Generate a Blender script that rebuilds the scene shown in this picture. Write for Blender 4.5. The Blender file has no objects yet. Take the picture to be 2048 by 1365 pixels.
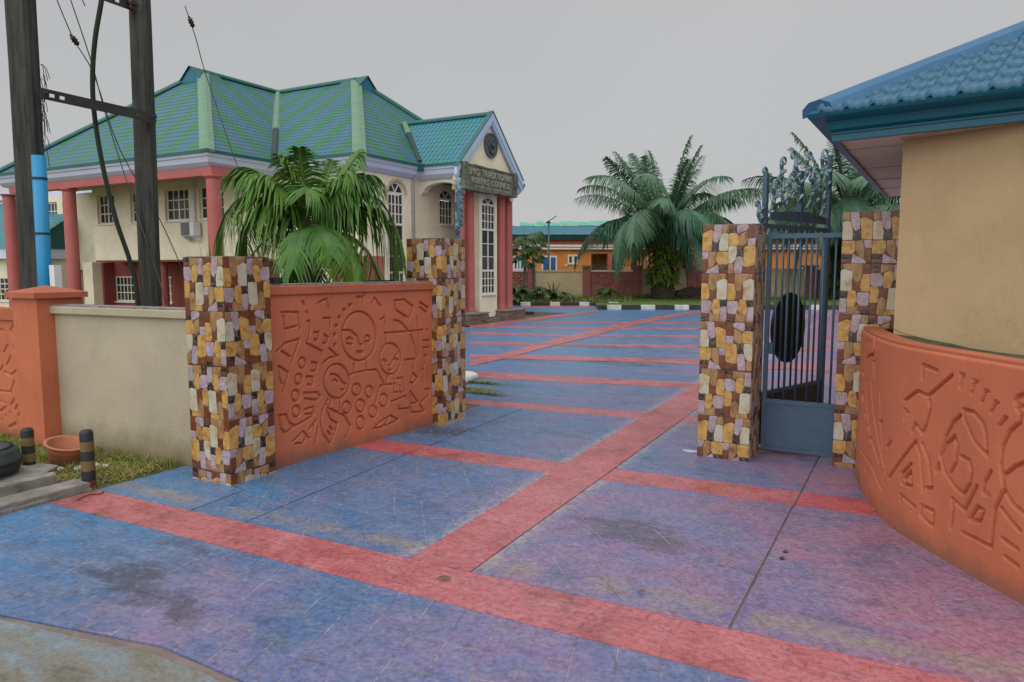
import bpy, math, random
import numpy as np
from mathutils import Vector, Matrix

# ------------------------------------------------------------------ camera, sky, sun, exposure
SC = bpy.context.scene
COL = SC.collection
FPX, YH, CH, YAW = 1450.0, 538.0, 2.3, math.radians(29)
PITCH = math.atan((682.5 - YH) / FPX)
cam_d = bpy.data.cameras.new("camera")
cam_d.sensor_width = 36.0
cam_d.lens = 36.0 * FPX / 2048.0
cam_d.clip_start, cam_d.clip_end = 0.1, 3000.0
cam = bpy.data.objects.new("camera", cam_d)
COL.objects.link(cam)
cam.location = (0, 0, CH)
cam.rotation_euler = (math.pi / 2 - PITCH, 0, YAW)
SC.camera = cam

SUN_EL, SUN_AZ = math.radians(52), math.radians(0)   # azimuth of the sun seen from the scene, from -Y towards +X
world = bpy.data.worlds.new("World")
SC.world = world
world.use_nodes = True
wn, wl = world.node_tree.nodes, world.node_tree.links
wn.clear()
w_out = wn.new("ShaderNodeOutputWorld")
w_bg = wn.new("ShaderNodeBackground")
w_bg.inputs[1].default_value = 0.1
w_sky = wn.new("ShaderNodeTexSky")
w_sky.sky_type = 'NISHITA'
w_sky.sun_disc = False
w_sky.sun_elevation = SUN_EL
w_sky.sun_rotation = math.pi - SUN_AZ
w_mix = wn.new("ShaderNodeMixRGB")
w_mix.inputs[0].default_value = 0.94
w_nt = wn.new("ShaderNodeTexNoise")
w_nt.inputs["Scale"].default_value = 1.3
w_nt.inputs["Detail"].default_value = 3
w_rmp = wn.new("ShaderNodeValToRGB")
w_rmp.color_ramp.elements[0].position, w_rmp.color_ramp.elements[1].position = 0.3, 0.7
w_rmp.color_ramp.elements[0].color = (3.85, 3.9, 3.9, 1)
w_rmp.color_ramp.elements[1].color = (4.45, 4.4, 4.36, 1)
wl.new(w_nt.outputs["Fac"], w_rmp.inputs[0])
wl.new(w_sky.outputs[0], w_mix.inputs[1])
wl.new(w_rmp.outputs[0], w_mix.inputs[2])
wl.new(w_mix.outputs[0], w_bg.inputs[0])
wl.new(w_bg.outputs[0], w_out.inputs[0])

sun_d = bpy.data.lights.new("sun", 'SUN')
sun_d.energy = 2.3
sun_d.angle = math.radians(115)
sun_d.color = (1.0, 0.96, 0.9)
sun = bpy.data.objects.new("sun", sun_d)
COL.objects.link(sun)
sd = Vector((math.sin(SUN_AZ) * math.cos(SUN_EL), -math.cos(SUN_AZ) * math.cos(SUN_EL), math.sin(SUN_EL)))
sun.rotation_euler = sd.to_track_quat('Z', 'Y').to_euler()
sun.location = sd * 60

SC.view_settings.view_transform = 'Standard'
SC.view_settings.look = 'None'
SC.view_settings.exposure = 0.3
SC.view_settings.gamma = 1.0
SC.view_settings.use_curve_mapping = False

# ------------------------------------------------------------------ surveying: photo measurements to points of the place
_f = np.array([-math.sin(YAW) * math.cos(PITCH), math.cos(YAW) * math.cos(PITCH), -math.sin(PITCH)])
_r = np.array([math.cos(YAW), math.sin(YAW), 0.0])
_u = np.cross(_r, _f)
_C = np.array([0, 0, CH])
FWD = np.array([-math.sin(YAW), math.cos(YAW), 0.0])


def ray(x, y):
    return _f * FPX + _r * (x - 1024.0) + _u * (682.5 - y)


def G(x, y, z=0.0):
    d = ray(x, y)
    return _C + d * (z - CH) / d[2]


def PX(x, y, X):
    d = ray(x, y)
    return _C + d * X / d[0]


def PY(x, y, Y):
    d = ray(x, y)
    return _C + d * Y / d[1]


def FD(x, y, D):
    d = ray(x, y)
    return _C + d * D / (d @ FWD)


# ------------------------------------------------------------------ objects
def setp(o, label=None, cat=None, group=None, kind=None):
    if label: o["label"] = label
    if cat: o["category"] = cat
    if group: o["group"] = group
    if kind: o["kind"] = kind
    return o


def thing(name, label, cat, loc=(0, 0, 0), group=None, rz=0.0, kind=None):
    o = bpy.data.objects.new(name, None)
    o.empty_display_size = 0.2
    COL.objects.link(o)
    o.location = loc
    o.rotation_euler = (0, 0, rz)
    return setp(o, label, cat, group, kind)


def link(name, mesh, parent=None, local=False, mat4=None):
    o = bpy.data.objects.new(name, mesh)
    COL.objects.link(o)
    if parent is not None:
        o.parent = parent
        if not local and parent.parent is None and parent.type == 'EMPTY':
            o.location = -parent.location
    if mat4 is not None:
        o.matrix_local = mat4
    return o


class MB:
    def __init__(s):
        s.v, s.f, s.m, s.uv = [], [], [], None

    def face(s, pts, m=0):
        n = len(s.v)
        s.v += [tuple(map(float, p)) for p in pts]
        s.f.append(tuple(range(n, n + len(pts))))
        s.m.append(m)

    def obox(s, O, U, V, W, m=0):
        O, U, V, W = (np.array(a, float) for a in (O, U, V, W))
        if np.dot(np.cross(U, V), W) < 0:
            U, V = V, U
        n = len(s.v)
        for k in (0, 1):
            for a, b in ((0, 0), (1, 0), (1, 1), (0, 1)):
                s.v.append(tuple(O + U * a + V * b + W * k))
        for q in ((3, 2, 1, 0), (4, 5, 6, 7), (0, 1, 5, 4), (1, 2, 6, 5), (2, 3, 7, 6), (3, 0, 4, 7)):
            s.f.append(tuple(n + i for i in q))
            s.m.append(m)
        return s

    def box(s, x0, x1, y0, y1, z0, z1, m=0):
        return s.obox((x0, y0, z0), (x1 - x0, 0, 0), (0, y1 - y0, 0), (0, 0, z1 - z0), m)

    def prism(s, poly, z0, z1, m=0):
        """poly: list of xy (counter-clockwise)"""
        n = len(poly)
        a = sum(poly[i][0] * poly[(i + 1) % n][1] - poly[(i + 1) % n][0] * poly[i][1] for i in range(n))
        if a < 0: poly = poly[::-1]
        b = len(s.v)
        s.v += [(float(p[0]), float(p[1]), float(z0)) for p in poly] + [(float(p[0]), float(p[1]), float(z1)) for p in poly]
        s.f.append(tuple(b + i for i in reversed(range(n)))); s.m.append(m)
        s.f.append(tuple(b + n + i for i in range(n))); s.m.append(m)
        for i in range(n):
            j = (i + 1) % n
            s.f.append((b + i, b + j, b + n + j, b + n + i)); s.m.append(m)
        return s

    def extr(s, poly3, d, m=0):
        """planar polygon pushed along d"""
        n = len(poly3)
        d = np.array(d, float)
        P = [np.array(p, float) for p in poly3]
        nrm = sum((np.cross(P[i], P[(i + 1) % n]) for i in range(n)), np.zeros(3))
        if np.dot(nrm, d) > 0: P = P[::-1]
        b = len(s.v)
        s.v += [tuple(p) for p in P] + [tuple(p + d) for p in P]
        s.f.append(tuple(b + i for i in range(n))); s.m.append(m)
        s.f.append(tuple(b + n + i for i in reversed(range(n)))); s.m.append(m)
        for i in range(n):
            j = (i + 1) % n
            s.f.append((b + j, b + i, b + n + i, b + n + j)); s.m.append(m)
        return s

    def tube(s, pts, r, n=8, cap=True, m=0):
        P = [Vector(p) for p in pts]
        R = r if isinstance(r, (list, tuple)) else [r] * len(P)
        b = len(s.v)
        prev = None
        for i, p in enumerate(P):
            t = (P[min(i + 1, len(P) - 1)] - P[max(i - 1, 0)]).normalized()
            if prev is None:
                a = t.orthogonal().normalized()
            else:
                a = (prev - t * prev.dot(t)).normalized()
            prev = a
            c = t.cross(a)
            for k in range(n):
                q = p + (a * math.cos(2 * math.pi * k / n) + c * math.sin(2 * math.pi * k / n)) * R[i]
                s.v.append(tuple(q))
        for i in range(len(P) - 1):
            for k in range(n):
                k2 = (k + 1) % n
                s.f.append((b + i * n + k, b + i * n + k2, b + (i + 1) * n + k2, b + (i + 1) * n + k)); s.m.append(m)
        if cap:
            s.f.append(tuple(b + k for k in reversed(range(n)))); s.m.append(m)
            e = b + (len(P) - 1) * n
            s.f.append(tuple(e + k for k in range(n))); s.m.append(m)
        return s

    def lathe(s, prof, c=(0, 0, 0), n=20, m=0, M=None):
        b = len(s.v)
        for r, z in prof:
            for k in range(n):
                a = 2 * math.pi * k / n
                p = Vector((r * math.cos(a), r * math.sin(a), z))
                if M is not None: p = M @ p
                s.v.append((p.x + c[0], p.y + c[1], p.z + c[2]))
        for i in range(len(prof) - 1):
            for k in range(n):
                k2 = (k + 1) % n
                s.f.append((b + i * n + k, b + i * n + k2, b + (i + 1) * n + k2, b + (i + 1) * n + k)); s.m.append(m)
        return s

    def mesh(s, name, mats, smooth=False):
        me = bpy.data.meshes.new(name)
        me.from_pydata(s.v, [], s.f)
        mats = mats if isinstance(mats, (list, tuple)) else [mats]
        for m in mats: me.materials.append(m)
        if len(mats) > 1:
            me.polygons.foreach_set("material_index", s.m)
        if smooth:
            me.polygons.foreach_set("use_smooth", [True] * len(me.polygons))
        if s.uv is not None:
            ul = me.uv_layers.new(name="UVMap")
            flat = [c for f in s.uv for p in f for c in p]
            ul.data.foreach_set("uv", flat)
        me.update()
        return me

    def build(s, name, mats, parent=None, smooth=False, **k):
        o = link(name, s.mesh(name, mats, smooth), parent)
        return setp(o, **k)


def bevel(o, w=0.01, seg=2):
    m = o.modifiers.new("bevel", 'BEVEL')
    m.width, m.segments, m.limit_method = w, seg, 'ANGLE'
    return o


# ------------------------------------------------------------------ materials
class NT:
    def __init__(s, name):
        s.mat = bpy.data.materials.new(name)
        s.mat.use_nodes = True
        s.n, s.l = s.mat.node_tree.nodes, s.mat.node_tree.links
        s.b = s.n["Principled BSDF"]
        s.tc = s.n.new("ShaderNodeTexCoord")
        s.obj = s.tc.outputs["Object"]

    def set(s, sock, v):
        if hasattr(v, "is_output"): s.l.new(v, sock)
        elif isinstance(v, (tuple, list)):
            sock.default_value = (*v, 1.0) if len(sock.default_value) == 4 and len(v) == 3 else v
        else: sock.default_value = v

    def noise(s, scale, detail=4, rough=0.6, vec=None, dist=0.0, out="Fac"):
        t = s.n.new("ShaderNodeTexNoise")
        s.set(t.inputs["Scale"], scale); s.set(t.inputs["Detail"], detail); s.set(t.inputs["Roughness"], rough)
        s.set(t.inputs["Distortion"], dist)
        s.l.new(vec if vec is not None else s.obj, t.inputs["Vector"])
        return t.outputs[out]

    def voro(s, scale, feature='F1', vec=None, out=0):
        t = s.n.new("ShaderNodeTexVoronoi")
        t.feature = feature
        s.set(t.inputs["Scale"], scale)
        s.l.new(vec if vec is not None else s.obj, t.inputs["Vector"])
        return t.outputs[out]

    def wave(s, scale, dist=0.0, vec=None, axis='X', detail=2.0, dscale=1.0):
        t = s.n.new("ShaderNodeTexWave")
        t.bands_direction = axis
        s.set(t.inputs["Scale"], scale); s.set(t.inputs["Distortion"], dist); s.set(t.inputs["Detail"], detail)
        s.set(t.inputs["Detail Scale"], dscale)
        s.l.new(vec if vec is not None else s.obj, t.inputs["Vector"])
        return t.outputs["Fac"]

    def ramp(s, fac, *stops):
        r = s.n.new("ShaderNodeValToRGB")
        e = r.color_ramp.elements
        while len(e) < len(stops): e.new(0.5)
        for i, (p, c) in enumerate(stops):
            e[i].position = p
            e[i].color = (c, c, c, 1) if isinstance(c, (int, float)) else (*c, 1)
        s.l.new(fac, r.inputs[0])
        return r.outputs[0]

    def mix(s, fac, a, b, mode='MIX'):
        m = s.n.new("ShaderNodeMixRGB")
        m.blend_type = mode
        s.set(m.inputs[0], fac); s.set(m.inputs[1], a); s.set(m.inputs[2], b)
        return m.outputs[0]

    def math(s, op, a, b=0.0, c=None):
        m = s.n.new("ShaderNodeMath")
        m.operation = op
        s.set(m.inputs[0], a); s.set(m.inputs[1], b)
        if c is not None: s.set(m.inputs[2], c)
        return m.outputs[0]

    def sep(s, vec=None):
        m = s.n.new("ShaderNodeSeparateXYZ")
        s.l.new(vec if vec is not None else s.obj, m.inputs[0])
        return m.outputs

    def mapping(s, scale=(1, 1, 1), rot=(0, 0, 0), loc=(0, 0, 0), vec=None):
        m = s.n.new("ShaderNodeMapping")
        m.inputs["Scale"].default_value = scale
        m.inputs["Rotation"].default_value = rot
        m.inputs["Location"].default_value = loc
        s.l.new(vec if vec is not None else s.obj, m.inputs[0])
        return m.outputs[0]

    def rnd(s):
        return s.n.new("ShaderNodeObjectInfo").outputs["Random"]

    def warp(s, amount, scale, vec=None):
        nz = s.noise(scale, 2, 0.5, vec, out="Color")
        v = s.n.new("ShaderNodeVectorMath"); v.operation = 'MULTIPLY_ADD'
        s.l.new(nz, v.inputs[0]); v.inputs[1].default_value = (amount,) * 3
        s.l.new(vec if vec is not None else s.obj, v.inputs[2])
        return v.outputs[0]

    def bump(s, h, strength=0.3, dist=0.01):
        b = s.n.new("ShaderNodeBump")
        b.inputs["Strength"].default_value = strength
        b.inputs["Distance"].default_value = dist
        s.l.new(h, b.inputs["Height"])
        s.l.new(b.outputs[0], s.b.inputs["Normal"])

    def done(s, col, rough=0.6, metal=0.0, spec=0.5):
        s.set(s.b.inputs["Base Color"], col)
        s.set(s.b.inputs["Roughness"], rough)
        s.set(s.b.inputs["Metallic"], metal)
        s.set(s.b.inputs["Specular IOR Level"], spec)
        return s.mat


def simple(name, c1, c2=None, scale=3.0, rough=0.6, bump=0.15, bscale=40.0, metal=0.0, spec=0.4, bdist=0.01, fine=0.12):
    t = NT(name)
    c2 = c2 or tuple(v * 0.75 for v in c1)
    col = t.mix(t.ramp(t.noise(scale, 6, 0.62), (0.35, 0.0), (0.68, 1.0)), c1, c2)
    f = t.noise(bscale, 3, 0.6)
    col = t.mix(fine, col, t.ramp(f, (0.3, 0.25), (0.7, 1.0)), 'MULTIPLY')
    if bump: t.bump(f, bump, bdist)
    return t.done(col, rough, metal, spec)


def wallpaint(name, c, dirt=(0.2, 0.17, 0.08), dz=0.35, streak=0.18, rough=0.7, mold=0.9, specks=False, patch=0.3):
    """render painted wall: mottling, thin rain streaks, a dirty foot whose height wanders"""
    t = NT(name)
    n1 = t.noise(1.1, 5, 0.6)
    col = t.mix(t.ramp(n1, (0.35, 0.0), (0.7, 1.0)), tuple(v * 1.05 for v in c), tuple(v * 0.86 for v in c))
    st = t.noise(1.0, 4, 0.7, t.mapping((7, 7, 0.35)))
    col = t.mix(t.math('MULTIPLY', t.ramp(st, (0.52, 0.0), (0.78, 1.0)), streak), col, tuple(v * 0.5 for v in c))
    z = t.sep()[2]
    edge = t.math('ADD', z, t.math('MULTIPLY', t.math('SUBTRACT', t.noise(4.0, 5, 0.7), 0.5), 0.5))
    foot = t.ramp(edge, (0.0, 1.0), (dz, 0.0))
    col = t.mix(t.math('MULTIPLY', foot, mold), col, dirt)
    pt_ = t.ramp(t.noise(2.3, 7, 0.75, t.mapping(loc=(4, 1, 7))), (0.58, 0.0), (0.66, 1.0))
    col = t.mix(t.math('MULTIPLY', pt_, patch), col, tuple(v * 0.72 for v in c))
    cr = t.ramp(t.noise(1.6, 9, 0.62, t.mapping((1, 1, 0.6), loc=(2, 5, 3))), (0.497, 0.0), (0.5, 1.0), (0.503, 0.0))
    col = t.mix(t.math('MULTIPLY', t.math('MULTIPLY', cr, t.ramp(n1, (0.5, 0.0), (0.6, 1.0))), 0.45), col, tuple(v * 0.4 for v in c))
    if specks:
        sp = t.math('MULTIPLY', t.ramp(t.voro(14), (0.10, 1.0), (0.14, 0.0)), t.ramp(t.noise(1.7, 4, 0.7, t.mapping(loc=(1, 7, 0))), (0.53, 0.0), (0.6, 1.0)))
        sp = t.math('MULTIPLY', sp, t.ramp(edge, (0.25, 1.0), (0.85, 0.0)))
        col = t.mix(t.math('MULTIPLY', sp, 0.8), col, (0.6, 0.52, 0.45))
    fine = t.noise(60, 3, 0.6)
    col = t.mix(0.14, col, t.ramp(fine, (0.3, 0.35), (0.65, 1.0)), 'MULTIPLY')
    t.bump(t.math('ADD', t.math('MULTIPLY', fine, 0.3), t.noise(7, 3, 0.5)), 0.16, 0.012)
    return t.done(col, rough, 0, 0.3)


M = {}
M['orange'] = wallpaint('orange_render', (0.53, 0.158, 0.083), (0.2, 0.1, 0.07), 0.22, 0.16, 0.65, 0.75, True)
M['orange_smooth'] = wallpaint('orange_trim', (0.46, 0.135, 0.072), (0.12, 0.09, 0.06), 0.05, 0.12)
M['cream'] = wallpaint('cream_render', (0.44, 0.39, 0.29), (0.19, 0.155, 0.06), 0.42, 0.10)
M['hall_cream'] = wallpaint('hall_cream_render', (0.85, 0.80, 0.62), (0.4, 0.34, 0.2), 0.3, 0.08)
M['hut_cream'] = wallpaint('guardhouse_render', (0.50, 0.365, 0.21), (0.3, 0.24, 0.1), 0.1, 0.12)
M['maroon'] = wallpaint('maroon_render', (0.27, 0.062, 0.058), (0.1, 0.06, 0.05), 0.3, 0.1)
M['far_maroon'] = wallpaint('dusty_maroon_render', (0.33, 0.12, 0.105), (0.16, 0.13, 0.06), 0.5, 0.2)
M['far_cream'] = wallpaint('far_cream_render', (0.55, 0.45, 0.27), (0.3, 0.24, 0.08), 0.55, 0.2)
M['pink_col'] = wallpaint('salmon_red_paint', (0.46, 0.13, 0.122), (0.3, 0.1, 0.09), 0.3, 0.06, 0.5)
M['cornice'] = simple('lavender_white_paint', (0.62, 0.70, 0.9), (0.56, 0.64, 0.86), 1.5, 0.5, 0.05)
M['rake'] = simple('pale_blue_paint', (0.48, 0.63, 0.82), (0.42, 0.57, 0.78), 1.5, 0.5, 0.05)
M['soffit'] = simple('soffit_cream', (0.6, 0.5, 0.34), None, 2, 0.7, 0.05)
M['far_orange'] = wallpaint('tangerine_render', (0.66, 0.235, 0.055), (0.4, 0.2, 0.08), 0.3, 0.1)
M['white_trim'] = simple('white_trim', (0.72, 0.70, 0.66), (0.6, 0.58, 0.55), 2, 0.5, 0.05)
M['win_white'] = simple('white_window_metal', (0.8, 0.78, 0.7), (0.7, 0.68, 0.6), 4, 0.4, 0.03)
M['coping_stone'] = simple('weathered_coping_top', (0.3, 0.29, 0.27), (0.12, 0.12, 0.11), 9, 0.85, 0.4, 60)
M['gate_blue'] = simple('blue_grey_gate_paint', (0.078, 0.135, 0.21), (0.062, 0.11, 0.175), 6, 0.42, 0.06, 50, 0.3)
M['gate_dark'] = simple('dark_sheet_metal', (0.03, 0.025, 0.028), (0.05, 0.035, 0.035), 3, 0.5, 0.05)
M['disc_black'] = simple('black_enamel', (0.008, 0.008, 0.011), (0.02, 0.018, 0.02), 5, 0.4, 0.03)
M['crest'] = simple('silvered_scroll_paint', (0.10, 0.19, 0.25), (0.28, 0.39, 0.41), 9, 0.35, 0.08, 30, 0.4)
M['sign_stone'] = simple('mossy_carved_stone', (0.085, 0.10, 0.09), (0.20, 0.21, 0.14), 2.2, 0.85, 0.4, 12, bdist=0.03)
M['sign_letter'] = simple('weathered_letter_stone', (0.36, 0.35, 0.25), (0.26, 0.28, 0.24), 3, 0.8, 0.2, 20)
M['emblem'] = simple('dark_bronze_emblem', (0.06, 0.085, 0.1), (0.1, 0.13, 0.14), 3, 0.5, 0.15, 12)
M['plinth_stone'] = simple('brown_ledge_stone', (0.26, 0.19, 0.14), (0.12, 0.085, 0.07), 5, 0.8, 0.4, 18)
M['concrete'] = simple('old_concrete', (0.30, 0.29, 0.27), (0.15, 0.145, 0.13), 3.5, 0.85, 0.5, 45)
M['pole_conc'] = None
M['rubber'] = simple('tyre_rubber', (0.025, 0.035, 0.04), (0.05, 0.06, 0.065), 6, 0.75, 0.2, 40)
M['terracotta'] = simple('faded_terracotta_plastic', (0.5, 0.19, 0.11), (0.38, 0.14, 0.085), 5, 0.6, 0.1)
M['blue_pipe'] = simple('bright_blue_pvc', (0.012, 0.27, 0.55), (0.015, 0.23, 0.48), 1.5, 0.4, 0.04)
M['cable'] = simple('black_green_cable', (0.015, 0.025, 0.022), (0.03, 0.04, 0.015), 1.2, 0.6, 0.05)
M['wire'] = simple('galvanised_wire', (0.12, 0.15, 0.15), (0.06, 0.08, 0.09), 5, 0.5, 0.0, metal=0.5)
M['steel_dark'] = simple('dark_crossarm_steel', (0.02, 0.022, 0.03), (0.045, 0.04, 0.04), 4, 0.6, 0.2)
M['insul'] = simple('brown_porcelain', (0.05, 0.018, 0.025), None, 5, 0.25, 0.0)
M['black'] = simple('black_paint', (0.018, 0.02, 0.024), (0.035, 0.035, 0.035), 8, 0.55, 0.1)
M['yellow_old'] = simple('faded_yellow_paint', (0.20, 0.135, 0.045), (0.15, 0.10, 0.04), 6, 0.6, 0.1)
M['red_old'] = simple('faded_red_paint', (0.22, 0.04, 0.04), (0.12, 0.04, 0.035), 8, 0.7, 0.2)
M['kerb_white'] = simple('kerb_white_paint', (0.66, 0.67, 0.66), (0.45, 0.45, 0.43), 3, 0.7, 0.2)
M['kerb_black'] = simple('kerb_black_paint', (0.018, 0.022, 0.026), (0.05, 0.05, 0.05), 3, 0.7, 0.2)
M['trunk'] = simple('palm_trunk', (0.08, 0.075, 0.055), (0.035, 0.04, 0.03), 6, 0.9, 0.8, 14, bdist=0.05)
M['bark_grey'] = simple('grey_stem', (0.2, 0.18, 0.14), (0.1, 0.09, 0.07), 8, 0.9, 0.4, 25)
M['ac_white'] = simple('air_conditioner_casing', (0.78, 0.8, 0.82), (0.68, 0.7, 0.72), 2, 0.45, 0.03)
M['ac_grille'] = simple('air_conditioner_grille', (0.12, 0.13, 0.13), (0.2, 0.2, 0.2), 25, 0.5, 0.3, 60)
M['pipe_grey'] = simple('grey_downpipe', (0.4, 0.4, 0.38), (0.3, 0.31, 0.3), 4, 0.5, 0.05)
M['moss'] = simple('mossy_ledge', (0.085, 0.09, 0.045), (0.04, 0.04, 0.025), 6, 0.9, 0.5, 30)
M['leaf_yel'] = simple('dry_yellow_leaf', (0.5, 0.36, 0.1), (0.35, 0.24, 0.06), 20, 0.6, 0.1)
M['leaf_brown'] = simple('dry_brown_leaf', (0.16, 0.12, 0.04), (0.1, 0.06, 0.03), 20, 0.7, 0.1)
M['pebble'] = simple('pale_litter', (0.55, 0.55, 0.53), (0.3, 0.3, 0.29), 9, 0.7, 0.2)
M['green_plastic'] = simple('green_plastic_scrap', (0.10, 0.35, 0.17), None, 9, 0.5, 0.05)
M['blue_plastic'] = simple('blue_plastic_scrap', (0.02, 0.22, 0.5), None, 9, 0.5, 0.05)
M['pale_spot'] = simple('pale_bluish_spot', (0.6, 0.66, 0.7), (0.4, 0.45, 0.52), 12, 0.4, 0.05)  # pale bluish colour of the small spot on the paving
M['soil'] = simple('dark_soil', (0.035, 0.028, 0.022), (0.07, 0.055, 0.04), 2, 0.95, 0.6, 9, bdist=0.05)
M['earth'] = simple('trodden_earth_and_grass', (0.13, 0.12, 0.06), (0.07, 0.09, 0.03), 1.2, 0.95, 0.5, 14, bdist=0.03)
M['lawn'] = simple('short_lawn', (0.10, 0.19, 0.03), (0.07, 0.13, 0.025), 0.9, 0.95, 0.8, 30, bdist=0.04)


def glass():
    t = NT('dark_window_glass')
    c = t.mix(t.rnd(), (0.012, 0.016, 0.02), (0.045, 0.055, 0.062))
    c = t.mix(t.ramp(t.noise(1.6, 3, 0.5), (0.45, 0.0), (0.62, 0.5)), c, (0.05, 0.06, 0.07))
    t.bump(t.noise(2.5, 2), 0.05, 0.02)
    return t.done(c, 0.12, 0, 0.45)
M['glass'] = glass()


def blueglass():
    t = NT('blue_curtained_glass')
    return t.done(t.mix(t.noise(3), (0.02, 0.05, 0.2), (0.03, 0.1, 0.3)), 0.2)
M['blue_glass'] = blueglass()


def polemat():
    t = NT('weathered_utility_pole')
    g = t.noise(1.0, 6, 0.7, t.mapping((14, 14, 0.9)))
    c = t.ramp(g, (0.3, (0.022, 0.027, 0.029)), (0.5, (0.058, 0.06, 0.056)), (0.75, (0.115, 0.112, 0.098)))
    c = t.mix(t.ramp(t.noise(2.2, 5, 0.7), (0.55, 0.0), (0.75, 0.7)), c, (0.05, 0.06, 0.05))
    t.bump(t.math('ADD', g, t.noise(30, 4)), 0.6, 0.02)
    return t.done(c, 0.9, 0, 0.2)
M['pole_conc'] = polemat()


def leafmat(name, a, b, c, rough=0.45, tip=None):
    t = NT(name)
    col = t.mix(t.ramp(t.noise(2.4, 4, 0.6), (0.36, 0.0), (0.66, 1.0)), a, b)
    col = t.mix(t.math('MULTIPLY', t.rnd(), 0.55), col, c)
    t.set(t.b.inputs["Subsurface Weight"], 0.0)
    m = t.done(col, rough, 0, 0.5)
    # thin leaves let some light through
    tr = t.n.new("ShaderNodeBsdfTranslucent")
    t.l.new(t.mix(0.5, col, (0.10, 0.2, 0.02)), tr.inputs[0])
    mx = t.n.new("ShaderNodeMixShader")
    mx.inputs[0].default_value = 0.28
    out = t.n["Material Output"]
    t.l.new(t.b.outputs[0], mx.inputs[1]); t.l.new(tr.outputs[0], mx.inputs[2])
    t.l.new(mx.outputs[0], out.inputs[0])
    return m
M['palm_near'] = leafmat('bright_palm_leaf', (0.085, 0.25, 0.035), (0.04, 0.14, 0.03), (0.22, 0.36, 0.05))
M['palm_far'] = leafmat('blue_green_palm_leaf', (0.04, 0.15, 0.085), (0.085, 0.22, 0.15), (0.16, 0.27, 0.15), 0.3)
M['fern'] = leafmat('trunk_fern', (0.09, 0.17, 0.02), (0.04, 0.1, 0.02), (0.14, 0.2, 0.02))
M['vine'] = leafmat('dark_vine_leaf', (0.03, 0.085, 0.018), (0.015, 0.05, 0.015), (0.07, 0.14, 0.02))
M['broad'] = leafmat('broad_leaf', (0.04, 0.12, 0.03), (0.025, 0.08, 0.025), (0.09, 0.17, 0.03))
M['grass'] = leafmat('grass_blade', (0.17, 0.25, 0.04), (0.28, 0.30, 0.07), (0.14, 0.18, 0.04), 0.7)
M['dry_grass'] = leafmat('cut_grass', (0.26, 0.26, 0.06), (0.4, 0.36, 0.13), (0.13, 0.17, 0.04), 0.8)
M['rachis'] = simple('palm_midrib', (0.13, 0.18, 0.06), (0.1, 0.13, 0.05), 4, 0.5, 0.0)
M['rachis_far'] = simple('grey_palm_midrib', (0.12, 0.13, 0.10), (0.08, 0.09, 0.07), 4, 0.6, 0.0)


def stonemat(name, kind):
    t = NT('tile_' + name)
    r = t.rnd()
    off = t.n.new("ShaderNodeVectorMath"); off.operation = 'ADD'
    cmb = t.n.new("ShaderNodeCombineXYZ")
    for i in range(3): t.l.new(t.math('MULTIPLY', r, 17.0 + 9 * i), cmb.inputs[i])
    t.l.new(t.obj, off.inputs[0]); t.l.new(cmb.outputs[0], off.inputs[1])
    v = off.outputs[0]
    if kind == 'gold':
        c = t.ramp(t.noise(14, 5, 0.6, v, 0.5), (0.3, (0.27, 0.125, 0.03)), (0.5, (0.46, 0.27, 0.075)), (0.72, (0.56, 0.37, 0.13)))
    elif kind == 'tan':
        c = t.ramp(t.noise(16, 5, 0.65, t.mapping((1, 1, 0.5), vec=v), 0.6), (0.3, (0.14, 0.065, 0.025)), (0.5, (0.31, 0.175, 0.075)), (0.75, (0.42, 0.27, 0.13)))
    elif kind == 'white':
        c = t.ramp(t.noise(9, 5, 0.6, v, 0.4), (0.3, (0.33, 0.22, 0.09)), (0.46, (0.44, 0.40, 0.29)), (0.7, (0.48, 0.5, 0.45)))
    elif kind == 'lilac':
        base = t.ramp(t.noise(10, 3, 0.5, v), (0.3, (0.32, 0.24, 0.27)), (0.7, (0.47, 0.40, 0.45)))
        cr = t.ramp(t.voro(75, 'DISTANCE_TO_EDGE', t.warp(0.02, 60, v)), (0.02, 1.0), (0.12, 0.0))
        cr = t.math('MULTIPLY', cr, t.ramp(t.noise(40, 2, 0.5, v), (0.42, 0.0), (0.58, 0.9)))
        c = t.mix(cr, base, (0.1, 0.06, 0.09))
    elif kind == 'brown':
        c = t.ramp(t.noise(13, 4, 0.6, v), (0.3, (0.09, 0.026, 0.012)), (0.7, (0.19, 0.065, 0.028)))
    else:
        ve = t.ramp(t.noise(9, 4, 0.6, t.mapping((1.6, 1.6, 0.6), (0.3, 0.5, 0.6), vec=v), 1.2), (0.488, 0.0), (0.5, 0.7), (0.512, 0.0))
        c = t.mix(ve, t.ramp(t.noise(10, 3, 0.5, v), (0.3, (0.010, 0.008, 0.007)), (0.7, (0.03, 0.022, 0.018))), (0.55, 0.52, 0.5))
    t.bump(t.noise(45, 4, 0.6, v), 0.35, 0.006)
    return t.done(c, 0.28, 0, 0.5)
STONE = [stonemat(k, k) for k in ('gold', 'tan', 'white', 'lilac', 'brown', 'black')]
M['tile_base'] = simple('tile_body_brown', (0.15, 0.06, 0.03), (0.07, 0.035, 0.02), 30, 0.4, 0.3, 60)


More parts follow.
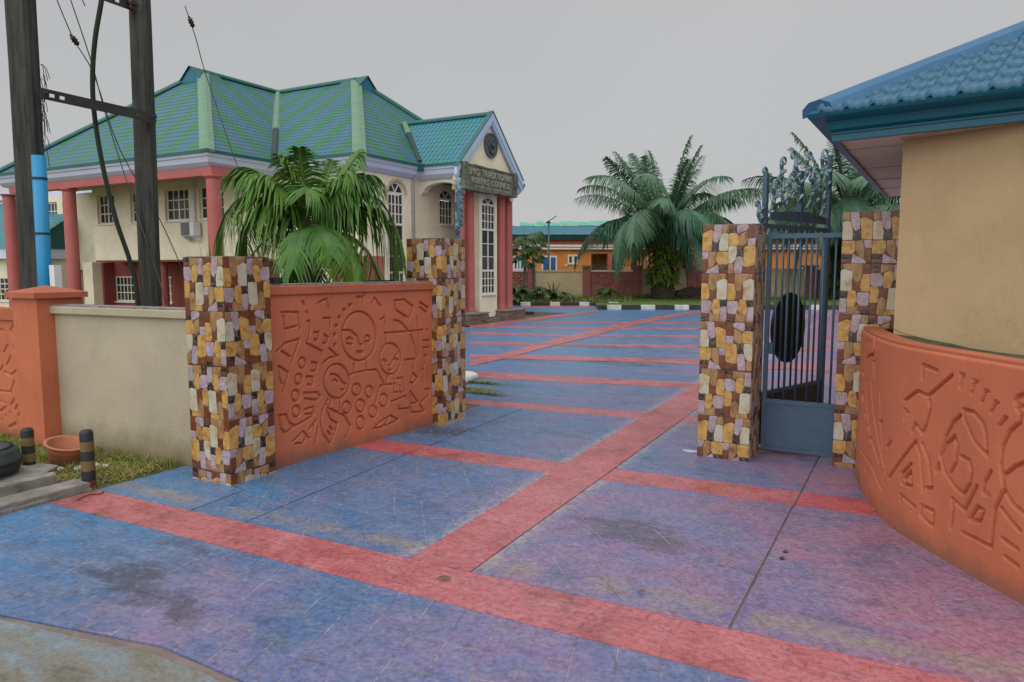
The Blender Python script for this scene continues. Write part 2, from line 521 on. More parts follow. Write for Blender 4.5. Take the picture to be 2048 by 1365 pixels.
def pavingmat(name, red=False, rot=0.0, fresh=False):
    t = NT(name)
    X, Y, Z = t.sep()
    w = t.warp(0.25, 1.4)
    big = t.noise(0.55, 5, 0.62, w)
    mid = t.noise(2.2, 7, 0.66, w)
    streak = t.noise(1.6, 6, 0.7, t.mapping((1.0, 3.2, 1), (0, 0, 0.25), vec=w))
    if not red:
        gx = t.math('ADD', t.math('MULTIPLY', t.math('ADD', X, 6.5), 0.105), t.math('MULTIPLY', t.math('SUBTRACT', Y, 3.0), 0.012))
        gx = t.math('ADD', gx, t.math('MULTIPLY', t.math('SUBTRACT', big, 0.5), 1.7))
        base = t.ramp(gx, (0.0, (0.05, 0.18, 0.38)), (0.25, (0.08, 0.155, 0.32)), (0.5, (0.17, 0.155, 0.32)), (0.85, (0.31, 0.14, 0.215)))
        base = t.mix(t.math('MULTIPLY', t.ramp(streak, (0.42, 0.0), (0.7, 1.0)), 0.5), base, (0.21, 0.22, 0.31))
        base = t.mix(t.math('MULTIPLY', t.ramp(mid, (0.25, 1.0), (0.46, 0.0)), 0.6), base, (0.05, 0.075, 0.125))
        base = t.mix(t.math('MULTIPLY', t.ramp(t.noise(1.1, 6, 0.7, t.mapping(loc=(7, 3, 0))), (0.56, 0.0), (0.72, 1.0)), 0.45), base, (0.29, 0.145, 0.185))
        # sand washed against the edge of the front red band
        d = t.math('ABSOLUTE', t.math('SUBTRACT', t.math('SUBTRACT', Y, t.math('MULTIPLY', X, 0.033)), 4.80))
        sand = t.math('MULTIPLY', t.ramp(d, (0.0, 1.0), (0.2, 0.0)), t.ramp(mid, (0.40, 0.0), (0.56, 0.85)))
        base = t.mix(sand, base, (0.26, 0.225, 0.19))
        # pale scuffed fringe where tyres roll over the edges of the long red band
        for k0, k1 in ((-3.40, -0.034), (-2.84, -0.026)):
            e = t.math('ABSOLUTE', t.math('SUBTRACT', X, t.math('MULTIPLY_ADD', t.math('SUBTRACT', Y, 4.5), k1, k0)))
            fr = t.math('MULTIPLY', t.math('GREATER_THAN', Y, 4.45), t.ramp(e, (0.0, 1.0), (0.17, 0.0)))
            fr = t.math('MULTIPLY', fr, t.ramp(t.noise(9, 5, 0.75), (0.38, 0.0), (0.55, 0.85)))
            base = t.mix(fr, base, (0.36, 0.33, 0.35))
        sm = t.noise(1.3, 6, 0.72, t.mapping((0.55, 2.6, 1), (0, 0, -2.24), vec=w))
        base = t.mix(t.math('MULTIPLY', t.ramp(sm, (0.58, 0.0), (0.72, 1.0)), 0.5), base, (0.045, 0.05, 0.07))
    else:
        base = t.ramp(mid, (0.3, (0.28, 0.07, 0.08)), (0.5, (0.43, 0.125, 0.145)), (0.75, (0.48, 0.19, 0.215)))
        base = t.mix(t.math('MULTIPLY', t.ramp(big, (0.45, 0.0), (0.7, 1.0)), 0.4), base, (0.42, 0.17, 0.20))
        base = t.mix(t.math('MULTIPLY', t.ramp(streak, (0.55, 0.0), (0.75, 1.0)), 0.35), base, (0.44, 0.26, 0.28))
    st_n = t.noise(3.0, 8, 0.8, t.mapping((0.8, 2.4, 1), (0, 0, -2.24), vec=w))
    wx = t.math('MULTIPLY', t.math('SUBTRACT', t.noise(1.9, 7, 0.72), 0.5), 1.5)
    wy = t.math('MULTIPLY', t.math('SUBTRACT', t.noise(2.1, 7, 0.72, t.mapping(loc=(5, 8, 2))), 0.5), 0.9)
    if fresh: base = t.mix(0.45, base, (0.50, 0.055, 0.06))
    # oil and water stains, each with its own ragged outline
    for sx, sy, ax, ay, k in STAINS:
        ex = t.math('DIVIDE', t.math('SUBTRACT', t.math('ADD', X, wx), sx), ax)
        ey = t.math('DIVIDE', t.math('SUBTRACT', t.math('ADD', Y, wy), sy), ay)
        dd = t.math('ADD', t.math('MULTIPLY', ex, ex), t.math('MULTIPLY', ey, ey))
        dm = t.math('MULTIPLY', t.ramp(dd, (0.0, 1.0), (1.0, 0.0)), 0.5)
        dm = t.ramp(t.math('ADD', dm, st_n), (0.64, 0.0), (0.92, 1.0))
        base = t.mix(t.math('MULTIPLY', t.math('MULTIPLY', dm, t.math('LESS_THAN', dd, 1.3)), k * 0.72), base, (0.04, 0.038, 0.045))
    br = t.n.new("ShaderNodeTexBrick")
    br.offset = 0.5
    br.inputs["Scale"].default_value = 1.0
    br.inputs["Color1"].default_value = br.inputs["Color2"].default_value = (0, 0, 0, 1)
    br.inputs["Mortar"].default_value = (1, 1, 1, 1)
    br.inputs["Mortar Size"].default_value = 0.006 if red else 0.0075
    br.inputs["Mortar Smooth"].default_value = 0.3
    br.inputs["Brick Width"].default_value = 0.22 if red else 0.62
    br.inputs["Row Height"].default_value = 0.11 if red else 0.26
    t.l.new(t.mapping(rot=(0, 0, rot), vec=t.warp(0.02, 3.0)), br.inputs["Vector"])
    seen = t.ramp(t.noise(3.4, 3, 0.6, t.mapping(loc=(3, 9, 0))), (0.47, 0.0), (0.56, 1.0))
    line = t.math('MULTIPLY', br.outputs["Color"], seen)
    lc = (0.44, 0.23, 0.22) if red else (0.34, 0.29, 0.31)
    base = t.mix(t.math('MULTIPLY', line, 0.32 if red else 0.64), base, lc)
    shade = t.math('MULTIPLY', br.outputs["Color"], t.ramp(t.noise(3.0, 3, 0.6, t.mapping(loc=(13, 2, 0))), (0.5, 0.0), (0.6, 1.0)))
    base = t.mix(t.math('MULTIPLY', shade, 0.4), base, (0.08, 0.05, 0.07))
    fine = t.noise(26, 6, 0.72)
    base = t.mix(0.6, base, t.ramp(fine, (0.3, 0.25), (0.5, 0.95), (0.7, 1.5)), 'MULTIPLY')
    scuff = t.noise(7.5, 8, 0.78, t.mapping((1.0, 2.0, 1), (0, 0, -0.6), vec=w))
    base = t.mix(t.math('MULTIPLY', t.ramp(scuff, (0.54, 0.0), (0.68, 1.0)), 0.45), base, (0.36, 0.34, 0.38) if not red else (0.44, 0.30, 0.31))
    sp = t.ramp(t.noise(70, 2, 0.5), (0.68, 0.0), (0.74, 1.0))
    base = t.mix(t.math('MULTIPLY', sp, 0.3), base, (0.42, 0.4, 0.41))
    h = t.math('SUBTRACT', t.math('MULTIPLY', t.noise(9, 6, 0.65), 0.6), t.math('MULTIPLY', br.outputs["Color"], 0.9))
    t.bump(h, 0.55, 0.012)
    ro = t.ramp(mid, (0.3, 0.28), (0.7, 0.55))
    return t.done(base, ro, 0, 0.45)


STAINS = [(-2.05, 5.85, 0.8, 0.4, 0.7), (-5.0, 3.15, 0.6, 0.3, 0.85), (-4.3, 3.05, 0.55, 0.25, 0.8), (-5.75, 8.35, 0.55, 0.5, 0.85),
          (-5.2, 3.75, 0.6, 0.1, 0.6), (-7.2, 12.4, 1.2, 0.5, 0.35), (-6.2, 16.5, 1.6, 0.5, 0.6), (-8.6, 16.0, 1.0, 0.45, 0.55), (-8.5, 19.8, 2.2, 0.5, 0.4),
          (-0.35, 8.3, 0.25, 0.2, 0.5), (-0.1, 6.2, 0.4, 0.9, 0.25), (-4.2, 9.0, 0.5, 0.15, 0.4)]
M['pave_a'] = pavingmat('blue_stamped_concrete', False, -2.24)
M['pave_b'] = pavingmat('blue_stamped_concrete_pressed_deeper', False, -2.30)
M['pave_c'] = pavingmat('blue_stamped_concrete_front', False, -1.86)
M['pave_red'] = pavingmat('red_stamped_concrete', True, 0.0)
M['pave_red_fresh'] = pavingmat('freshly_repainted_red_concrete', True, 0.0, True)
M['joint'] = simple('dirty_joint', (0.16, 0.13, 0.125), (0.26, 0.21, 0.19), 4, 0.9, 0.3)


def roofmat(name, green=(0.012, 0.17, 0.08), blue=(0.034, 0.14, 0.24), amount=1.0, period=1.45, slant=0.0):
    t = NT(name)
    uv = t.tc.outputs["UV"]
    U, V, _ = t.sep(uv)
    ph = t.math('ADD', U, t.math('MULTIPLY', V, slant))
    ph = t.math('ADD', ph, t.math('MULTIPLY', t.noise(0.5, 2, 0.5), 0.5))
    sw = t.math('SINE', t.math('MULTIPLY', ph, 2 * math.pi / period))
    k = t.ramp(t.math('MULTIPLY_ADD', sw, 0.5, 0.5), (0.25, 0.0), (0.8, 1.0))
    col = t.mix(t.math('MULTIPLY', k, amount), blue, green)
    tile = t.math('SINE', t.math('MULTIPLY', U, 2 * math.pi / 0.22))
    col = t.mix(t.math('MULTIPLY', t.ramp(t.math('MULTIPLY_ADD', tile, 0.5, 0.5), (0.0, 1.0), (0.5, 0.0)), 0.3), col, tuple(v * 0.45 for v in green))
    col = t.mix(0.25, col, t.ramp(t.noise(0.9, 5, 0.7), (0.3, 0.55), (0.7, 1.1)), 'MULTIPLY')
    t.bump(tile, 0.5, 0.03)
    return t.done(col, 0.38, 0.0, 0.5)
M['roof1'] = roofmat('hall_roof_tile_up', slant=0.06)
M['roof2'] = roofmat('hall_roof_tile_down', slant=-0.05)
M['roof3'] = roofmat('portico_roof_tile', (0.02, 0.19, 0.175), (0.022, 0.195, 0.275), 0.5, 3.0)
M['hipcap'] = simple('pale_green_hip_cap', (0.15, 0.285, 0.185), (0.12, 0.235, 0.17), 2, 0.45, 0.08)
M['teal_edge'] = simple('teal_roof_edge', (0.015, 0.13, 0.12), (0.02, 0.1, 0.1), 2, 0.45, 0.05)
M['valley_dark'] = simple('dirty_valley_metal', (0.04, 0.05, 0.055), (0.02, 0.05, 0.05), 3, 0.7, 0.2)
M['hut_tile'] = simple('steel_blue_roof_tile', (0.05, 0.165, 0.275), (0.028, 0.12, 0.215), 5, 0.42, 0.12, 30)
M['hut_cap'] = simple('steel_blue_hip_cap', (0.04, 0.15, 0.30), (0.035, 0.13, 0.26), 2, 0.42, 0.06)
M['fascia'] = simple('deep_teal_gutter', (0.003, 0.16, 0.255), (0.003, 0.14, 0.225), 1.5, 0.38, 0.04)
M['hut_soffit'] = simple('grey_pink_soffit_board', (0.80, 0.75, 0.64), (0.74, 0.69, 0.6), 2, 0.7, 0.08)
M['far_teal'] = simple('bright_teal_sheet_roof', (0.008, 0.165, 0.235), (0.01, 0.14, 0.2), 0.4, 0.5, 0.05)
M['far_teal_dark'] = simple('dark_teal_sheet_roof', (0.015, 0.12, 0.16), (0.02, 0.10, 0.13), 0.4, 0.6, 0.05)
M['far_green'] = simple('sea_green_sheet_roof', (0.06, 0.42, 0.30), (0.12, 0.5, 0.36), 0.3, 0.5, 0.05)
M['ochre'] = simple('ochre_porch_paint', (0.3, 0.2, 0.05), (0.22, 0.15, 0.05), 0.6, 0.7, 0.05)
# ================================================================== THE SETTING: ground, paving, kerbs
rng = random.Random(7)
nrng = np.random.default_rng(11)


def plain(name, mb, mat, **k):
    return mb.build(name, mat, None, **k)


b = MB(); b.face([(-600, -200, -0.03), (500, -200, -0.03), (500, 900, -0.03), (-600, 900, -0.03)])
plain('ground', b, M['earth'], kind='structure')

# courtyard: a joint-coloured bed carrying poured concrete panels and red bands with recessed joints between them
yard = thing('courtyard', 'stamped concrete courtyard of blue panels divided by red bands', 'paving', kind='structure')
bed = MB()
bed.prism([(-7.36, -3), (14, -3), (14, 9.3), (6, 64), (-36, 44), (-24.0, 34.2), (-15.5, 34.2), (-15.4, 24.2), (-14.0, 14.2), (-8.6, 13.9), (-7.36, 9.3)], -0.028, 0.0)
bed.build('bed', M['joint'], yard)
TOP = 0.014


def slab(name, poly, mat, top=TOP):
    m = MB(); m.prism([tuple(p[:2]) for p in poly], 0.0, top)
    return m.build(name, mat, yard)


def pxq(*pts):
    return [tuple(G(900 + x * .26367, 560 + y * .26367)[:2]) for x, y in pts]


g = 0.0045
RED, BA, BB = M['pave_red'], M['pave_a'], M['pave_b']
yA0 = lambda x: 3.86 + 0.022 * (x + 7.3)          # lower and upper edge of the front band
yA1 = lambda x: 4.33 + 0.033 * (x + 7.3)
y20 = lambda x: 7.02 + 0.058 * (x + 6.2)
y21 = lambda x: 7.50 + 0.058 * (x + 6.2)
y30 = lambda x: 10.28 + 0.10 * (x + 6.2)
y31 = lambda x: 10.74 + 0.10 * (x + 6.2)
xl = lambda y: -3.40 - 0.034 * (y - 4.5)
xr = lambda y: -2.84 - 0.026 * (y - 4.5)
slab('red_band', [(-7.34, yA0(-7.34)), (9, yA0(9)), (9, yA1(9)), (-7.34, yA1(-7.34))], RED)
slab('red_band', [(xl(4.5) + g, yA1(xl(4.5)) + g), (xr(4.5) - g, yA1(xr(4.5)) + g), (xr(15.5), 15.5), (xl(15.5), 15.5)], RED, TOP + .004)
for (xa, xb) in ((-6.3, None), (None, -0.04)):
    if xb is None:
        slab('red_band', [(-5.41, y20(-5.41)), (xl(7.2) - g, y20(xl(7.2))), (xl(7.6) - g, y21(xl(7.6))), (-5.45, y21(-5.45))], RED)
        slab('red_band', [(xa, y20(xa)), (-5.42, y20(-5.42)), (-5.46, y21(-5.46)), (xa, y21(xa))], M['pave_red_fresh'])
    else:
        slab('red_band', [(xr(7.2) + g, y20(xr(7.2))), (-0.93, y20(-.93)), (-0.93, y21(-.93)), (xr(7.6) + g, y21(xr(7.6)))], RED)
        slab('red_band', [(-0.91, y20(-.91)), (0.2, y20(.2)), (0.0, y21(0)), (-0.91, y21(-.91))], M['pave_red_fresh'])
slab('red_band', [(-10.5, y30(-10.5)), (xl(10.4) - g, y30(xl(10.4))), (xl(10.9) - g, y31(xl(10.9))), (-10.5, y31(-10.5))], RED)
slab('red_band', [(xr(10.6) + g, y30(xr(10.6))), (5, y30(5)), (5, y31(5)), (xr(11.1) + g, y31(xr(11.1)))], RED)
# panels near the gate
slab('concrete_panel', [(-7.34, 2.52), (-5.2, 3.29 - 0.9), (-3.9, 2.75 - .1), (-2.4, 2.9 - .3), (-1.0, 2.2), (9, 1.2), (9, yA0(9) - g), (-7.34, yA0(-7.34) - g)], M['pave_c'])
slab('concrete_panel', [(-7.34, yA1(-7.34) + g), (-5.93, yA1(-5.93) + g), (-6.0, 5.05), (-7.34, 5.42)], BA)
slab('concrete_panel', [(-5.91, yA1(-5.91) + g), (-5.22, yA1(-5.22) + g), (-5.42, y20(-5.42) - g), (-6.3, y20(-6.3) - g), (-6.3, 5.15), (-5.98, 5.08)], BA)
slab('concrete_panel', [(-5.20, yA1(-5.20) + g), (xl(4.5) - g, yA1(xl(4.5)) + g), (xl(7.1) - g, y20(xl(7.1)) - g), (-5.40, y20(-5.40) - g)], BA)
slab('concrete_panel', [(xr(4.5) + g, yA1(xr(4.5)) + g), (-0.94, yA1(-.94) + g), (-0.94, y20(-.94) - g), (xr(7.2) + g, y20(xr(7.2)) - g)], BB)
slab('concrete_panel', [(-0.92, yA1(-.92) + g), (9, yA1(9) + g), (9, 6.5), (0.3, y20(.3) - g), (-0.92, y20(-.92) - g)], BB)
slab('concrete_panel', [(-6.3, y21(-6.3) + g), (-5.43, y21(-5.43) + g), (-5.55, y30(-5.55) - g), (-6.3, y30(-6.3) - g)], BA)
slab('concrete_panel', [(-5.41, y21(-5.41) + g), (xl(7.6) - g, y21(xl(7.6)) + g), (xl(10.4) - g, y30(xl(10.4)) - g), (-5.53, y30(-5.53) - g)], BA)
slab('concrete_panel', [(xr(7.6) + g, y21(xr(7.6)) + g), (-0.93, y21(-.93) + g), (-0.93, y30(-.93) - g), (xr(10.4) + g, y30(xr(10.4)) - g)], BB)
slab('concrete_panel', [(-0.91, y21(-.91) + g), (5, y21(5) + g), (5, y30(5) - g), (-0.91, y30(-.91) - g)], BB)
slab('concrete_panel', [(-10.5, y31(-10.5) + g), (xl(10.9) - g, y31(xl(10.9)) + g), (xl(13.6) - g, 13.9), (-8.3, 13.5), (-10.5, 13.2)], BA)
slab('concrete_panel', [(xr(11.1) + g, y31(xr(11.1)) + g), (6, y31(6) + g), (6, 15.5), (xr(15.5) + g, 15.5)], BA)
# the wide yard beyond: one poured field with painted bands laid over it
far_field = [tuple(p) for p in [(-10.6, 13.25), (-8.3, 13.55), (xl(13.6) - g, 13.95), (xl(15.5), 15.52), (6, 15.52), (13.5, 15.5), (6, 63.5), (-35.5, 43.8), (-23.8, 34.3), (-15.4, 34.3), (-15.35, 24.2), (-13.9, 14.3)]]
slab('concrete_panel', far_field, BA, 0.008)
for q in ([(150, 700), (1890, 790), (1890, 832), (150, 745)],
          [(150, 572), (520, 574), (1890, 610), (1890, 645), (420, 603), (150, 600)],
          [(150, 622), (390, 568), (680, 486), (1080, 384), (1330, 325), (1700, 262), (1950, 231), (1950, 240), (1500, 325), (1290, 375), (1080, 435), (780, 505), (420, 602), (150, 662)],
          [(150, 470), (700, 486), (640, 502), (150, 488)], [(790, 488), (1890, 500), (1890, 520), (770, 503)],
          [(150, 398), (930, 424), (900, 436), (150, 414)], [(1060, 421), (1890, 425), (1890, 437), (1030, 433)],
          [(150, 348), (1120, 368), (1100, 377), (150, 362)], [(1300, 366), (1890, 368), (1890, 379), (1280, 375)],
          [(640, 319), (1400, 325), (1380, 332), (600, 327)], [(1480, 324), (1890, 324), (1890, 332), (1460, 331)],
          [(150, 352), (480, 306), (800, 268), (1130, 233), (1130, 244), (830, 286), (500, 328), (250, 358), (150, 372)],
          [(540, 202), (1110, 196), (1110, 205), (540, 214)],
          [(2150, 440), (2900, 440), (2900, 452), (2150, 452)], [(2150, 520), (2900, 520), (2900, 540), (2150, 540)],
          [(2150, 640), (2900, 650), (2900, 695), (2150, 680)], [(2150, 330), (2900, 330), (2900, 338), (2150, 338)], [(2150, 376), (2900, 376), (2900, 386), (2150, 386)]):
    slab('red_band', pxq(*q), RED, TOP + (.012 if len(q) > 9 or len(q) == 9 else .005))

# the public road in front, grey worn concrete with a ragged edge
road = MB()
edge = [(-9, 2.15), (-6.4, 2.28), (-5.35, 2.32), (-4.6, 2.42), (-3.9, 2.55), (-3.3, 2.56), (-2.5, 2.50), (-1.4, 2.1), (0, 1.6), (4, 0.6), (9, -.5)]
pts = []
for i in range(len(edge) - 1):
    for k in range(14):
        f = k / 14
        pts.append((edge[i][0] * (1 - f) + edge[i + 1][0] * f, edge[i][1] * (1 - f) + edge[i + 1][1] * f + rng.uniform(-.012, .012)))
road.prism(pts + [(9, -4), (-9, -4)], 0.0, 0.022)


def roadmat():
    t = NT('worn_road_concrete')
    w = t.warp(0.3, 1.2)
    a = t.noise(1.5, 6, 0.7, t.mapping((1, 2.4, 1), (0, 0, .2), vec=w))
    c = t.ramp(a, (0.3, (0.13, 0.115, 0.085)), (0.45, (0.22, 0.215, 0.19)), (0.55, (0.21, 0.25, 0.28)), (0.75, (0.27, 0.34, 0.42)))
    f = t.noise(30, 6, 0.75)
    c = t.mix(0.5, c, t.ramp(f, (0.3, 0.35), (0.65, 1.15)), 'MULTIPLY')
    t.bump(f, 0.6, 0.012)
    return t.done(c, 0.8, 0, 0.3)
plain('road', road, roadmat(), kind='structure')

# grass verge on the left, and lawns at the far wall
b = MB(); b.prism([(-30, 2.0), (-7.37, 2.0), (-7.37, 5.6), (-30, 5.6)], -0.03, 0.006)
plain('verge', b, M['earth'], kind='structure')


def blades(name, n, sampler, mat, h0, h1, w, flat=0.5, kind='stuff', label=None, cat=None, zc=0.0):
    V = np.zeros((n, 5, 3)); r = nrng
    base = sampler(n)
    a = r.uniform(0, 2 * np.pi, n); h = r.uniform(h0, h1, n); lean = r.uniform(0.1, 1.0, n) ** flat
    dirv = np.stack([np.cos(a), np.sin(a)], 1); side = np.stack([-np.sin(a), np.cos(a)], 1)
    up = h * np.cos(lean * 1.45); out = h * np.sin(lean * 1.45)
    ww = w * r.uniform(0.6, 1.3, n)
    V[:, 0, :2] = base - side * ww[:, None] / 2; V[:, 1, :2] = base + side * ww[:, None] / 2
    V[:, 2, :2] = base + dirv * (out * .45)[:, None] + side * ww[:, None] * .42
    V[:, 3, :2] = base + dirv * (out * .45)[:, None] - side * ww[:, None] * .42
    V[:, 4, :2] = base + dirv * out[:, None]
    z0 = r.uniform(0, 0.03, n) * (1 if flat < 0.5 else 0.2)
    for k in range(5): V[:, k, 2] = zc + z0
    V[:, 2, 2] += up * .62; V[:, 3, 2] += up * .62; V[:, 4, 2] += up * .9
    idx = (np.arange(n) * 5)[:, None]
    F = [tuple(x) for x in np.concatenate([idx, idx + 1, idx + 2, idx + 3], 1)] + [tuple(x) for x in np.concatenate([idx + 3, idx + 2, idx + 4], 1)]
    me = bpy.data.meshes.new(name)
    me.from_pydata(V.reshape(-1, 3), [], F)
    me.materials.append(mat)
    o = link(name, me)
    return setp(o, label, cat, None, kind)


def tri_area(poly):
    P = np.array(poly)
    def f(n):
        k = len(P) - 2
        ar = np.array([abs(np.cross(P[i + 1] - P[0], P[i + 2] - P[0])) for i in range(k)])
        c = nrng.choice(k, n, p=ar / ar.sum())
        u, v = nrng.random(n), nrng.random(n)
        s = u + v > 1; u[s], v[s] = 1 - u[s], 1 - v[s]
        q = P[0] + (P[c + 1] - P[0]) * u[:, None] + (P[c + 2] - P[0]) * v[:, None]
        # tufts: pull blades towards random centres
        ctr = q[nrng.integers(0, n, max(6, n // 60))]
        near = ctr[nrng.integers(0, len(ctr), n)] + nrng.normal(0, 0.06, (n, 2))
        ok = (nrng.random(n) < 0.45)[:, None]
        return np.where(ok, near, q)
    return f


blades('cut_grass', 9000, tri_area([(-12.5, 3.9), (-8.4, 3.9), (-7.45, 4.3), (-7.4, 5.3), (-12.5, 5.0)]), M['dry_grass'], 0.05, 0.17, 0.012, 0.25, label='matted cut grass covering the verge beside the cream wall', cat='grass')
blades('verge_grass', 4200, tri_area([(-12.5, 4.35), (-9.2, 4.2), (-7.5, 4.75), (-7.4, 5.36), (-12.5, 5.05)]), M['grass'], 0.05, 0.16, 0.010, 0.8, label='green grass growing along the foot of the cream wall', cat='grass')
blades('joint_weeds', 260, lambda n: np.stack([-7.36 + nrng.normal(0, 0.03, n), nrng.uniform(2.6, 4.6, n)], 1), M['grass'], 0.02, 0.06, 0.008, 0.8, label='small weeds along the broken kerb edge', cat='weeds')
blades('grass_clippings', 1500, lambda n: np.stack([(c := nrng.choice(3, n)) * 0 + np.array([-7.3, -6.9, -7.5])[c] + nrng.normal(0, .3, n), np.array([11.55, 11.25, 12.3])[c] + nrng.normal(0, .06, n)], 1), M['dry_grass'], 0.05, 0.16, 0.012, 0.1, label='loose grass clippings dropped beside the white kerb end', cat='clippings', zc=TOP)

# ------------------------------------------------------------------ stone-print tiles
TW, TH = 0.307, 0.572


# four tile prints drawn from the photographed tiles: (left, top, right, bottom) of the tile, then stones as kind + outline
GO, TA, WH, LI, BR, BK = range(6)
PRINTS = [
 ((95, 412, 335, 870), [
  (TA, [(115, 412), (270, 412), (270, 500), (258, 560), (225, 582), (196, 545), (195, 462), (116, 456)]), (WH, [(97, 474), (150, 452), (190, 456), (195, 500), (190, 575), (193, 640), (182, 658), (100, 658)]),
  (BR, [(272, 412), (335, 412), (335, 500), (272, 503)]), (BR, [(196, 552), (224, 586), (256, 572), (252, 625), (262, 655), (235, 662), (192, 650)]), (GO, [(275, 507), (335, 505), (335, 665), (268, 662), (255, 622), (260, 560)]),
  (BK, [(95, 662), (165, 660), (155, 722), (95, 720)]), (GO, [(165, 662), (195, 648), (222, 656), (234, 740), (216, 800), (160, 806), (154, 740)]), (LI, [(236, 672), (328, 670), (335, 700), (326, 788), (258, 794), (232, 750)]),
  (LI, [(95, 724), (153, 728), (156, 850), (95, 854)]), (TA, [(160, 810), (218, 803), (250, 770), (257, 865), (158, 868)]), (BR, [(259, 798), (335, 792), (335, 836), (259, 834)]), (BK, [(259, 838), (335, 840), (335, 870), (259, 870)]), (BR, [(95, 412), (113, 412), (113, 455), (95, 468)]), (TA, [(95, 856), (156, 853), (156, 870), (95, 870)])]),
 ((335, 412, 580, 885), [
  (BK, [(335, 412), (410, 418), (408, 455), (335, 452)]), (BR, [(335, 456), (408, 459), (410, 495), (335, 497)]), (TA, [(412, 420), (518, 425), (514, 472), (440, 490), (414, 500)]), (LI, [(335, 500), (412, 501), (440, 540), (432, 620), (355, 622), (335, 596)]),
  (GO, [(442, 496), (500, 476), (516, 500), (515, 570), (495, 636), (440, 634), (437, 545)]), (LI, [(520, 425), (580, 430), (580, 566), (518, 562)]), (BK, [(517, 568), (580, 570), (580, 630), (500, 634)]),
  (GO, [(335, 620), (395, 626), (410, 665), (398, 770), (335, 778)]), (BR, [(405, 638), (475, 640), (472, 725), (440, 714), (410, 738)]), (WH, [(482, 640), (540, 630), (575, 640), (574, 815), (540, 838), (470, 834), (478, 740)]),
  (TA, [(400, 745), (420, 715), (442, 716), (466, 745), (466, 850), (440, 885), (395, 880)]), (BR, [(335, 784), (394, 778), (392, 885), (335, 885)]), (GO, [(470, 840), (550, 840), (556, 885), (445, 885)]), (BR, [(557, 832), (580, 818), (580, 885), (558, 885)])]),
 ((515, 115, 795, 650), [
  (BR, [(515, 115), (638, 115), (634, 165), (590, 172), (515, 202)]), (GO, [(517, 206), (560, 185), (600, 168), (637, 188), (620, 290), (615, 402), (515, 405)]), (LI, [(642, 115), (730, 115), (714, 225), (700, 275), (672, 312), (630, 288)]),
  (BK, [(630, 294), (690, 326), (696, 380), (665, 410), (619, 398)]), (TA, [(733, 115), (795, 115), (792, 205), (724, 205)]), (WH, [(718, 212), (755, 208), (793, 218), (793, 404), (699, 404), (694, 330)]),
  (LI, [(515, 410), (592, 408), (576, 488), (515, 490)]), (TA, [(598, 408), (662, 414), (664, 520), (630, 580), (582, 602), (580, 490)]), (GO, [(668, 414), (795, 412), (795, 550), (692, 552), (668, 512)]), (BR, [(515, 495), (575, 495), (576, 602), (552, 632), (515, 630)]),
  (LI, [(578, 607), (640, 580), (688, 546), (700, 646), (560, 650)]), (BK, [(703, 558), (795, 556), (795, 600), (703, 600)]), (BR, [(703, 604), (795, 604), (795, 650), (703, 650)]), (BK, [(515, 634), (552, 636), (556, 650), (515, 650)])]),
 ((505, 655, 785, 1190), [
  (BR, [(505, 655), (587, 655), (580, 706), (505, 706)]), (BK, [(505, 710), (586, 709), (580, 746), (505, 748)]), (LI, [(590, 662), (660, 655), (700, 662), (712, 690), (700, 716), (640, 740), (606, 756), (588, 740)]), (BR, [(714, 660), (785, 656), (785, 802), (704, 806)]),
  (GO, [(505, 754), (570, 746), (600, 760), (622, 802), (608, 884), (505, 888)]), (TA, [(625, 762), (700, 726), (702, 850), (655, 892), (612, 884)]), (LI, [(705, 810), (785, 806), (785, 888), (704, 886)]), (WH, [(505, 892), (592, 890), (597, 950), (580, 1040), (545, 1080), (505, 1082)]),
  (BK, [(596, 896), (655, 900), (664, 1004), (620, 1004), (600, 960)]), (GO, [(668, 902), (725, 886), (785, 894), (785, 1095), (705, 1118), (660, 1108)]), (LI, [(590, 1012), (620, 1002), (656, 1010), (660, 1084), (648, 1190), (568, 1190), (576, 1062)]),
  (TA, [(505, 1086), (566, 1084), (562, 1190), (505, 1190)]), (BR, [(654, 1116), (705, 1122), (785, 1100), (785, 1190), (652, 1190)])]),
]


def stone_shapes(w, h, seed):
    """stones of one tile print in metres; a cut tile keeps its upper part"""
    x0, y0, x1, y1 = PRINTS[seed % 4][0]
    r = random.Random(seed)
    flip = (seed // 4) % 2
    out = []
    for k, P in PRINTS[seed % 4][1]:
        q = [((px - x0) / (x1 - x0) * TW, h - (py - y0) / (y1 - y0) * TH) for px, py in P]
        if flip: q = [(TW - a, c) for a, c in q][::-1]
        if min(c for a, c in q) < .004:          # clip at the cut edge
            o = []
            for i in range(len(q)):
                a, c = q[i], q[(i + 1) % len(q)]
                if a[1] >= .003: o.append(a)
                if (a[1] >= .003) != (c[1] >= .003):
                    f = (.003 - a[1]) / (c[1] - a[1]); o.append((a[0] + (c[0] - a[0]) * f, .003))
            q = o
        if len(q) < 3: continue
        ch = []                                   # one corner-cutting pass rounds the outline
        for i in range(len(q)):
            a, c = q[i], q[(i + 1) % len(q)]
            ch += [(a[0] * .92 + c[0] * .08, a[1] * .92 + c[1] * .08), (a[0] * .08 + c[0] * .92, a[1] * .08 + c[1] * .92)]
        ar = sum(ch[i][0] * ch[(i + 1) % len(ch)][1] - ch[(i + 1) % len(ch)][0] * ch[i][1] for i in range(len(ch)))
        if abs(ar) < 2e-4: continue
        if ar < 0: ch = ch[::-1]
        out.append(([(min(max(a, .001), w - .001), min(max(c, .001), h - .001)) for a, c in ch], k))
    return out


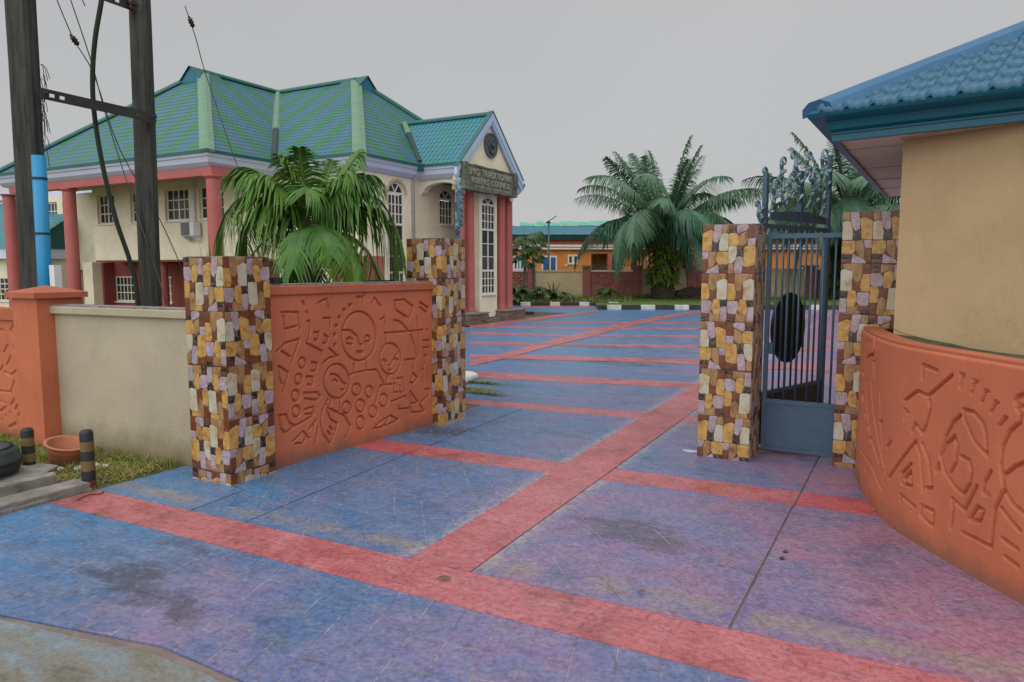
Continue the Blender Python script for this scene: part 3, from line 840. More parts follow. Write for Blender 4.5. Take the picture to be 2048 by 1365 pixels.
def stone_mesh(poly, k, name='stone'):
    """low domed stone; the tile lies in x-z, its face looks to -y"""
    cx = sum(p[0] for p in poly) / len(poly); cz = sum(p[1] for p in poly) / len(poly)
    m = MB(); n = len(poly)
    rings = []
    for sc, d in ((1.012, 0.0), (1.0, 0.0022), (0.95, 0.0036)):
        rings.append(len(m.v))
        for px, pz in poly: m.v.append((cx + (px - cx) * sc, -d, cz + (pz - cz) * sc))
    for a, c in zip(rings, rings[1:]):
        for i in range(n):
            j = (i + 1) % n
            m.f.append((a + i, a + j, c + j, c + i)); m.m.append(0)
    m.v.append((cx, -0.0046, cz)); e = len(m.v) - 1
    for i in range(n):
        m.f.append((rings[2] + i, rings[2] + (i + 1) % n, e)); m.m.append(0)
    return m.mesh(name, STONE[k], False)


_tiles = {}


def tile_kit(w, h, seed):
    key = (round(w, 3), round(h, 3), seed)
    if key not in _tiles:
        body = MB(); body.box(0.0012, w - .0012, 0.0, 0.012, 0.0012, h - .0012)
        _tiles[key] = (body.mesh('tile', M['tile_base']), [stone_mesh(p, k) for p, k in stone_shapes(w, h, seed)])
    return _tiles[key]


def tile_face(root, O, U, ncol, height, seed0, z0=0.0):
    """clad a face with tiles from the top down: O = bottom left corner (world), U = direction along the face"""
    O, U = Vector(O), Vector(U).normalized()
    N = U.cross(Vector((0, 0, 1)))            # outwards
    z = height
    row = 0
    while z > z0 + 0.02:
        h = min(TH, z - z0)
        for c in range(ncol):
            body, stones = tile_kit(TW, h, (seed0 + row * 2 + (c if (row + seed0) % 3 else 0)) % 8)
            p = O + U * (c * TW) + Vector((0, 0, z - h)) + N * 0.012
            m4 = Matrix((( U.x, -N.x, 0, p.x), (U.y, -N.y, 0, p.y), (0, 0, 1, p.z), (0, 0, 0, 1)))
            t = bpy.data.objects.new('tile', body); COL.objects.link(t)
            t.parent = root
            t.matrix_local = Matrix.Translation(-root.location) @ m4
            for s in stones:
                so = bpy.data.objects.new('stone', s); COL.objects.link(so); so.parent = t
        z -= h
        row += 1


def pillar(x1, y0, h, depth_tiles, label, seed, faces='SE', w=2 * TW):
    """x1 = right (east) face, y0 = front (south) face"""
    x0 = x1 - w; y1 = y0 + depth_tiles * TW
    root = thing('tiled_gate_pillar', label, 'gate pillar', ((x0 + x1) / 2, (y0 + y1) / 2, 0), 'gate pillars clad in stone-print tiles')
    c = MB(); c.box(x0 + .013, x1 - .013, y0 + .013, y1 - .013, 0, h - .004)
    c.build('core', M['tile_base'], root)
    if 'S' in faces: tile_face(root, (x0, y0 + .012, 0), (1, 0, 0), 2, h, seed)
    if 'E' in faces: tile_face(root, (x1 - .012, y0, 0), (0, 1, 0), depth_tiles, h, seed + 3)
    # the two faces turned away carry the same tiles, joined into one cladding
    st = MB(); mats = STONE + [M['tile_base']]
    for O, U, N in (((x1, y1 - .012), (-1, 0), (0, 1)), ((x0 + .012, y1), (0, -1), (-1, 0))):
        nc = 2 if U[0] else depth_tiles
        z = h; row = 0
        while z > .02:
            hh = min(TH, z)
            for k in range(nc):
                for poly, kind in stone_shapes(TW, hh, (seed + row + k) % 8):
                    pts = [(O[0] + U[0] * (k * TW + a) + N[0] * .006, O[1] + U[1] * (k * TW + a) + N[1] * .006, z - hh + bb) for a, bb in poly]
                    st.extr(pts, (-N[0] * .008, -N[1] * .008, 0), kind)
            z -= hh; row += 1
    st.build('rear_cladding', mats, root, kind='stuff')
    cp = MB(); cp.box(x0 + .02, x1 - .02, y0 + .02, y1 - .02, h - .004, h + .006)
    cp.build('cap_mortar', M['coping_stone'], root)
    return root


pillar(-6.22, 5.10, 2.425, 2, 'short tiled pillar at the near end of the carved orange wall', 1)
pillar(-5.93, 8.62, 2.735, 2, 'tiled pillar at the far end of the carved orange wall, left of the gateway', 4)
pillar(-1.63, 8.74, 2.815, 2, 'tall free-standing tiled pillar between the gateway and the small barred gate', 2)
pillar(-0.13, 9.02, 2.93, 2, 'tiled pillar squeezed between the barred gate and the guardhouse wall', 6)

# ------------------------------------------------------------------ walls carved with line reliefs
def relief_field(U, V, curves, hw, fills, dots, soft=0.42):
    """depth 0..1 for every grid node; curves are polylines in wall coordinates"""
    D = np.full(U.shape, 9.0)
    for c in curves:
        c = np.array(c)
        lo, hi = c.min(0) - 3 * hw, c.max(0) + 3 * hw
        msk = (U >= lo[0]) & (U <= hi[0]) & (V >= lo[1]) & (V <= hi[1])
        if not msk.any(): continue
        u, v = U[msk], V[msk]
        best = D[msk]
        for a, bb in zip(c[:-1], c[1:]):
            d = bb - a; L2 = max(d @ d, 1e-9)
            t = np.clip(((u - a[0]) * d[0] + (v - a[1]) * d[1]) / L2, 0, 1)
            best = np.minimum(best, np.hypot(u - a[0] - t * d[0], v - a[1] - t * d[1]))
        D[msk] = best
    H = np.clip((hw - D) / (hw * soft), 0, 1)
    for poly in fills:
        P = np.array(poly); ins = np.zeros(U.shape, bool)
        j = len(P) - 1
        for i in range(len(P)):
            cond = (P[i, 1] > V) != (P[j, 1] > V)
            xx = (P[j, 0] - P[i, 0]) * (V - P[i, 1]) / (P[j, 1] - P[i, 1] + 1e-12) + P[i, 0]
            ins ^= cond & (U < xx)
            j = i
        H = np.maximum(H, ins * 1.0)
    for (cu, cv, ru, rv) in dots:
        H = np.maximum(H, np.clip((1.0 - np.hypot((U - cu) / ru, (V - cv) / rv)) / .15, 0, 1))
    return H


def relief_grid(name, us, vs, H, depth, place, mat, parent):
    nu, nv = len(us), len(vs)
    U, V = np.meshgrid(us, vs, indexing='ij')
    P = place(U, V, H * depth).reshape(-1, 3)
    i = np.arange(nu - 1)[:, None] * nv + np.arange(nv - 1)[None, :]
    F = np.stack([i, i + nv, i + nv + 1, i + 1], -1).reshape(-1, 4)
    me = bpy.data.meshes.new(name)
    me.vertices.add(len(P)); me.vertices.foreach_set("co", P.ravel())
    me.loops.add(F.size); me.loops.foreach_set("vertex_index", F.ravel())
    me.polygons.add(len(F)); me.polygons.foreach_set("loop_start", np.arange(len(F)) * 4)
    me.update(calc_edges=True)
    me.polygons.foreach_set('use_smooth', [True] * len(F))
    me.materials.append(mat)
    return link(name, me, parent)


def ell(cx, cy, rx, ry, n=28, a0=0, a1=360):
    return [(cx + rx * math.cos(math.radians(a0 + (a1 - a0) * k / n)), cy + ry * math.sin(math.radians(a0 + (a1 - a0) * k / n))) for k in range(n + 1)]


# --- left carved wall, straight, from the short pillar to the far pillar
LA, LB = np.array([-6.34, 5.715, 0]), np.array([-6.10, 8.72, 0])
LD = (LB - LA); LLEN = np.linalg.norm(LD); LD /= LLEN
LN = np.array([LD[1], -LD[0], 0])


def on_left(x, y):
    d = ray(520 + x * .2637, 560 + y * .2637)
    t = ((LA - _C) @ LN) / (d @ LN)
    p = _C + d * t
    return ((p - LA) @ LD, p[2])


Lc = [[(163, 247), (293, 247), (305, 380)], [(180, 272), (190, 375), (278, 352)],
      [(360, 315), (378, 312), (380, 380), (372, 430), (355, 482), (475, 543), (470, 572)], [(445, 175), (508, 143), (525, 210)], [(482, 292), (537, 292), (533, 360)],
      [(412, 398), (450, 398), (440, 460), (415, 452)], [(490, 415), (518, 440), (500, 485), (484, 478)], [(527, 520), (585, 573)],
      ell(752, 428, 130, 186, 40), [(625, 382), (690, 385), (740, 430), (757, 490), (776, 493)], [(652, 465), (662, 447), (680, 438), (697, 446), (706, 460)], [(660, 482), (702, 490)],
      [(797, 450), (804, 430), (818, 422), (832, 430), (838, 450)], [(797, 468), (835, 466)], [(735, 545), (782, 545), (780, 554), (738, 554)],
      [(713, 638), (715, 705)], [(805, 612), (812, 688), (890, 682), (945, 795)], [(670, 728), (720, 708), (805, 690)],
      ell(990, 600, 80, 118, 32), [(1055, 545), (1020, 590), (995, 645), (975, 650)], [(930, 615), (945, 605), (960, 625)], [(1018, 605), (1035, 597), (1050, 615)], [(975, 684), (998, 684)],
      [(965, 735), (962, 790)], [(1020, 725), (1022, 790)], [(1028, 788), (913, 805), (870, 960)], ell(860, 1000, 30, 45, 20),
      [(1035, 752), (1085, 743), (1098, 850), (1015, 855), (1032, 790)], [(1045, 800), (1040, 850)], [(1065, 800), (1066, 850)],
      ell(585, 770, 95, 130, 32), [(540, 717), (572, 718), (603, 738), (635, 785), (655, 790)], [(555, 775), (566, 760), (575, 757), (592, 778)], [(490, 622), (530, 592), (600, 578)], [(500, 615), (480, 640)],
      [(540, 905), (530, 970)], [(612, 900), (607, 1000)], [(515, 910), (475, 990), (462, 1080), (480, 1170), (535, 1245), (560, 1180), (590, 1090), (540, 1060), (515, 1000), (512, 950)],
      [(530, 1112), (555, 1140)], [(515, 1150), (540, 1180)], [(525, 975), (640, 1030), (688, 1110), (653, 1200)],
      ell(735, 835, 33, 45, 22), ell(832, 850, 28, 44, 22), ell(940, 915, 32, 48, 22), ell(765, 958, 33, 48, 22), ell(660, 970, 32, 45, 22), ell(765, 1085, 30, 50, 22),
      ell(322, 632, 26, 40, 20), ell(295, 755, 26, 40, 20), ell(272, 880, 27, 42, 20), ell(278, 1000, 28, 42, 20),
      [(395, 625), (437, 635), (425, 695), (390, 690)], [(355, 735), (405, 738), (400, 800), (365, 795)], [(335, 860), (440, 855), (460, 885), (438, 912), (340, 902)], [(340, 985), (408, 965), (415, 1015), (345, 1020)],
      [(130, 542), (195, 480), (300, 450), (245, 620)], [(165, 540), (235, 587)], [(145, 655), (217, 705), (175, 850)], [(147, 665), (150, 740), (170, 795)],
      [(145, 1030), (200, 1022), (225, 1085), (270, 1110), (390, 1040)], [(148, 1040), (160, 1130), (195, 1163), (260, 1110)],
      [(255, 1225), (330, 1150), (378, 1205)], [(270, 1243), (330, 1240), (345, 1200)], [(425, 1070), (370, 1140)], [(415, 1085), (408, 1140)], [(440, 1120), (420, 1250)],
      [(735, 130), (785, 130)], [(800, 92), (790, 130), (780, 175)], [(850, 180), (872, 135), (918, 203)],
      [(1017, 158), (1095, 150), (1165, 205), (1130, 300)], [(1020, 170), (1035, 230), (1120, 285)], [(1213, 170), (1280, 215), (1268, 250), (1210, 205), (1213, 170)],
      [(915, 305), (945, 282), (952, 340)], [(1017, 305), (1050, 312), (1080, 330), (1125, 385)], [(945, 405), (1125, 392), (1240, 380)], [(955, 405), (960, 490)],
      [(1193, 285), (1200, 400)], [(1205, 410), (1205, 575)], [(1145, 420), (1175, 500), (1192, 590)], [(1100, 610), (1180, 600), (1165, 680)], [(1140, 775), (1165, 710), (1198, 745), (1165, 785), (1140, 775)],
      [(1240, 460), (1292, 460)], [(1243, 515), (1285, 512)], [(1247, 575), (1270, 572), (1268, 590)], [(1250, 630), (1225, 700)], [(1240, 680), (1240, 800)],
      [(1253, 830), (1290, 828), (1288, 870), (1210, 940)], [(1142, 845), (1200, 930), (1150, 940), (1135, 860), (1142, 845)], [(1215, 945), (1248, 998), (1155, 1008), (1140, 960)],
      [(998, 925), (1050, 905), (1110, 878), (1115, 910)], [(1050, 950), (1055, 980), (1140, 975)], [(862, 1130), (910, 1080), (990, 1030), (1052, 1062), (935, 1115), (862, 1130)], [(935, 1110), (985, 1045)]]
Lf = [[(310, 162), (330, 153), (350, 195), (334, 196)], [(343, 240), (362, 233), (370, 268), (350, 256)], [(612, 828), (648, 822), (638, 842), (618, 840)]]
Ld = [(685, 195, 15, 18), (642, 230, 15, 18), (605, 285, 15, 18), (580, 350, 15, 17), (568, 418, 14, 17), (570, 495, 14, 18), (1268, 385, 8, 16), (676, 455, 12, 10)]
LW = thing('carved_wall', 'orange wall carved with three faces, shapes and circles between two tiled pillars', 'wall', tuple(LA))
us = np.arange(0, LLEN + 1e-6, LLEN / 450); vs = np.arange(0, 2.0001, 2.0 / 310)
UU, VV = np.meshgrid(us, vs, indexing='ij')
dots = []
for (cx, cy, rx, ry) in Ld:
    c = on_left(cx, cy); e = on_left(cx + rx, cy); f = on_left(cx, cy + ry)
    dots.append((c[0], c[1], abs(e[0] - c[0]), abs(f[1] - c[1])))
H = relief_field(UU, VV, [[on_left(*p) for p in c] for c in Lc], 0.0155, [[on_left(*p) for p in c] for c in Lf], dots)
relief_grid('carved_face', us, vs, H, 0.036, lambda U, V, D: LA + U[..., None] * LD + np.array([0, 0, 1.0]) * V[..., None] + LN * (-D)[..., None], M['orange'], LW)
m = MB(); m.obox(LA - LN * .045, LD * LLEN, -LN * .155, (0, 0, 2.0)); m.build('wall_core', M['orange'], LW)
m = MB(); m.obox(LA + LN * .03 + np.array([0, 0, 2.0]), LD * LLEN, -LN * .26, (0, 0, .105)); bevel(m.build('coping', M['orange_smooth'], LW), .012)
m = MB(); m.obox(LA + LN * .015 + np.array([0, 0, 2.105]), LD * LLEN, -LN * .23, (0, 0, .022)); m.build('coping_mortar', M['coping_stone'], LW)

# --- right carved wall: curves round the front of the guardhouse
RT = np.array([(-0.50, 8.98), (-0.49, 8.80), (-0.42, 8.35), (-0.32, 7.85), (-0.18, 7.31), (-0.03, 6.98), (0.14, 6.72), (0.34, 6.43), (0.54, 6.13), (0.78, 5.80), (1.15, 5.38), (1.65, 4.98), (2.3, 4.68), (3.1, 4.5)])


def smooth_path(P, n=200):
    P = np.array(P, float)
    for _ in range(3):
        Q = [P[0]]
        for a, bb in zip(P[:-1], P[1:]): Q += [a * .75 + bb * .25, a * .25 + bb * .75]
        Q.append(P[-1]); P = np.array(Q)
    s = np.r_[0, np.cumsum(np.hypot(*np.diff(P, axis=0).T))]
    t = np.linspace(0, s[-1], n)
    return np.stack([np.interp(t, s, P[:, 0]), np.interp(t, s, P[:, 1])], 1), t


RP, RS = smooth_path(RT, 400)
RTG = np.gradient(RP, axis=0); RTG /= np.linalg.norm(RTG, axis=1)[:, None]
RNO = np.stack([RTG[:, 1], -RTG[:, 0]], 1)      # towards the road
if RNO[100] @ np.array([-1, -1]) < 0: RNO = -RNO
RH = 1.66


def on_right(x, y):
    d = ray(1700 + x * .4394, 640 + y * .4394)
    c = RP[:, 0] * d[1] - RP[:, 1] * d[0]
    k = np.where(np.sign(c[:-1]) != np.sign(c[1:]))[0]
    k = k[0] if len(k) else 0
    f = c[k] / (c[k] - c[k + 1] + 1e-12)
    p = RP[k] * (1 - f) + RP[k + 1] * f
    return (RS[k] * (1 - f) + RS[k + 1] * f, CH + d[2] * (p @ d[:2]) / (d[:2] @ d[:2]))


Rc = [[(75, 182), (80, 167), (95, 160), (108, 158), (111, 140)], [(72, 285), (75, 400), (95, 540), (130, 648)], [(95, 285), (105, 420), (130, 560), (160, 690)], [(135, 325), (138, 450), (147, 582)], [(132, 465), (147, 458)],
      [(185, 553), (167, 582)], [(50, 595), (90, 650), (145, 775)], [(152, 690), (148, 772)], [(66, 678), (80, 690)], [(52, 470), (48, 538)],
      [(330, 265), (330, 206), (395, 232)], [(245, 370), (305, 325), (355, 347), (463, 253)], [(360, 365), (365, 405), (345, 480), (328, 517)], [(265, 425), (250, 410), (247, 452)], [(295, 470), (282, 508)], [(295, 470), (328, 517)],
      [(175, 722), (298, 553), (320, 620), (332, 780)], [(330, 565), (360, 650), (370, 765), (345, 768)], [(232, 745), (235, 700), (278, 655)], [(232, 745), (280, 757), (275, 690), (248, 725)],
      [(228, 822), (230, 797), (293, 852)], [(323, 845), (380, 872), (375, 940), (320, 890), (323, 845)], [(392, 688), (402, 655), (405, 685)],
      [(502, 435), (470, 465), (435, 530), (412, 620), (430, 690), (475, 760), (515, 795), (545, 745), (553, 690), (540, 640), (505, 622)], [(475, 530), (490, 575), (480, 650), (455, 700)], [(475, 532), (440, 565), (425, 600)],
      [(515, 410), (522, 460), (565, 555), (625, 620)], [(515, 410), (560, 420), (600, 465), (618, 520), (622, 600)],
      [(800, 338), (760, 352), (752, 368), (757, 385), (800, 402)], [(757, 400), (777, 430), (772, 468), (725, 510), (695, 575), (685, 660), (700, 770), (660, 860), (648, 950), (640, 1035), (575, 1000), (510, 968)],
      [(705, 705), (750, 668), (800, 650)], [(700, 770), (735, 835), (800, 890)], [(640, 690), (612, 740), (605, 788), (630, 797)], [(575, 757), (520, 868), (465, 815), (468, 870), (458, 950)],
      [(543, 910), (580, 850), (607, 870), (590, 918), (543, 910)], [(705, 1080), (762, 1122)], [(690, 860), (725, 910), (770, 960)], [(690, 995), (760, 1045)]]
Rf = [[(75, 98), (80, 98), (79, 120), (75, 120)], [(91, 96), (96, 96), (95, 118), (91, 118)], [(106, 72), (116, 72), (116, 132), (106, 128)], [(105, 188), (115, 184), (113, 265), (106, 262)],
      [(497, 238), (527, 248), (520, 270), (512, 262), (508, 322), (497, 310)], [(557, 268), (585, 280), (578, 292), (570, 290), (556, 346), (545, 340)], [(610, 312), (638, 325), (632, 334), (622, 332), (602, 382), (590, 375)], [(655, 362), (682, 378), (676, 386), (668, 384), (645, 428), (632, 422)], [(703, 433), (720, 448), (682, 488), (667, 485)]]
Rd = [(60, 242, 4, 16), (58, 350, 4, 28), (68, 430, 4, 16), (80, 490, 4, 14), (90, 545, 4, 16)]
RW = thing('carved_wall', 'curving orange wall carved with figures and a pot, in front of the guardhouse', 'wall', (RP[0][0], RP[0][1], 0))
sv = np.interp(1.0, RP[:, 0], RS)
us = np.r_[np.arange(0, sv, 0.0075), np.arange(sv, RS[-1], .03)]; vs = np.arange(0, RH - .02, 0.0070)
UU, VV = np.meshgrid(us, vs, indexing='ij')
dots = []
for (cx, cy, rx, ry) in Rd:
    c = on_right(cx, cy); e = on_right(cx + rx, cy); f = on_right(cx, cy + ry)
    dots.append((c[0], c[1], max(abs(e[0] - c[0]), .02), abs(f[1] - c[1])))
more = []        # the part beyond the picture's edge carries the same kind of lines
for k in range(26):
    a = rng.uniform(RS[-1] * .62, RS[-1] - .2); z = rng.uniform(.25, 1.3); t = rng.uniform(0, 6.28)
    more.append([(a + .14 * math.cos(t + q * .8) * (1 + .1 * q), z + .14 * math.sin(t + q * .8)) for q in range(rng.choice((2, 3, 4, 6)))])
H = relief_field(UU, VV, [[on_right(*p) for p in c] for c in Rc] + more, 0.017, [[on_right(*p) for p in c] for c in Rf], dots)


def rplace(U, V, D):
    x = np.interp(U, RS, RP[:, 0]); y = np.interp(U, RS, RP[:, 1])
    nx = np.interp(U, RS, RNO[:, 0]); ny = np.interp(U, RS, RNO[:, 1])
    rnd = np.clip((V - (RH - .05)) / .03, 0, 1) ** 2 * .02
    return np.stack([x - nx * (D + rnd), y - ny * (D + rnd), V], -1)


relief_grid('carved_face', us, vs, H, 0.04, rplace, M['orange'], RW)
top = MB(); step = 8
for i in range(0, len(RP) - step, step):
    j = i + step
    q = [RP[i] - RNO[i] * .02, RP[j] - RNO[j] * .02, RP[j] - RNO[j] * .2, RP[i] - RNO[i] * .2]
    top.prism([tuple(p) for p in q], vs[-1] - .02, RH)
    q2 = [RP[i] - RNO[i] * .05, RP[j] - RNO[j] * .05, RP[j] - RNO[j] * .2, RP[i] - RNO[i] * .2]
    top.prism([tuple(p) for p in q2], 0, vs[-1] - .02)
top.build('wall_top', M['orange_smooth'], RW)

# --- cream boundary wall and orange pilaster on the far left
CW = thing('cream_wall', 'low cream wall with stone coping between the orange pilaster and the short tiled pillar', 'wall', (-8.3, 5.4, 0))
c0, c1 = np.array([-9.66, 5.27, 0]), np.array([-6.84, 5.48, 0]); cd = (c1 - c0); cn = np.array([cd[1], -cd[0], 0]) / np.linalg.norm(cd)
m = MB(); m.obox(c0, cd, -cn * .2, (0, 0, 1.73)); m.build('wall_panel', M['cream'], CW)
m = MB(); m.obox(c0 + cn * .06 + np.array([0, 0, 1.73]), cd, -cn * .32, (0, 0, .095)); bevel(m.build('coping', M['cream'], CW), .012)
m = MB(); m.obox(c0 + cn * .045 + np.array([0, 0, 1.825]), cd, -cn * .29, (0, 0, .018)); m.build('coping_mortar', M['coping_stone'], CW)

PIL = thing('orange_pilaster', 'plain orange pilaster with a hipped cap left of the cream wall', 'pilaster', (-9.95, 5.4, 0))
m = MB(); m.box(-10.18, -9.62, 5.06, 5.62, 0, 1.93); m.build('shaft', M['orange'], PIL)
m = MB()
m.box(-10.24, -9.56, 5.0, 5.68, 1.93, 2.0)
for a, c in (((-10.24, 5.0), (-9.56, 5.0)), ((-9.56, 5.0), (-9.56, 5.68)), ((-9.56, 5.68), (-10.24, 5.68)), ((-10.24, 5.68), (-10.24, 5.0))):
    m.face([(*a, 2.0), (*c, 2.0), (-9.9, 5.34, 2.085)])
m.build('cap', M['orange_smooth'], PIL)

FW = thing('carved_wall', 'orange carved wall fragment at the far left edge, left of the plain pilaster', 'wall', (-11.5, 5.2, 0))
us = np.arange(0, 2.6, 0.012); vs = np.arange(0, 1.62, 0.012)
UU, VV = np.meshgrid(us, vs, indexing='ij')


def on_frag(x, y):
    p = PY(x * .3514, 560 + y * .3514, 5.2)
    return (p[0] + 12.75, p[2])


Fc = [[(58, 290), (72, 260), (100, 258)], [(58, 290), (103, 362)], [(0, 285), (20, 290), (45, 365), (20, 415)], [(72, 380), (115, 480)], [(60, 437), (37, 487)], [(15, 490), (0, 520)], [(90, 520), (60, 545), (25, 525)],
      [(0, 635), (60, 640), (80, 575)], [(105, 575), (130, 690)], [(0, 690), (40, 715), (0, 750)], [(80, 680), (60, 715)], [(97, 715), (85, 740)], [(115, 755), (103, 775)], [(48, 840), (90, 815), (90, 830), (48, 840)]]
more = []
for k in range(22):
    a = rng.uniform(.15, 1.7); z = rng.uniform(.3, 1.35); t = rng.uniform(0, 6.28)
    more.append([(a + .12 * math.cos(t + q * .9), z + .12 * math.sin(t + q * .9)) for q in range(rng.choice((2, 3, 4)))])
H = relief_field(UU, VV, [[on_frag(*p) for p in c] for c in Fc] + more, 0.018, [], [(*on_frag(x, y), .02, .02) for x, y in ((57, 757), (35, 775), (12, 795), (130, 800))])
relief_grid('carved_face', us, vs, H, 0.025, lambda U, V, D: np.stack([U - 12.75, 5.2 + D, V], -1), M['orange'], FW)
m = MB(); m.box(-12.75, -10.15, 5.232, 5.4, 0, 1.62); m.build('wall_core', M['orange'], FW)
m = MB(); m.box(-12.75, -10.15, 5.16, 5.44, 1.62, 1.77); m.build('coping', M['orange_smooth'], FW)
# ================================================================== GATES
def bars_leaf(root, O, U, L, z_pan, z_top, nbar, bar_r=0.013, post=0.05, mat='gate_blue', panel_mat='gate_blue', z_bot=0.05, crest_rise=None):
    """a gate leaf in the vertical plane through O along U"""
    O, U = Vector(O), Vector(U).normalized(); N = Vector((U.y, -U.x, 0)); Z = Vector((0, 0, 1))
    A = lambda u, n, z: O + U * u + N * n + Z * z
    fr = MB()
    for u in (0, L - post): fr.obox(A(u, -post / 2, z_bot), U * post, N * post, Z * (z_top - z_bot))
    for z, hh in ((z_bot, .045), (z_pan - .045, .05), (z_top - .055, .055)):
        fr.obox(A(post, -.022, z), U * (L - 2 * post), N * .044, Z * hh)
    fr.build('frame', M[mat], root)
    p = MB(); p.obox(A(post, -.006, z_bot + .045), U * (L - 2 * post), N * .012, Z * (z_pan - z_bot - .09)); p.build('sheet_panel', M[panel_mat], root)
    for k in range(nbar):
        u = post + (L - 2 * post) * (k + .5) / nbar
        t = MB(); t.tube([A(u, 0, z_pan + .004), A(u, 0, z_top - .056)], bar_r, 8); t.build('bar', M[mat], root, True)
    return A


PG = thing('barred_gate', 'small closed blue-grey barred gate with a solid lower panel', 'gate', (-1.6, 9.33, 0))
A = bars_leaf(PG, (-1.60, 9.34, 0), (1, 0.0, 0), 1.02, 0.685, 2.72, 7)
for z in (.5, 2.2):
    t = MB(); t.tube([A(1.03, 0, z), A(1.03, 0, z + .12)], .022, 8); t.build('hinge', M['gate_blue'], PG)
t = MB(); t.obox(A(.03, -.035, 1.25), Vector((.09, 0, 0)), Vector((0, -.02, 0)), Vector((0, 0, .14))); t.build('lock_plate', M['gate_blue'], PG)


def scroll(b, A, u, z, s, flip=1, n=0.0, w=0.05):
    """an acanthus stem: an S-curve ending in a curl, with three curved leaflets"""
    pts = [A(u - flip * .35 * s, n, z), A(u - flip * .05 * s, n, z + .25 * s), A(u + flip * .22 * s, n, z + .7 * s), A(u + flip * .12 * s, n, z + 1.2 * s)]
    c = (u + flip * .42 * s, z + 1.45 * s)
    for k in range(13):
        a = math.radians(200 - 34 * k); r = .34 * s * (1 - k / 15.0)
        pts.append(A(c[0] + flip * r * math.cos(a), n, c[1] + r * math.sin(a)))
    b.tube(pts, [.010, .022, .026, .023] + [.020 - .0011 * k for k in range(13)], 7)
    for (f, dx, dz, L) in ((.3, -.5, .55, .6), (.75, .6, .3, .55), (1.0, -.55, .5, .6)):
        q = []
        for k in range(6):
            t = k / 5
            q.append(A(u + flip * (.1 * s + dx * L * s * t ** .8), n + .03 * math.sin(3 * t), z + f * s + s * L * (dz * 2 * t - 1.1 * t * t * (.6 if dz > .4 else .2))))
        b.tube(q, [.008, .022, .028, .022, .013, .002], 7)


def main_leaf(label, O, U, L, zt, disc, seed):
    r = random.Random(seed)
    root = thing('ornate_gate_leaf', label, 'gate', O, 'tall scroll-topped leaves of the main gate')
    A = bars_leaf(root, O, U, L, 0.73, zt, 11, 0.014, 0.07, 'gate_blue', 'gate_dark')
    # crest: rising header plate with uprights and silvery scrolls
    hp = MB(); hp.extr([A(.25, -.012, zt + .05), A(L - .1, -.012, zt + .05), A(L - .1, -.012, zt + .14), A(L * .62, -.012, zt + .20), A(.25, -.012, zt + .15)], (A(0, .024, 0) - A(0, 0, 0)))
    hp.build('crest_plate', M['gate_blue'], root)
    for u, h in ((.12, .62), (L * .55, .72), (L - .04, 1.0)):
        p = MB(); p.obox(A(u - .028, -.028, zt), (A(.056, 0, 0) - A(0, 0, 0)), (A(0, .056, 0) - A(0, 0, 0)), (0, 0, h)); p.build('crest_upright', M['gate_blue'], root)
    for i, (u, dz, s, fl) in enumerate(((.05, 0.0, .13, -1), (.28, .18, .2, 1), (.5, .26, .2, -1), (.72, .28, .22, 1), (.95, .3, .24, -1), (1.2, .3, .26, 1), (1.45, .28, .24, -1), (.45, .62, .17, 1), (.8, .66, .2, -1), (1.15, .72, .2, 1), (1.5, .7, .24, 1), (1.55, .2, .16, 1), (.2, .5, .14, -1), (L - .1, .62, .2, -1))):
        b = MB(); scroll(b, A, u, zt + dz * .8, s * 1.22, fl, (i % 3 - 1) * .03); b.build('scroll', M['crest'], root, False)
    if disc:
        d = MB()
        cu, cz = disc
        for f, n0, n1 in ((1.0, -.05, -.02), (.82, -.062, -.05)):
            d.extr([A(cu + .43 * f * math.cos(a), n1, cz + .47 * f * math.sin(a)) for a in np.linspace(0, 2 * math.pi, 40)[:-1]], (A(0, n0 - n1, 0) - A(0, 0, 0)))
        d.build('emblem_disc', M['disc_black'], root)
    return root


main_leaf('ornate gate leaf with a black oval disc, swung open behind the small barred gate', (-1.72, 9.42, 0), (.60, 1.62, 0), 1.80, 2.86, (.86, 1.52), 1)
main_leaf('ornate gate leaf standing open edge-on behind the left gateway pillar, only its silvery crest showing', (-6.12, 9.36, 0), (-.545, .838, 0), 1.80, 2.80, None, 2)

# ================================================================== POLES, CABLES
lp = FD(69, 560, 10.55); rp = FD(299, 600, 11.9)
PLX, PLY = lp[0], lp[1]; PRX, PRY = rp[0], rp[1]


def taper_pole(root, x, y, w0, w1, d0, d1, h, lean=(0, 0), rz=0.0):
    b = MB(); n = 10
    cs, sn = math.cos(rz), math.sin(rz)
    r = random.Random(int(x * 100))
    for k in range(n + 1):
        f = k / n; w = (w0 * (1 - f) + w1 * f) / 2; d = (d0 * (1 - f) + d1 * f) / 2
        for sx, sy in ((-1, -.7), (-.7, -1), (.7, -1), (1, -.7), (1, .7), (.7, 1), (-.7, 1), (-1, .7)):
            px, py = sx * w + r.uniform(-.006, .006), sy * d + r.uniform(-.006, .006)
            b.v.append((x + lean[0] * f + px * cs - py * sn, y + lean[1] * f + px * sn + py * cs, h * f))
    for k in range(n):
        for i in range(8):
            j = (i + 1) % 8
            b.f.append((k * 8 + i, k * 8 + j, k * 8 + 8 + j, k * 8 + 8 + i)); b.m.append(0)
    b.f.append(tuple(n * 8 + i for i in range(8))); b.m.append(0)
    return b.build('shaft', M['pole_conc'], root)


LPR = thing('utility_pole', 'wide dark utility pole at the left edge behind the orange pilaster, carrying the blue pipe', 'utility pole', (PLX, PLY, 0))
taper_pole(LPR, PLX, PLY, .33, .31, .28, .26, 8.5, (.10, .02), YAW)
RPR = thing('utility_pole', 'grey utility pole rising behind the cream wall, the right one of the pair', 'utility pole', (PRX, PRY, 0))
taper_pole(RPR, PRX, PRY, .29, .26, .25, .22, 8.8, (.14, .02), YAW)
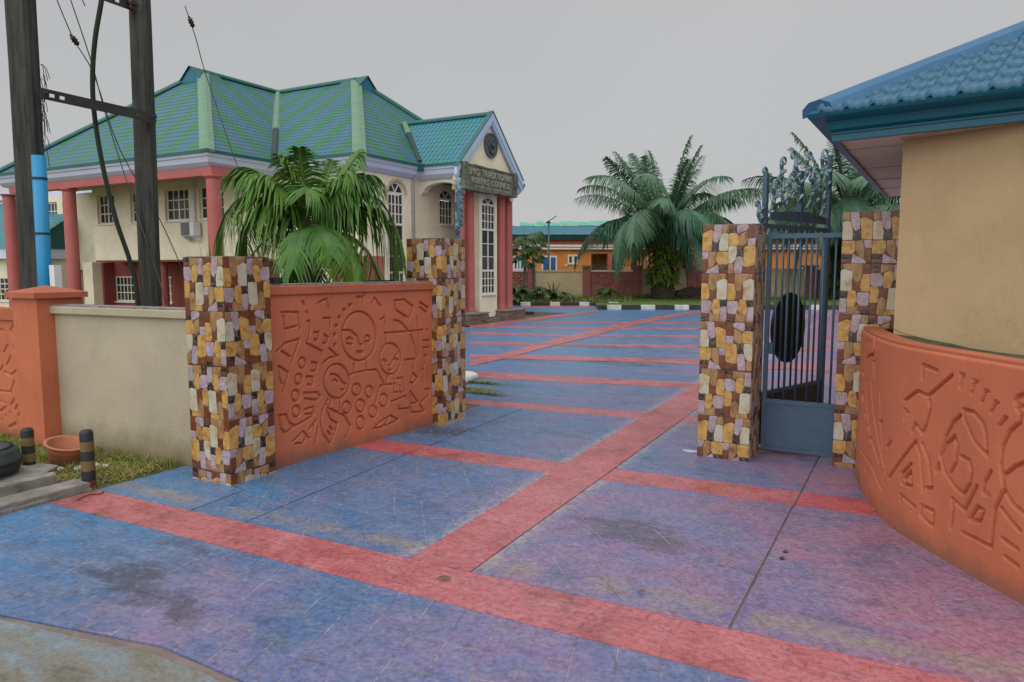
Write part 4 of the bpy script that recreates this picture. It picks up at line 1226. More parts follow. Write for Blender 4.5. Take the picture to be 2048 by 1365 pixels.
# blue pipe on the left pole
bp = FD(90, 560, 10.30)
t0 = FD(77, 312, 10.30)
BPIPE = thing('blue_pipe', 'bright blue plastic pipe strapped to the left utility pole', 'pipe', (bp[0], bp[1], 0))
b = MB(); b.tube([(bp[0] + (bp[0] - t0[0]) * .45, bp[1] + (bp[1] - t0[1]) * .45, 1.0), tuple(bp), tuple(t0)], .092, 14); b.build('pipe', M['blue_pipe'], BPIPE, True)
for px, py in ((79.5, 360), (85, 470)):
    q = FD(px, py, 10.30)
    b = MB(); b.tube([(q[0], q[1], q[2]), (q[0], q[1], q[2] + .03)], .098, 14); b.build('strap', M['black'], BPIPE)
c1 = FD(106, 545, 10.25)
b = MB(); b.box(c1[0] - .0, c1[0] + .12, c1[1] - .05, c1[1] + .05, c1[2] - .5, c1[2] + .1); setp(b.build('meter_box', M['ac_white'], None), 'small pale blue-white box beside the blue pipe above the orange pilaster', 'junction box')


def strung(name, pts, r, mat, label, cat, group=None, n=8, sub=8, smooth=True):
    """a cable through points, rounded with a Catmull-Rom curve"""
    P = [np.array(p, float) for p in pts]
    P = [P[0] * 2 - P[1]] + P + [P[-1] * 2 - P[-2]]
    out = []
    for i in range(1, len(P) - 2):
        for k in range(sub):
            t = k / sub
            a, b_, c, d = P[i - 1], P[i], P[i + 1], P[i + 2]
            out.append(.5 * (2 * b_ + (c - a) * t + (2 * a - 5 * b_ + 4 * c - d) * t * t + (3 * b_ - a - 3 * c + d) * t ** 3))
    out.append(P[-2])
    m = MB(); m.tube(out, r, n)
    o = m.build(name, mat, None, smooth)
    return setp(o, label, cat, group)


# cross-arms between the poles
def crossarm(label, a, bq, holes):
    root = thing('crossarm', label, 'cross-arm', tuple(a), 'steel cross-arms joining the two poles')
    a, bq = np.array(a), np.array(bq); d = bq - a; L = np.linalg.norm(d); d /= L
    m = MB(); n = np.array([d[1], -d[0], 0]); n /= np.linalg.norm(n); up = np.cross(n, d); up *= np.sign(up[2])
    segs = sorted(holes) + [None]
    s = 0.0
    for h in segs:          # web with real punched slots: lower and upper flange run through
        e = L if h is None else h * L - .035
        m.obox(a + d * s - up * .025, d * (e - s), n * .012, up * .05)
        s = None if h is None else h * L + .035
    m.obox(a - up * .07, d * L, n * .012, up * .045)
    m.obox(a + up * .025, d * L, n * .012, up * .045)
    m.obox(a + up * .07, d * L, -n * .06, up * .01)
    m.build('channel', M['steel_dark'], root)
    for f in (.02, .95):
        b2 = MB(); p = a + d * L * f; b2.tube([p - n * .05, p + n * .16], .014, 6); b2.build('bolt', M['steel_dark'], root)
    return root


crossarm('punched steel cross-arm joining the two utility poles at roof height', FD(80, 187, 10.36), FD(312, 238, 11.72), (.09, .17, .83))
crossarm('upper steel cross-arm cut by the top of the picture, between the two poles', FD(60, -62, 10.36), FD(272, 16, 11.72), (.2, .8))
for px, py in ((251, 2), (262, 10)):
    q = FD(px, py, 11.6)
    b = MB(); b.lathe([(.01, .09), (.035, .08), (.05, .03), (.03, .0), (.045, -.04), (.02, -.09), (.0, -.10)], tuple(q), 10)
    setp(b.build('pin_insulator', M['insul'], None, True), 'dark pin insulator under the upper cross-arm beside the right pole' if px == 262 else 'dark pin insulator left along the upper cross-arm', 'insulator')
cb = [FD(x, y, d) for x, y, d in ((209, -60, 10.9), (203, 0, 11.0), (190, 80, 11.1), (185, 160, 11.2), (190, 240, 11.3), (207, 340, 11.4), (232, 440, 11.5), (262, 530, 11.6), (275, 600, 11.65))] + [(FD(277, 610, 11.65) * np.array([1, 1, 0]))]
strung('power_cable', cb, .036, M['cable'], 'thick dark cable curving down from the cross-arm to the foot of the right pole', 'cable')
# frayed cords hanging on the left pole
for i in range(18):
    y = rng.uniform(110, 330)
    a = FD(83 + rng.uniform(-3, 3), y, 10.4); b_ = FD(86 + rng.uniform(0, 15), y + rng.uniform(20, 75), 10.35)
    c = (a + b_) / 2 + np.array([.03, .0, .04])
    m = MB(); m.tube([a, a * .6 + c * .4 + [0, 0, .01], c, c * .5 + b_ * .5, b_], .005, 5); m.build('frayed_cord', M['cable'], LPR, True)


def guy(pts, label, ins=None, r=.0085):
    P = [FD(*p) for p in pts]
    strung('guy_wire', P, r, M['wire'], label, 'guy wire', None, 5, 4)
    if ins:
        a, b_ = FD(*ins[0]), FD(*ins[1])
        d = Vector(b_ - a); m4 = d.to_track_quat('Z', 'Y').to_matrix()
        L = d.length
        b = MB(); b.lathe([(0, 0), (.02, .01), (.03, .05), (.05, .3 * L), (.03, .42 * L), (.05, .55 * L), (.03, .68 * L), (.045, .8 * L), (.02, L - .01), (0, L)], tuple(a), 10, 0, m4)
        setp(b.build('strain_insulator', M['insul'], None, True), ins[2], 'insulator')


guy([(108, -14, 11.0), (147, 78, 11.2), (188, 150, 11.4), (240, 300, 12.0), (320, 440, 12.6), (372, 560, 13.2), (378, 600, 13.4)], 'thin dark guy wire running behind the right pole down to the short tiled pillar', ((140, 68, 11.15), (157, 92, 11.25), 'dark strain insulator on the guy wire left of the big cable'))
guy([(138, -10, 11.0), (183, 125, 11.3), (213, 235, 11.5), (262, 390, 11.7), (312, 540, 11.75), (332, 606, 11.75)], 'pale guy wire crossing in front of the right pole down to the cream wall')
guy([(370, 12, 12.5), (392, 78, 12.7), (412, 150, 12.9), (470, 320, 13.2), (520, 460, 13.4), (547, 552, 13.5), (549, 580, 13.5)], 'thin guy wire slanting past the roof corner down behind the carved orange wall', ((377, 32, 12.58), (387, 56, 12.64), 'dark strain insulator hanging in the open sky right of the poles'))
guy([(160, -10, 11.2), (170, 12, 11.2)], 'short stub of wire at the top edge between the poles')

# ================================================================== VERGE CLUTTER
def bollard(x, y, h, label):
    root = thing('bollard', label, 'bollard', (x, y, 0), 'black and yellow bollards beside the entrance')
    R = .066
    bands = [('black', .80, 1.0), ('yellow_old', .635, .80), ('black', .47, .635), ('yellow_old', .30, .47), ('black', .13, .30), ('red_old', 0, .13)]
    for mt, f0, f1 in bands:
        b = MB()
        if f1 == 1.0:
            b.lathe([(R, f0 * h), (R, h * .93), (R * .92, h * .965), (R * .65, h * .99), (0.002, h)], (x, y, 0), 20)
        else: b.lathe([(R, f0 * h), (R, f1 * h)], (x, y, 0), 20)
        b.build('band', M[mt], root, True)


bollard(-8.57, 4.32, .54, 'black and yellow bollard standing behind the tyre, left of the broken tub')
bollard(-7.53, 4.37, .625, 'black and yellow bollard with a red foot at the corner of the pink band')

TUB = thing('plastic_tub', 'faded terracotta plastic tub lying tilted on the grass between the bollards', 'tub', (-8.66, 4.76, .02))
m4 = Matrix.Rotation(math.radians(-15), 3, Vector((math.sin(YAW), -math.cos(YAW), 0)).normalized()) @ Matrix.Rotation(math.radians(6), 3, 'X')
b = MB(); b.lathe([(.0, .0), (.155, .0), (.168, .015), (.185, .15), (.195, .155), (.199, .17), (.206, .23)], (-8.66, 4.76, .03), 28, 0, m4); b.build('tub_wall', M['terracotta'], TUB, True)
b = MB(); b.lathe([(.206, .231), (.238, .236), (.24, .246), (.206, .25), (.2, .243), (.178, .05), (.15, .03), (0, .03)], (-8.66, 4.76, .03), 28, 0, m4); b.build('rim', M['terracotta'], TUB, True)

TY = thing('old_tyre', 'old black tyre lying on the broken concrete at the left edge', 'tyre', (-8.52, 3.78, .14))
b = MB(); b.lathe([(.25, .03), (.33, .0), (.38, .03), (.40, .09), (.395, .12), (.405, .125), (.405, .16), (.395, .165), (.385, .23), (.34, .275), (.26, .27), (.245, .25), (.25, .2), (.30, .15), (.25, .09), (.25, .03)], (-8.52, 3.78, .145), 44)
b.build('tread_and_wall', M['rubber'], TY, True)
b = MB(); b.lathe([(.2, .262), (.27, .285), (.335, .282), (.2, .262)], (-8.52, 3.78, .145), 44); b.build('bead', M['rubber'], TY, True)


def rough_block(name, poly, z0, z1, label, cat, mat='concrete', grp=None, jit=.012, seed=1):
    r = random.Random(seed)
    P = []
    for a, c in zip(poly, poly[1:] + poly[:1]):
        n = max(2, int(math.hypot(c[0] - a[0], c[1] - a[1]) / .09))
        P += [(a[0] + (c[0] - a[0]) * k / n, a[1] + (c[1] - a[1]) * k / n) for k in range(n)]
    b = MB(); n = len(P)
    lv = [(z0, .0), (z0 + (z1 - z0) * .45, .012), (z0 + (z1 - z0) * .6, -.004), (z1 - .012, 0.0), (z1, -.018)]
    cx = sum(p[0] for p in P) / n; cy = sum(p[1] for p in P) / n
    for z, o in lv:
        for p in P:
            L = math.hypot(p[0] - cx, p[1] - cy)
            k = 1 + (o + r.uniform(-jit, jit)) / L
            b.v.append((cx + (p[0] - cx) * k, cy + (p[1] - cy) * k, z + (r.uniform(-.006, .006) if z > z0 else 0)))
    for q in range(len(lv) - 1):
        for i in range(n):
            j = (i + 1) % n
            b.f.append((q * n + i, q * n + j, q * n + n + j, q * n + n + i)); b.m.append(0)
    b.f.append(tuple((len(lv) - 1) * n + i for i in range(n))); b.m.append(0)
    o = b.build(name, M[mat]); return setp(o, label, cat, grp)


rough_block('concrete_kerb', [(-7.38, 2.3), (-7.36, 4.28), (-7.62, 4.30), (-7.72, 2.3)], -.02, .10, 'broken low concrete kerb with blue paint splashes along the edge of the paving', 'kerb', seed=3)
rough_block('concrete_kerb', [(-7.80, 2.6), (-7.72, 4.13), (-7.86, 4.22), (-8.02, 2.6)], -.02, .17, 'narrow raised concrete kerb in front of the old tyre', 'kerb', seed=4)
rough_block('concrete_slab', [(-8.1, 3.0), (-8.02, 4.2), (-8.25, 4.45), (-9.4, 4.2), (-9.4, 3.0)], -.02, .13, 'flat broken concrete slab under the old tyre', 'slab', seed=5)
for i, (px, py, s, mt, lb) in enumerate(((118, 938, .05, 'pebble', 'pale crumpled litter at the foot of the tub'), (157, 937, .055, 'pebble', 'pale flat stone left of the red-footed bollard'), (193, 931, .05, 'pebble', 'grey stone just right of the bollard against the wall'), (209, 933, .05, 'pebble', 'pale stone lying near the foot of the cream wall'),
                                         (158, 967, .08, 'green_plastic', 'scrap of green plastic beside the red-footed bollard'), (10, 914, .07, 'blue_plastic', 'scrap of blue plastic in the grass behind the tyre'))):
    p = G(px, py, .04)
    b = MB(); r = random.Random(i + 40)
    b.lathe([(0, 0), (s * .8, .0), (s, s * .3), (s * .6, s * .75), (0, s * .85)], (p[0], p[1], .02), 8)
    b.v = [(x + r.uniform(-.2, .2) * s, y + r.uniform(-.2, .2) * s, z + r.uniform(-.15, .15) * s) for x, y, z in b.v]
    setp(b.build('litter' if i != 1 and i < 4 else ('plastic_scrap' if i > 3 else 'stone'), M[mt]), lb, 'litter' if i > 3 or i == 0 else 'stone')


def leaf(px, py, L, w, ang, mat, label, name='fallen_leaf', cat='leaf'):
    p = G(px, py, TOP)
    b = MB(); n = 7
    ca, sa = math.cos(ang), math.sin(ang)
    for k in range(n + 1):
        t = k / n; ww = w * math.sin(math.pi * min(max(t, .03), .97)) ** .8; x = (t - .5) * L
        for s in (-1, 0, 1):
            y = s * ww / 2 + .1 * L * math.sin(t * 3)
            b.v.append((p[0] + x * ca - y * sa, p[1] + x * sa + y * ca, TOP + .012 + .02 * math.sin(t * 3.1) * (1 if s == 0 else .3) + (.01 if s else 0)))
    for k in range(n):
        for s in (0, 1):
            a = k * 3 + s
            b.f.append((a, a + 1, a + 4, a + 3)); b.m.append(0)
    o = b.build(name, M[mat], None, True); setp(o, label, cat)


leaf(1760, 1025, .17, .035, 0.2, 'leaf_yel', 'long yellow leaf on the bright red paving by the curved wall')
leaf(1530, 908, .16, .035, .25, 'leaf_yel', 'yellow leaf at the foot of the free-standing pillar')
leaf(888, 1162, .1, .05, .6, 'leaf_brown', 'curled brown leaf on the front red band')
leaf(1284, 1190, .07, .03, 1.2, 'leaf_brown', 'small brown leaf at the sandy edge of the front band')
for i, (px, py) in enumerate(((1571, 1106), (1564, 1119), (1816, 1070), (1800, 870))):
    p = G(px, py, TOP); b = MB(); b.lathe([(0, 0), (.016, .0), (.02, .01), (.01, .02), (0, .022)], (p[0], p[1], TOP), 7)
    setp(b.build('pebble', M['soil']), ('dark pebble on the purple panel', 'second dark crumb just below the pebble on the purple panel', 'grey pebble at the foot of the curved carved wall', 'dark pebble under the barred gate')[i], 'pebble')
p = G(1381, 903, TOP); b = MB()
b.prism([(p[0] + (.10 + .02 * math.sin(3 * a)) * math.cos(a) * (1.0), p[1] + (.07 + .015 * math.cos(2 * a)) * math.sin(a)) for a in np.linspace(0, 6.28, 22)[:-1]], TOP + .001, TOP + .006)  # thin wavy oval, paler than the panel it lies on
setp(b.build('paving_spot', M['pale_spot']), 'pale bluish paint spill on the paving left of the free-standing pillar', 'paint spill')
# dry twig on the pink band
tw = [G(x, y, TOP + .012) for x, y in ((152, 1001), (170, 993), (184, 989), (200, 988), (207, 984))]
strung('dry_twig', tw, .006, M['steel_dark'], 'thin dark twig lying on the pink band near the kerb', 'twig', None, 5, 3)
# white kerb end inside the yard
KE = MB(); KE.extr([(-9.4, 11.85, 0), (-7.85, 11.72, 0), (-7.68, 11.9, 0), (-7.85, 12.75, 0), (-8.1, 12.95, 0), (-9.4, 13.0, 0)], (0, 0, .14))
ke = KE.build('white_kerb', M['kerb_white']); bevel(ke, .06, 2); setp(ke, 'white painted kerb end showing beside the left gateway pillar', 'kerb')
# rods and cable bits lying on the carved wall
for i, pts in enumerate((((728, 553), (760, 556), (790, 555), (770, 551), (740, 549)), ((640, 545), (648, 556), (660, 553)))):
    P = [PX(x, y, -6.3) for x, y in pts]; 
    for q in P: q[2] = 2.14 + (.0 if i == 0 else (.12 if q is P[0] else 0.0))
    strung('loose_wire', P, .010, M['cable'], ('loop of black wire lying on top of the carved orange wall', 'bent stub of wire sticking up beside the palm')[i], 'wire', None, 5, 4)
b = MB(); q = PX(548, 556, -6.36); b.box(q[0] - .1, q[0] + .02, q[1] - .03, q[1] + .1, 2.127, 2.2); setp(b.build('black_bundle', M['black']), 'small black bundle on the wall top beside the short pillar', 'bundle')

# ================================================================== GUARDHOUSE
ZS = 3.55
hc = G(1807, 281, ZS); hr = G(2048, 246, ZS)
hc, hr = np.array([hc[0], hc[1]]), np.array([hr[0], hr[1]])
hd = (hr - hc) / np.linalg.norm(hr - hc)
hend = hc + hd * 4.2
back = np.array([0.03, 1.0])
HUT = thing('guardhouse', 'cream guardhouse with a teal gutter and blue tiled hip roof at the right edge', 'guardhouse', (hc[0], hc[1], 0))
hb0, hb1 = hc + back * 6.2, hend + back * 6.2
m = MB(); m.prism([tuple(hc), tuple(hend), tuple(hb1), tuple(hb0)], 0, ZS + .02); m.build('wall', M['hut_cream'], HUT)
# eave outline at soffit level (bottom of the gutter) and at the roof edge
e0 = G(1664, 281, ZS)[:2]; er = G(2048, 239, ZS)[:2]; ed = (er - e0) / np.linalg.norm(er - e0)
e1 = e0 + ed * 5.2
el = G(1772, 397, ZS)[:2]
f0 = G(1611, 231, 3.75)[:2]; fr = G(2048, 172, 3.75)[:2]; fd = (fr - f0) / np.linalg.norm(fr - f0)
f1 = f0 + fd * 5.4
fl = el + np.array([-.2, .25])
# soffit boards, parallel to the front eave
Yb = [0, .88, 1.0, 2.25, 3.55, 4.9, 6.4]
def lerp_left(t): return e0 + (el - e0) * min(t / np.linalg.norm(el - e0), 1.0)
prev = .0
for i, (a, c) in enumerate(((.02, .82), (.875, 1.24), (1.295, 2.54), (2.615, 3.87), (3.965, 5.2), (5.315, 6.75))):
    p0, p1 = lerp_left(a), lerp_left(c)
    if i == 0: q = [p0, p0 + ed * 5.0, p1 + ed * 5.0, p1]
    else: q = [p0, p0 + ed * 5.0, p1 + ed * 5.0, p1]
    m = MB(); m.prism([tuple(x) for x in q], ZS + (.012 if i == 1 else .02), ZS + .04); m.build('soffit_board', M['hut_soffit'], HUT)
m = MB(); m.prism([tuple(e0), tuple(e1), tuple(e1 + back * 6.9), tuple(el)], ZS + .045, ZS + .055); m.build('soffit_deck', M['gate_dark'], HUT)
m = MB()     # pale ledge strip above the front wall
m.obox((*(hc - hd * .02 - np.array([0, .09])), ZS - .0), (*(hd * 4.2), 0), (0, .085, 0), (0, 0, .019)); m.build('trim', M['soffit'], HUT)


def gutter(name, pa, pb, qa, qb, parent):
    """front board with a stepped section from soffit line p (low) to roof line q (high)"""
    m = MB()
    pa, pb, qa, qb = (np.array(v, float) for v in (pa, pb, qa, qb))
    sec = [(0.0, 0.0), (0.0, .38), (.22, .46), (.26, .80), (.92, .86), (1.0, 1.0)]
    zs = lambda f: ZS - .01 + .215 * f
    L = []
    for h, f in sec: L.append(((*(pa + (qa - pa) * h), zs(f)), (*(pb + (qb - pb) * h), zs(f))))
    inner_a, inner_b = pa + (pa - qa) * .25, pb + (pb - qb) * .25
    for (a, c), (d, e) in zip(L, L[1:]): m.face([a, c, e, d])
    m.face([L[-1][0], L[-1][1], (*inner_b, zs(1.0)), (*inner_a, zs(1.0))])
    m.face([(*inner_a, zs(0)), (*inner_b, zs(0)), L[0][1], L[0][0]])
    m.face([l[1] for l in L] + [(*inner_b, zs(1)), (*inner_b, zs(0))])
    m.build(name, M['fascia'], parent)


gutter('gutter', e0, e1, f0, f1, HUT)
gutter('gutter', el, e0, fl, f0, HUT)
# hip roof: ridge line from the corner through the point seen at the picture's edge
ZR = 3.755
h2 = G(2048, 62, 4.75)
hipd = np.array([h2[0] - f0[0], h2[1] - f0[1], h2[2] - ZR]); 
c3 = np.array([f0[0], f0[1], ZR])
apex = c3 + hipd * 1.75
fd3 = np.array([fd[0], fd[1], 0.0])
rn = np.cross(fd3, hipd); rn /= np.linalg.norm(rn)
if rn[2] < 0: rn = -rn
slope = np.cross(rn, fd3); slope /= np.linalg.norm(slope)
if slope[2] < 0: slope = -slope
ddir = np.array([fl[0] - f0[0], fl[1] - f0[1], 0]); ddir /= np.linalg.norm(ddir)
m = MB(); m.face([c3, c3 + fd3 * 7, apex + fd3 * 4.5, apex]); m.face([c3, apex, apex + ddir * 3, c3 + ddir * 7]); m.build('roof_deck', M['hut_tile'], HUT)
TWd, TLn = .225, .34
hip_u, hip_v = (hipd @ fd3), (hipd @ slope)


def roof_tile_mesh():
    m = MB(); n = 12
    prof = []
    for k in range(n + 1):
        t = k / n
        z = .046 * math.exp(-((t - .14) / .085) ** 2) + .010 * math.sin(t * 6.28 * 3) * (t > .28) + .008
        prof.append((t * TWd, z))
    rows = [(0.0, -.026), (0.0, .020), (.07, .010), (TLn + .03, -.014)]
    for v, dz in rows:
        for u, z in prof: m.v.append((u, v, z + dz + (.0 if dz > -.02 else -z * .25)))
    w = n + 1
    for r_ in range(len(rows) - 1):
        for k in range(n):
            a = r_ * w + k
            m.f.append((a, a + 1, a + w + 1, a + w)); m.m.append(0)
    return m.mesh('roof_tile', M['hut_tile'], True)


rt = roof_tile_mesh()
cnt = 0
B4 = Matrix(((fd3[0], slope[0], rn[0], 0), (fd3[1], slope[1], rn[1], 0), (fd3[2], slope[2], rn[2], 0), (0, 0, 0, 1)))
for row in range(7):
    v = .0 + row * TLn
    u0 = hip_u / hip_v * (v + TLn * .25)
    k = 0
    u = math.ceil((u0 + .05 - (0 if row % 2 == 0 else 0)) / TWd) * TWd - TWd * .5
    while u < 3.4 and cnt < 130:
        p = c3 + fd3 * u + slope * v + rn * .012
        o = bpy.data.objects.new('roof_tile', rt); COL.objects.link(o); o.parent = HUT
        o.matrix_local = Matrix.Translation(Vector(p) - HUT.location) @ B4
        cnt += 1; u += TWd
hu = hipd / np.linalg.norm(hipd)
sidev = np.cross(hu, np.array([0, 0, 1.0])); sidev /= np.linalg.norm(sidev); upv = np.cross(sidev, hu); upv *= np.sign(upv[2])
m = MB()
sec = [(-.22, -.03), (-.19, .05), (-.08, .10), (.08, .10), (.19, .05), (.22, -.03)]
a0 = c3 + hu * .13 - upv * .01; a1 = apex
for (s0, n0), (s1, n1) in zip(sec, sec[1:]):
    m.face([a0 + sidev * s0 + upv * n0, a0 + sidev * s1 + upv * n1, a1 + sidev * s1 + upv * n1, a1 + sidev * s0 + upv * n0])
m.face([a0 + sidev * s + upv * n for s, n in sec])
m.build('hip_cap', M['hut_cap'], HUT)
# mossy ledge between the curved carved wall and the guardhouse wall
LG = thing('mossy_ledge', 'dark mossy ledge between the curved carved wall and the guardhouse', 'ledge', (RP[0][0], RP[0][1], 0))
m = MB(); k0 = 25
pts_o, pts_i = [], []
wn2 = np.array([hd[1], -hd[0]])
for i in range(0, len(RP) - 60, 6):
    o = RP[i] - RNO[i] * .17
    t = i / (len(RP) - 61)
    x = hc[0] + t * 3.4
    s = (x - hc[0]) / hd[0]
    q = hc + hd * s + wn2 * .0
    pts_o.append((*o, RH - .012)); pts_i.append((q[0], q[1], 1.70 - .17 * min(1, max(0, (x - hc[0]) / .9)) ** .7))
rl = random.Random(5)
for i in range(len(pts_o) - 1):
    for f0_, f1_ in ((0, .4), (.4, .75), (.75, 1.02)):
        def pt(j, f):
            a, c = np.array(pts_o[j]), np.array(pts_i[j])
            rr = random.Random(j * 7 + int(f * 100))
            return a + (c - a) * f + np.array([0, 0, (rr.uniform(-.02, .02) if 0 < f < 1 else 0)])
        m.face([pt(i, f0_), pt(i + 1, f0_), pt(i + 1, f1_), pt(i, f1_)])
m.build('moss_fill', M['moss'], LG)
# ================================================================== THE HALL
HALL = thing('council_hall', 'two-storey cream hall with striped green and blue hip roofs and a gabled portico', 'hall', (-22, 22, 0))
ZE, ZRG = 6.43, 11.2
pW, pA, pV, pB = (-35.9, 17.45), (-21.85, 17.45), (-21.85, 20.5), (-17.6, 20.5)
apA, apB, mM = (-28.86, 23.0, ZRG), (-23.7, 27.47, ZRG), (-28.86, 27.47, ZRG)
E3 = lambda p, z=ZE: (p[0], p[1], z)


def clip_band(poly, lo, hi):
    def cut(P, val, keep_above):
        out = []
        for i in range(len(P)):
            a, c = P[i], P[(i + 1) % len(P)]
            ia = (a[1] >= val) if keep_above else (a[1] <= val)
            ic = (c[1] >= val) if keep_above else (c[1] <= val)
            if ia: out.append(a)
            if ia != ic:
                f = (val - a[1]) / (c[1] - a[1]); out.append((a[0] + (c[0] - a[0]) * f, val))
        return out
    P = cut(poly, lo, True)
    return cut(P, hi, False) if len(P) >= 3 else []


def roof_slope(name, poly, mat, parent, course=0.33, lift=0.008):
    """poly[0]-poly[1] is the eave; laid in courses whose lower edge stands proud of the one below"""
    P = [np.array(p, float) for p in poly]
    U = (P[1] - P[0]); U /= np.linalg.norm(U)
    nrm = np.cross(U, P[2] - P[0]); nrm /= np.linalg.norm(nrm)
    if nrm[2] < 0: nrm = -nrm
    V = np.cross(nrm, U); V = V if V[2] > 0 else -V
    p2 = [((p - P[0]) @ U, (p - P[0]) @ V) for p in P]
    vmax = max(q[1] for q in p2)
    m = MB(); m.uv = []
    v = 0.0
    while v < vmax - 1e-4:
        hi = min(v + course, vmax)
        c = clip_band(p2, v, hi)
        if len(c) >= 3:
            pts = []
            for (a, bb) in c:
                k = lift * (1 - (bb - v) / course)
                pts.append(P[0] + U * a + V * bb + nrm * (k + .004))
            n3 = np.cross(pts[1] - pts[0], pts[2] - pts[0])
            cc = c
            if n3 @ nrm < 0: pts, cc = pts[::-1], c[::-1]
            m.face(pts); m.uv.append(cc)
            lo = [q for q in c if abs(q[1] - v) < 1e-6]
            if len(lo) >= 2:
                ua, ub = min(q[0] for q in lo), max(q[0] for q in lo)
                a = P[0] + U * ua + V * v; bq = P[0] + U * ub + V * v
                q = [a + nrm * .004, bq + nrm * .004, bq + nrm * (lift + .004), a + nrm * (lift + .004)]
                m.face(q); m.uv.append([(ua, v), (ub, v), (ub, v + .02), (ua, v + .02)])
        v = hi
    return m.build(name, mat, parent)


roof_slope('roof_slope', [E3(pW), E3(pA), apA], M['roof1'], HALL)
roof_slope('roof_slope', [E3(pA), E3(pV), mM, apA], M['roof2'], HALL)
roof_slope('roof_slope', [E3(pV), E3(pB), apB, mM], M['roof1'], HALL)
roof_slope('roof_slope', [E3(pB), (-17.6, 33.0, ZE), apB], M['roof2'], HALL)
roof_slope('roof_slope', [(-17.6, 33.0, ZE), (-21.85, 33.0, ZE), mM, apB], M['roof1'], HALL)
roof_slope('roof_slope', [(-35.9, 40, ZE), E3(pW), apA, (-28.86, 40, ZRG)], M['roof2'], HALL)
# portico gable roof
GA, GY0, GY1, GYC, GZ = -15.86, 24.22, 29.45, 26.86, 8.74
roof_slope('portico_roof_slope', [(-17.75, GY0, ZE), (GA, GY0, ZE), (GA, GYC, GZ), (-20.7, GYC, GZ)], M['roof3'], HALL)
roof_slope('portico_roof_slope', [(GA, GY1, ZE), (-17.75, GY1, ZE), (-20.7, GYC, GZ), (GA, GYC, GZ)], M['roof3'], HALL)


def strip(name, a, c, w, t, mat, parent, lift=.03):
    a, c = np.array(a, float), np.array(c, float); d = (c - a); L = np.linalg.norm(d); d /= L
    s = np.cross(d, [0, 0, 1.0]); s /= np.linalg.norm(s); u = np.cross(s, d)
    m = MB()
    sec = [(-w / 2, -.09), (-w / 2, -.02), (-.06, t), (.06, t), (w / 2, -.02), (w / 2, -.09)]
    for (s0, n0), (s1, n1) in zip(sec, sec[1:]):
        m.face([a + s * s0 + u * (n0 + lift), c + s * s0 + u * (n0 + lift), c + s * s1 + u * (n1 + lift), a + s * s1 + u * (n1 + lift)])
    for e in (a, c): m.face([e + s * s0 + u * (n0 + lift) for s0, n0 in sec])
    return m.build(name, mat, parent)


strip('hip_cap', E3(pA), apA, .50, .04, M['hipcap'], HALL, .03)
strip('hip_cap', E3(pB), apB, .50, .04, M['hipcap'], HALL, .03)
strip('hip_cap', E3(pW), apA, .4, .1, M['teal_edge'], HALL, .04)
strip('hip_cap', (-17.6, 33.0, ZE), apB, .4, .1, M['teal_edge'], HALL, .04)
vm = np.array(mM) + (np.array(E3(pV)) - np.array(mM)) * .62
strip('valley_strip', mM, vm, .34, .06, M['hipcap'], HALL, .08)
strip('valley_strip', vm, E3(pV), .3, .05, M['valley_dark'], HALL, .07)
strip('ridge_cap', apA, (-28.86, 40, ZRG), .34, .09, M['teal_edge'], HALL, .05)
strip('ridge_cap', mM, apB, .34, .09, M['teal_edge'], HALL, .05)
strip('ridge_cap', (GA, GYC, GZ), (-20.7, GYC, GZ), .3, .07, M['teal_edge'], HALL, .04)
vp = (-17.7, GY0 + .05, ZE); vq = (-20.4, GYC, GZ - .02)
v0 = np.array(vp) + (np.array(vq) - np.array(vp)) * .04; v1 = np.array(vp) + (np.array(vq) - np.array(vp)) * .72; 
strip('valley_strip', v0, v1, .22, .05, M['valley_dark'], HALL, .12)
strip('valley_strip', v1, vq, .26, .05, M['hipcap'], HALL, .12)
# small gablets at the two hip peaks
for ap, d in ((np.array(apA), np.array([0, -1.0, 0])), (np.array(apB), np.array([1.0, 0, 0]))):
    s = np.array([-d[1], d[0], 0])
    f = ap + d * .75
    m = MB()
    tip, l, r_ = f + [0, 0, .14], f + s * .8 - [0, 0, .55], f - s * .8 - [0, 0, .55]
    bt, bl, br_ = ap - d * .6 + [0, 0, .14], ap - d * .9 + s * .8 - [0, 0, .55], ap - d * .9 - s * .8 - [0, 0, .55]
    m.face([tip, bt, bl, l]); m.face([bt, tip, r_, br_]); m.build('gablet', M['teal_edge'], HALL)
    m = MB(); m.face([tip - d * .08 - [0, 0, .06], l - d * .08, r_ - d * .08]); m.build('gablet_vent', M['fascia'], HALL)


# cornice swept round the eaves
def offset_path(P, d):
    out = []
    n = len(P)
    for i in range(n):
        t0 = np.array(P[i]) - np.array(P[i - 1]) if i > 0 else None
        t1 = np.array(P[i + 1]) - np.array(P[i]) if i < n - 1 else None
        def nn(t): t = t / np.linalg.norm(t); return np.array([t[1], -t[0]])
        if t0 is None: v = nn(t1)
        elif t1 is None: v = nn(t0)
        else:
            a, c = nn(t0), nn(t1); v = (a + c) / (1 + a @ c)
        out.append(np.array(P[i]) + v * d)
    return out


def sweep(name, path, prof, mat, parent, close=True):
    m = MB()
    L = [[(*q, z) for q in offset_path(path, o)] for o, z in prof]
    k = len(L)
    for a in range(k if close else k - 1):
        A_, B_ = L[a], L[(a + 1) % k]
        for i in range(len(path) - 1): m.face([A_[i], A_[i + 1], B_[i + 1], B_[i]])
    if close:
        m.face([l[0] for l in L]); m.face([l[-1] for l in L][::-1])
    return m.build(name, mat, parent)


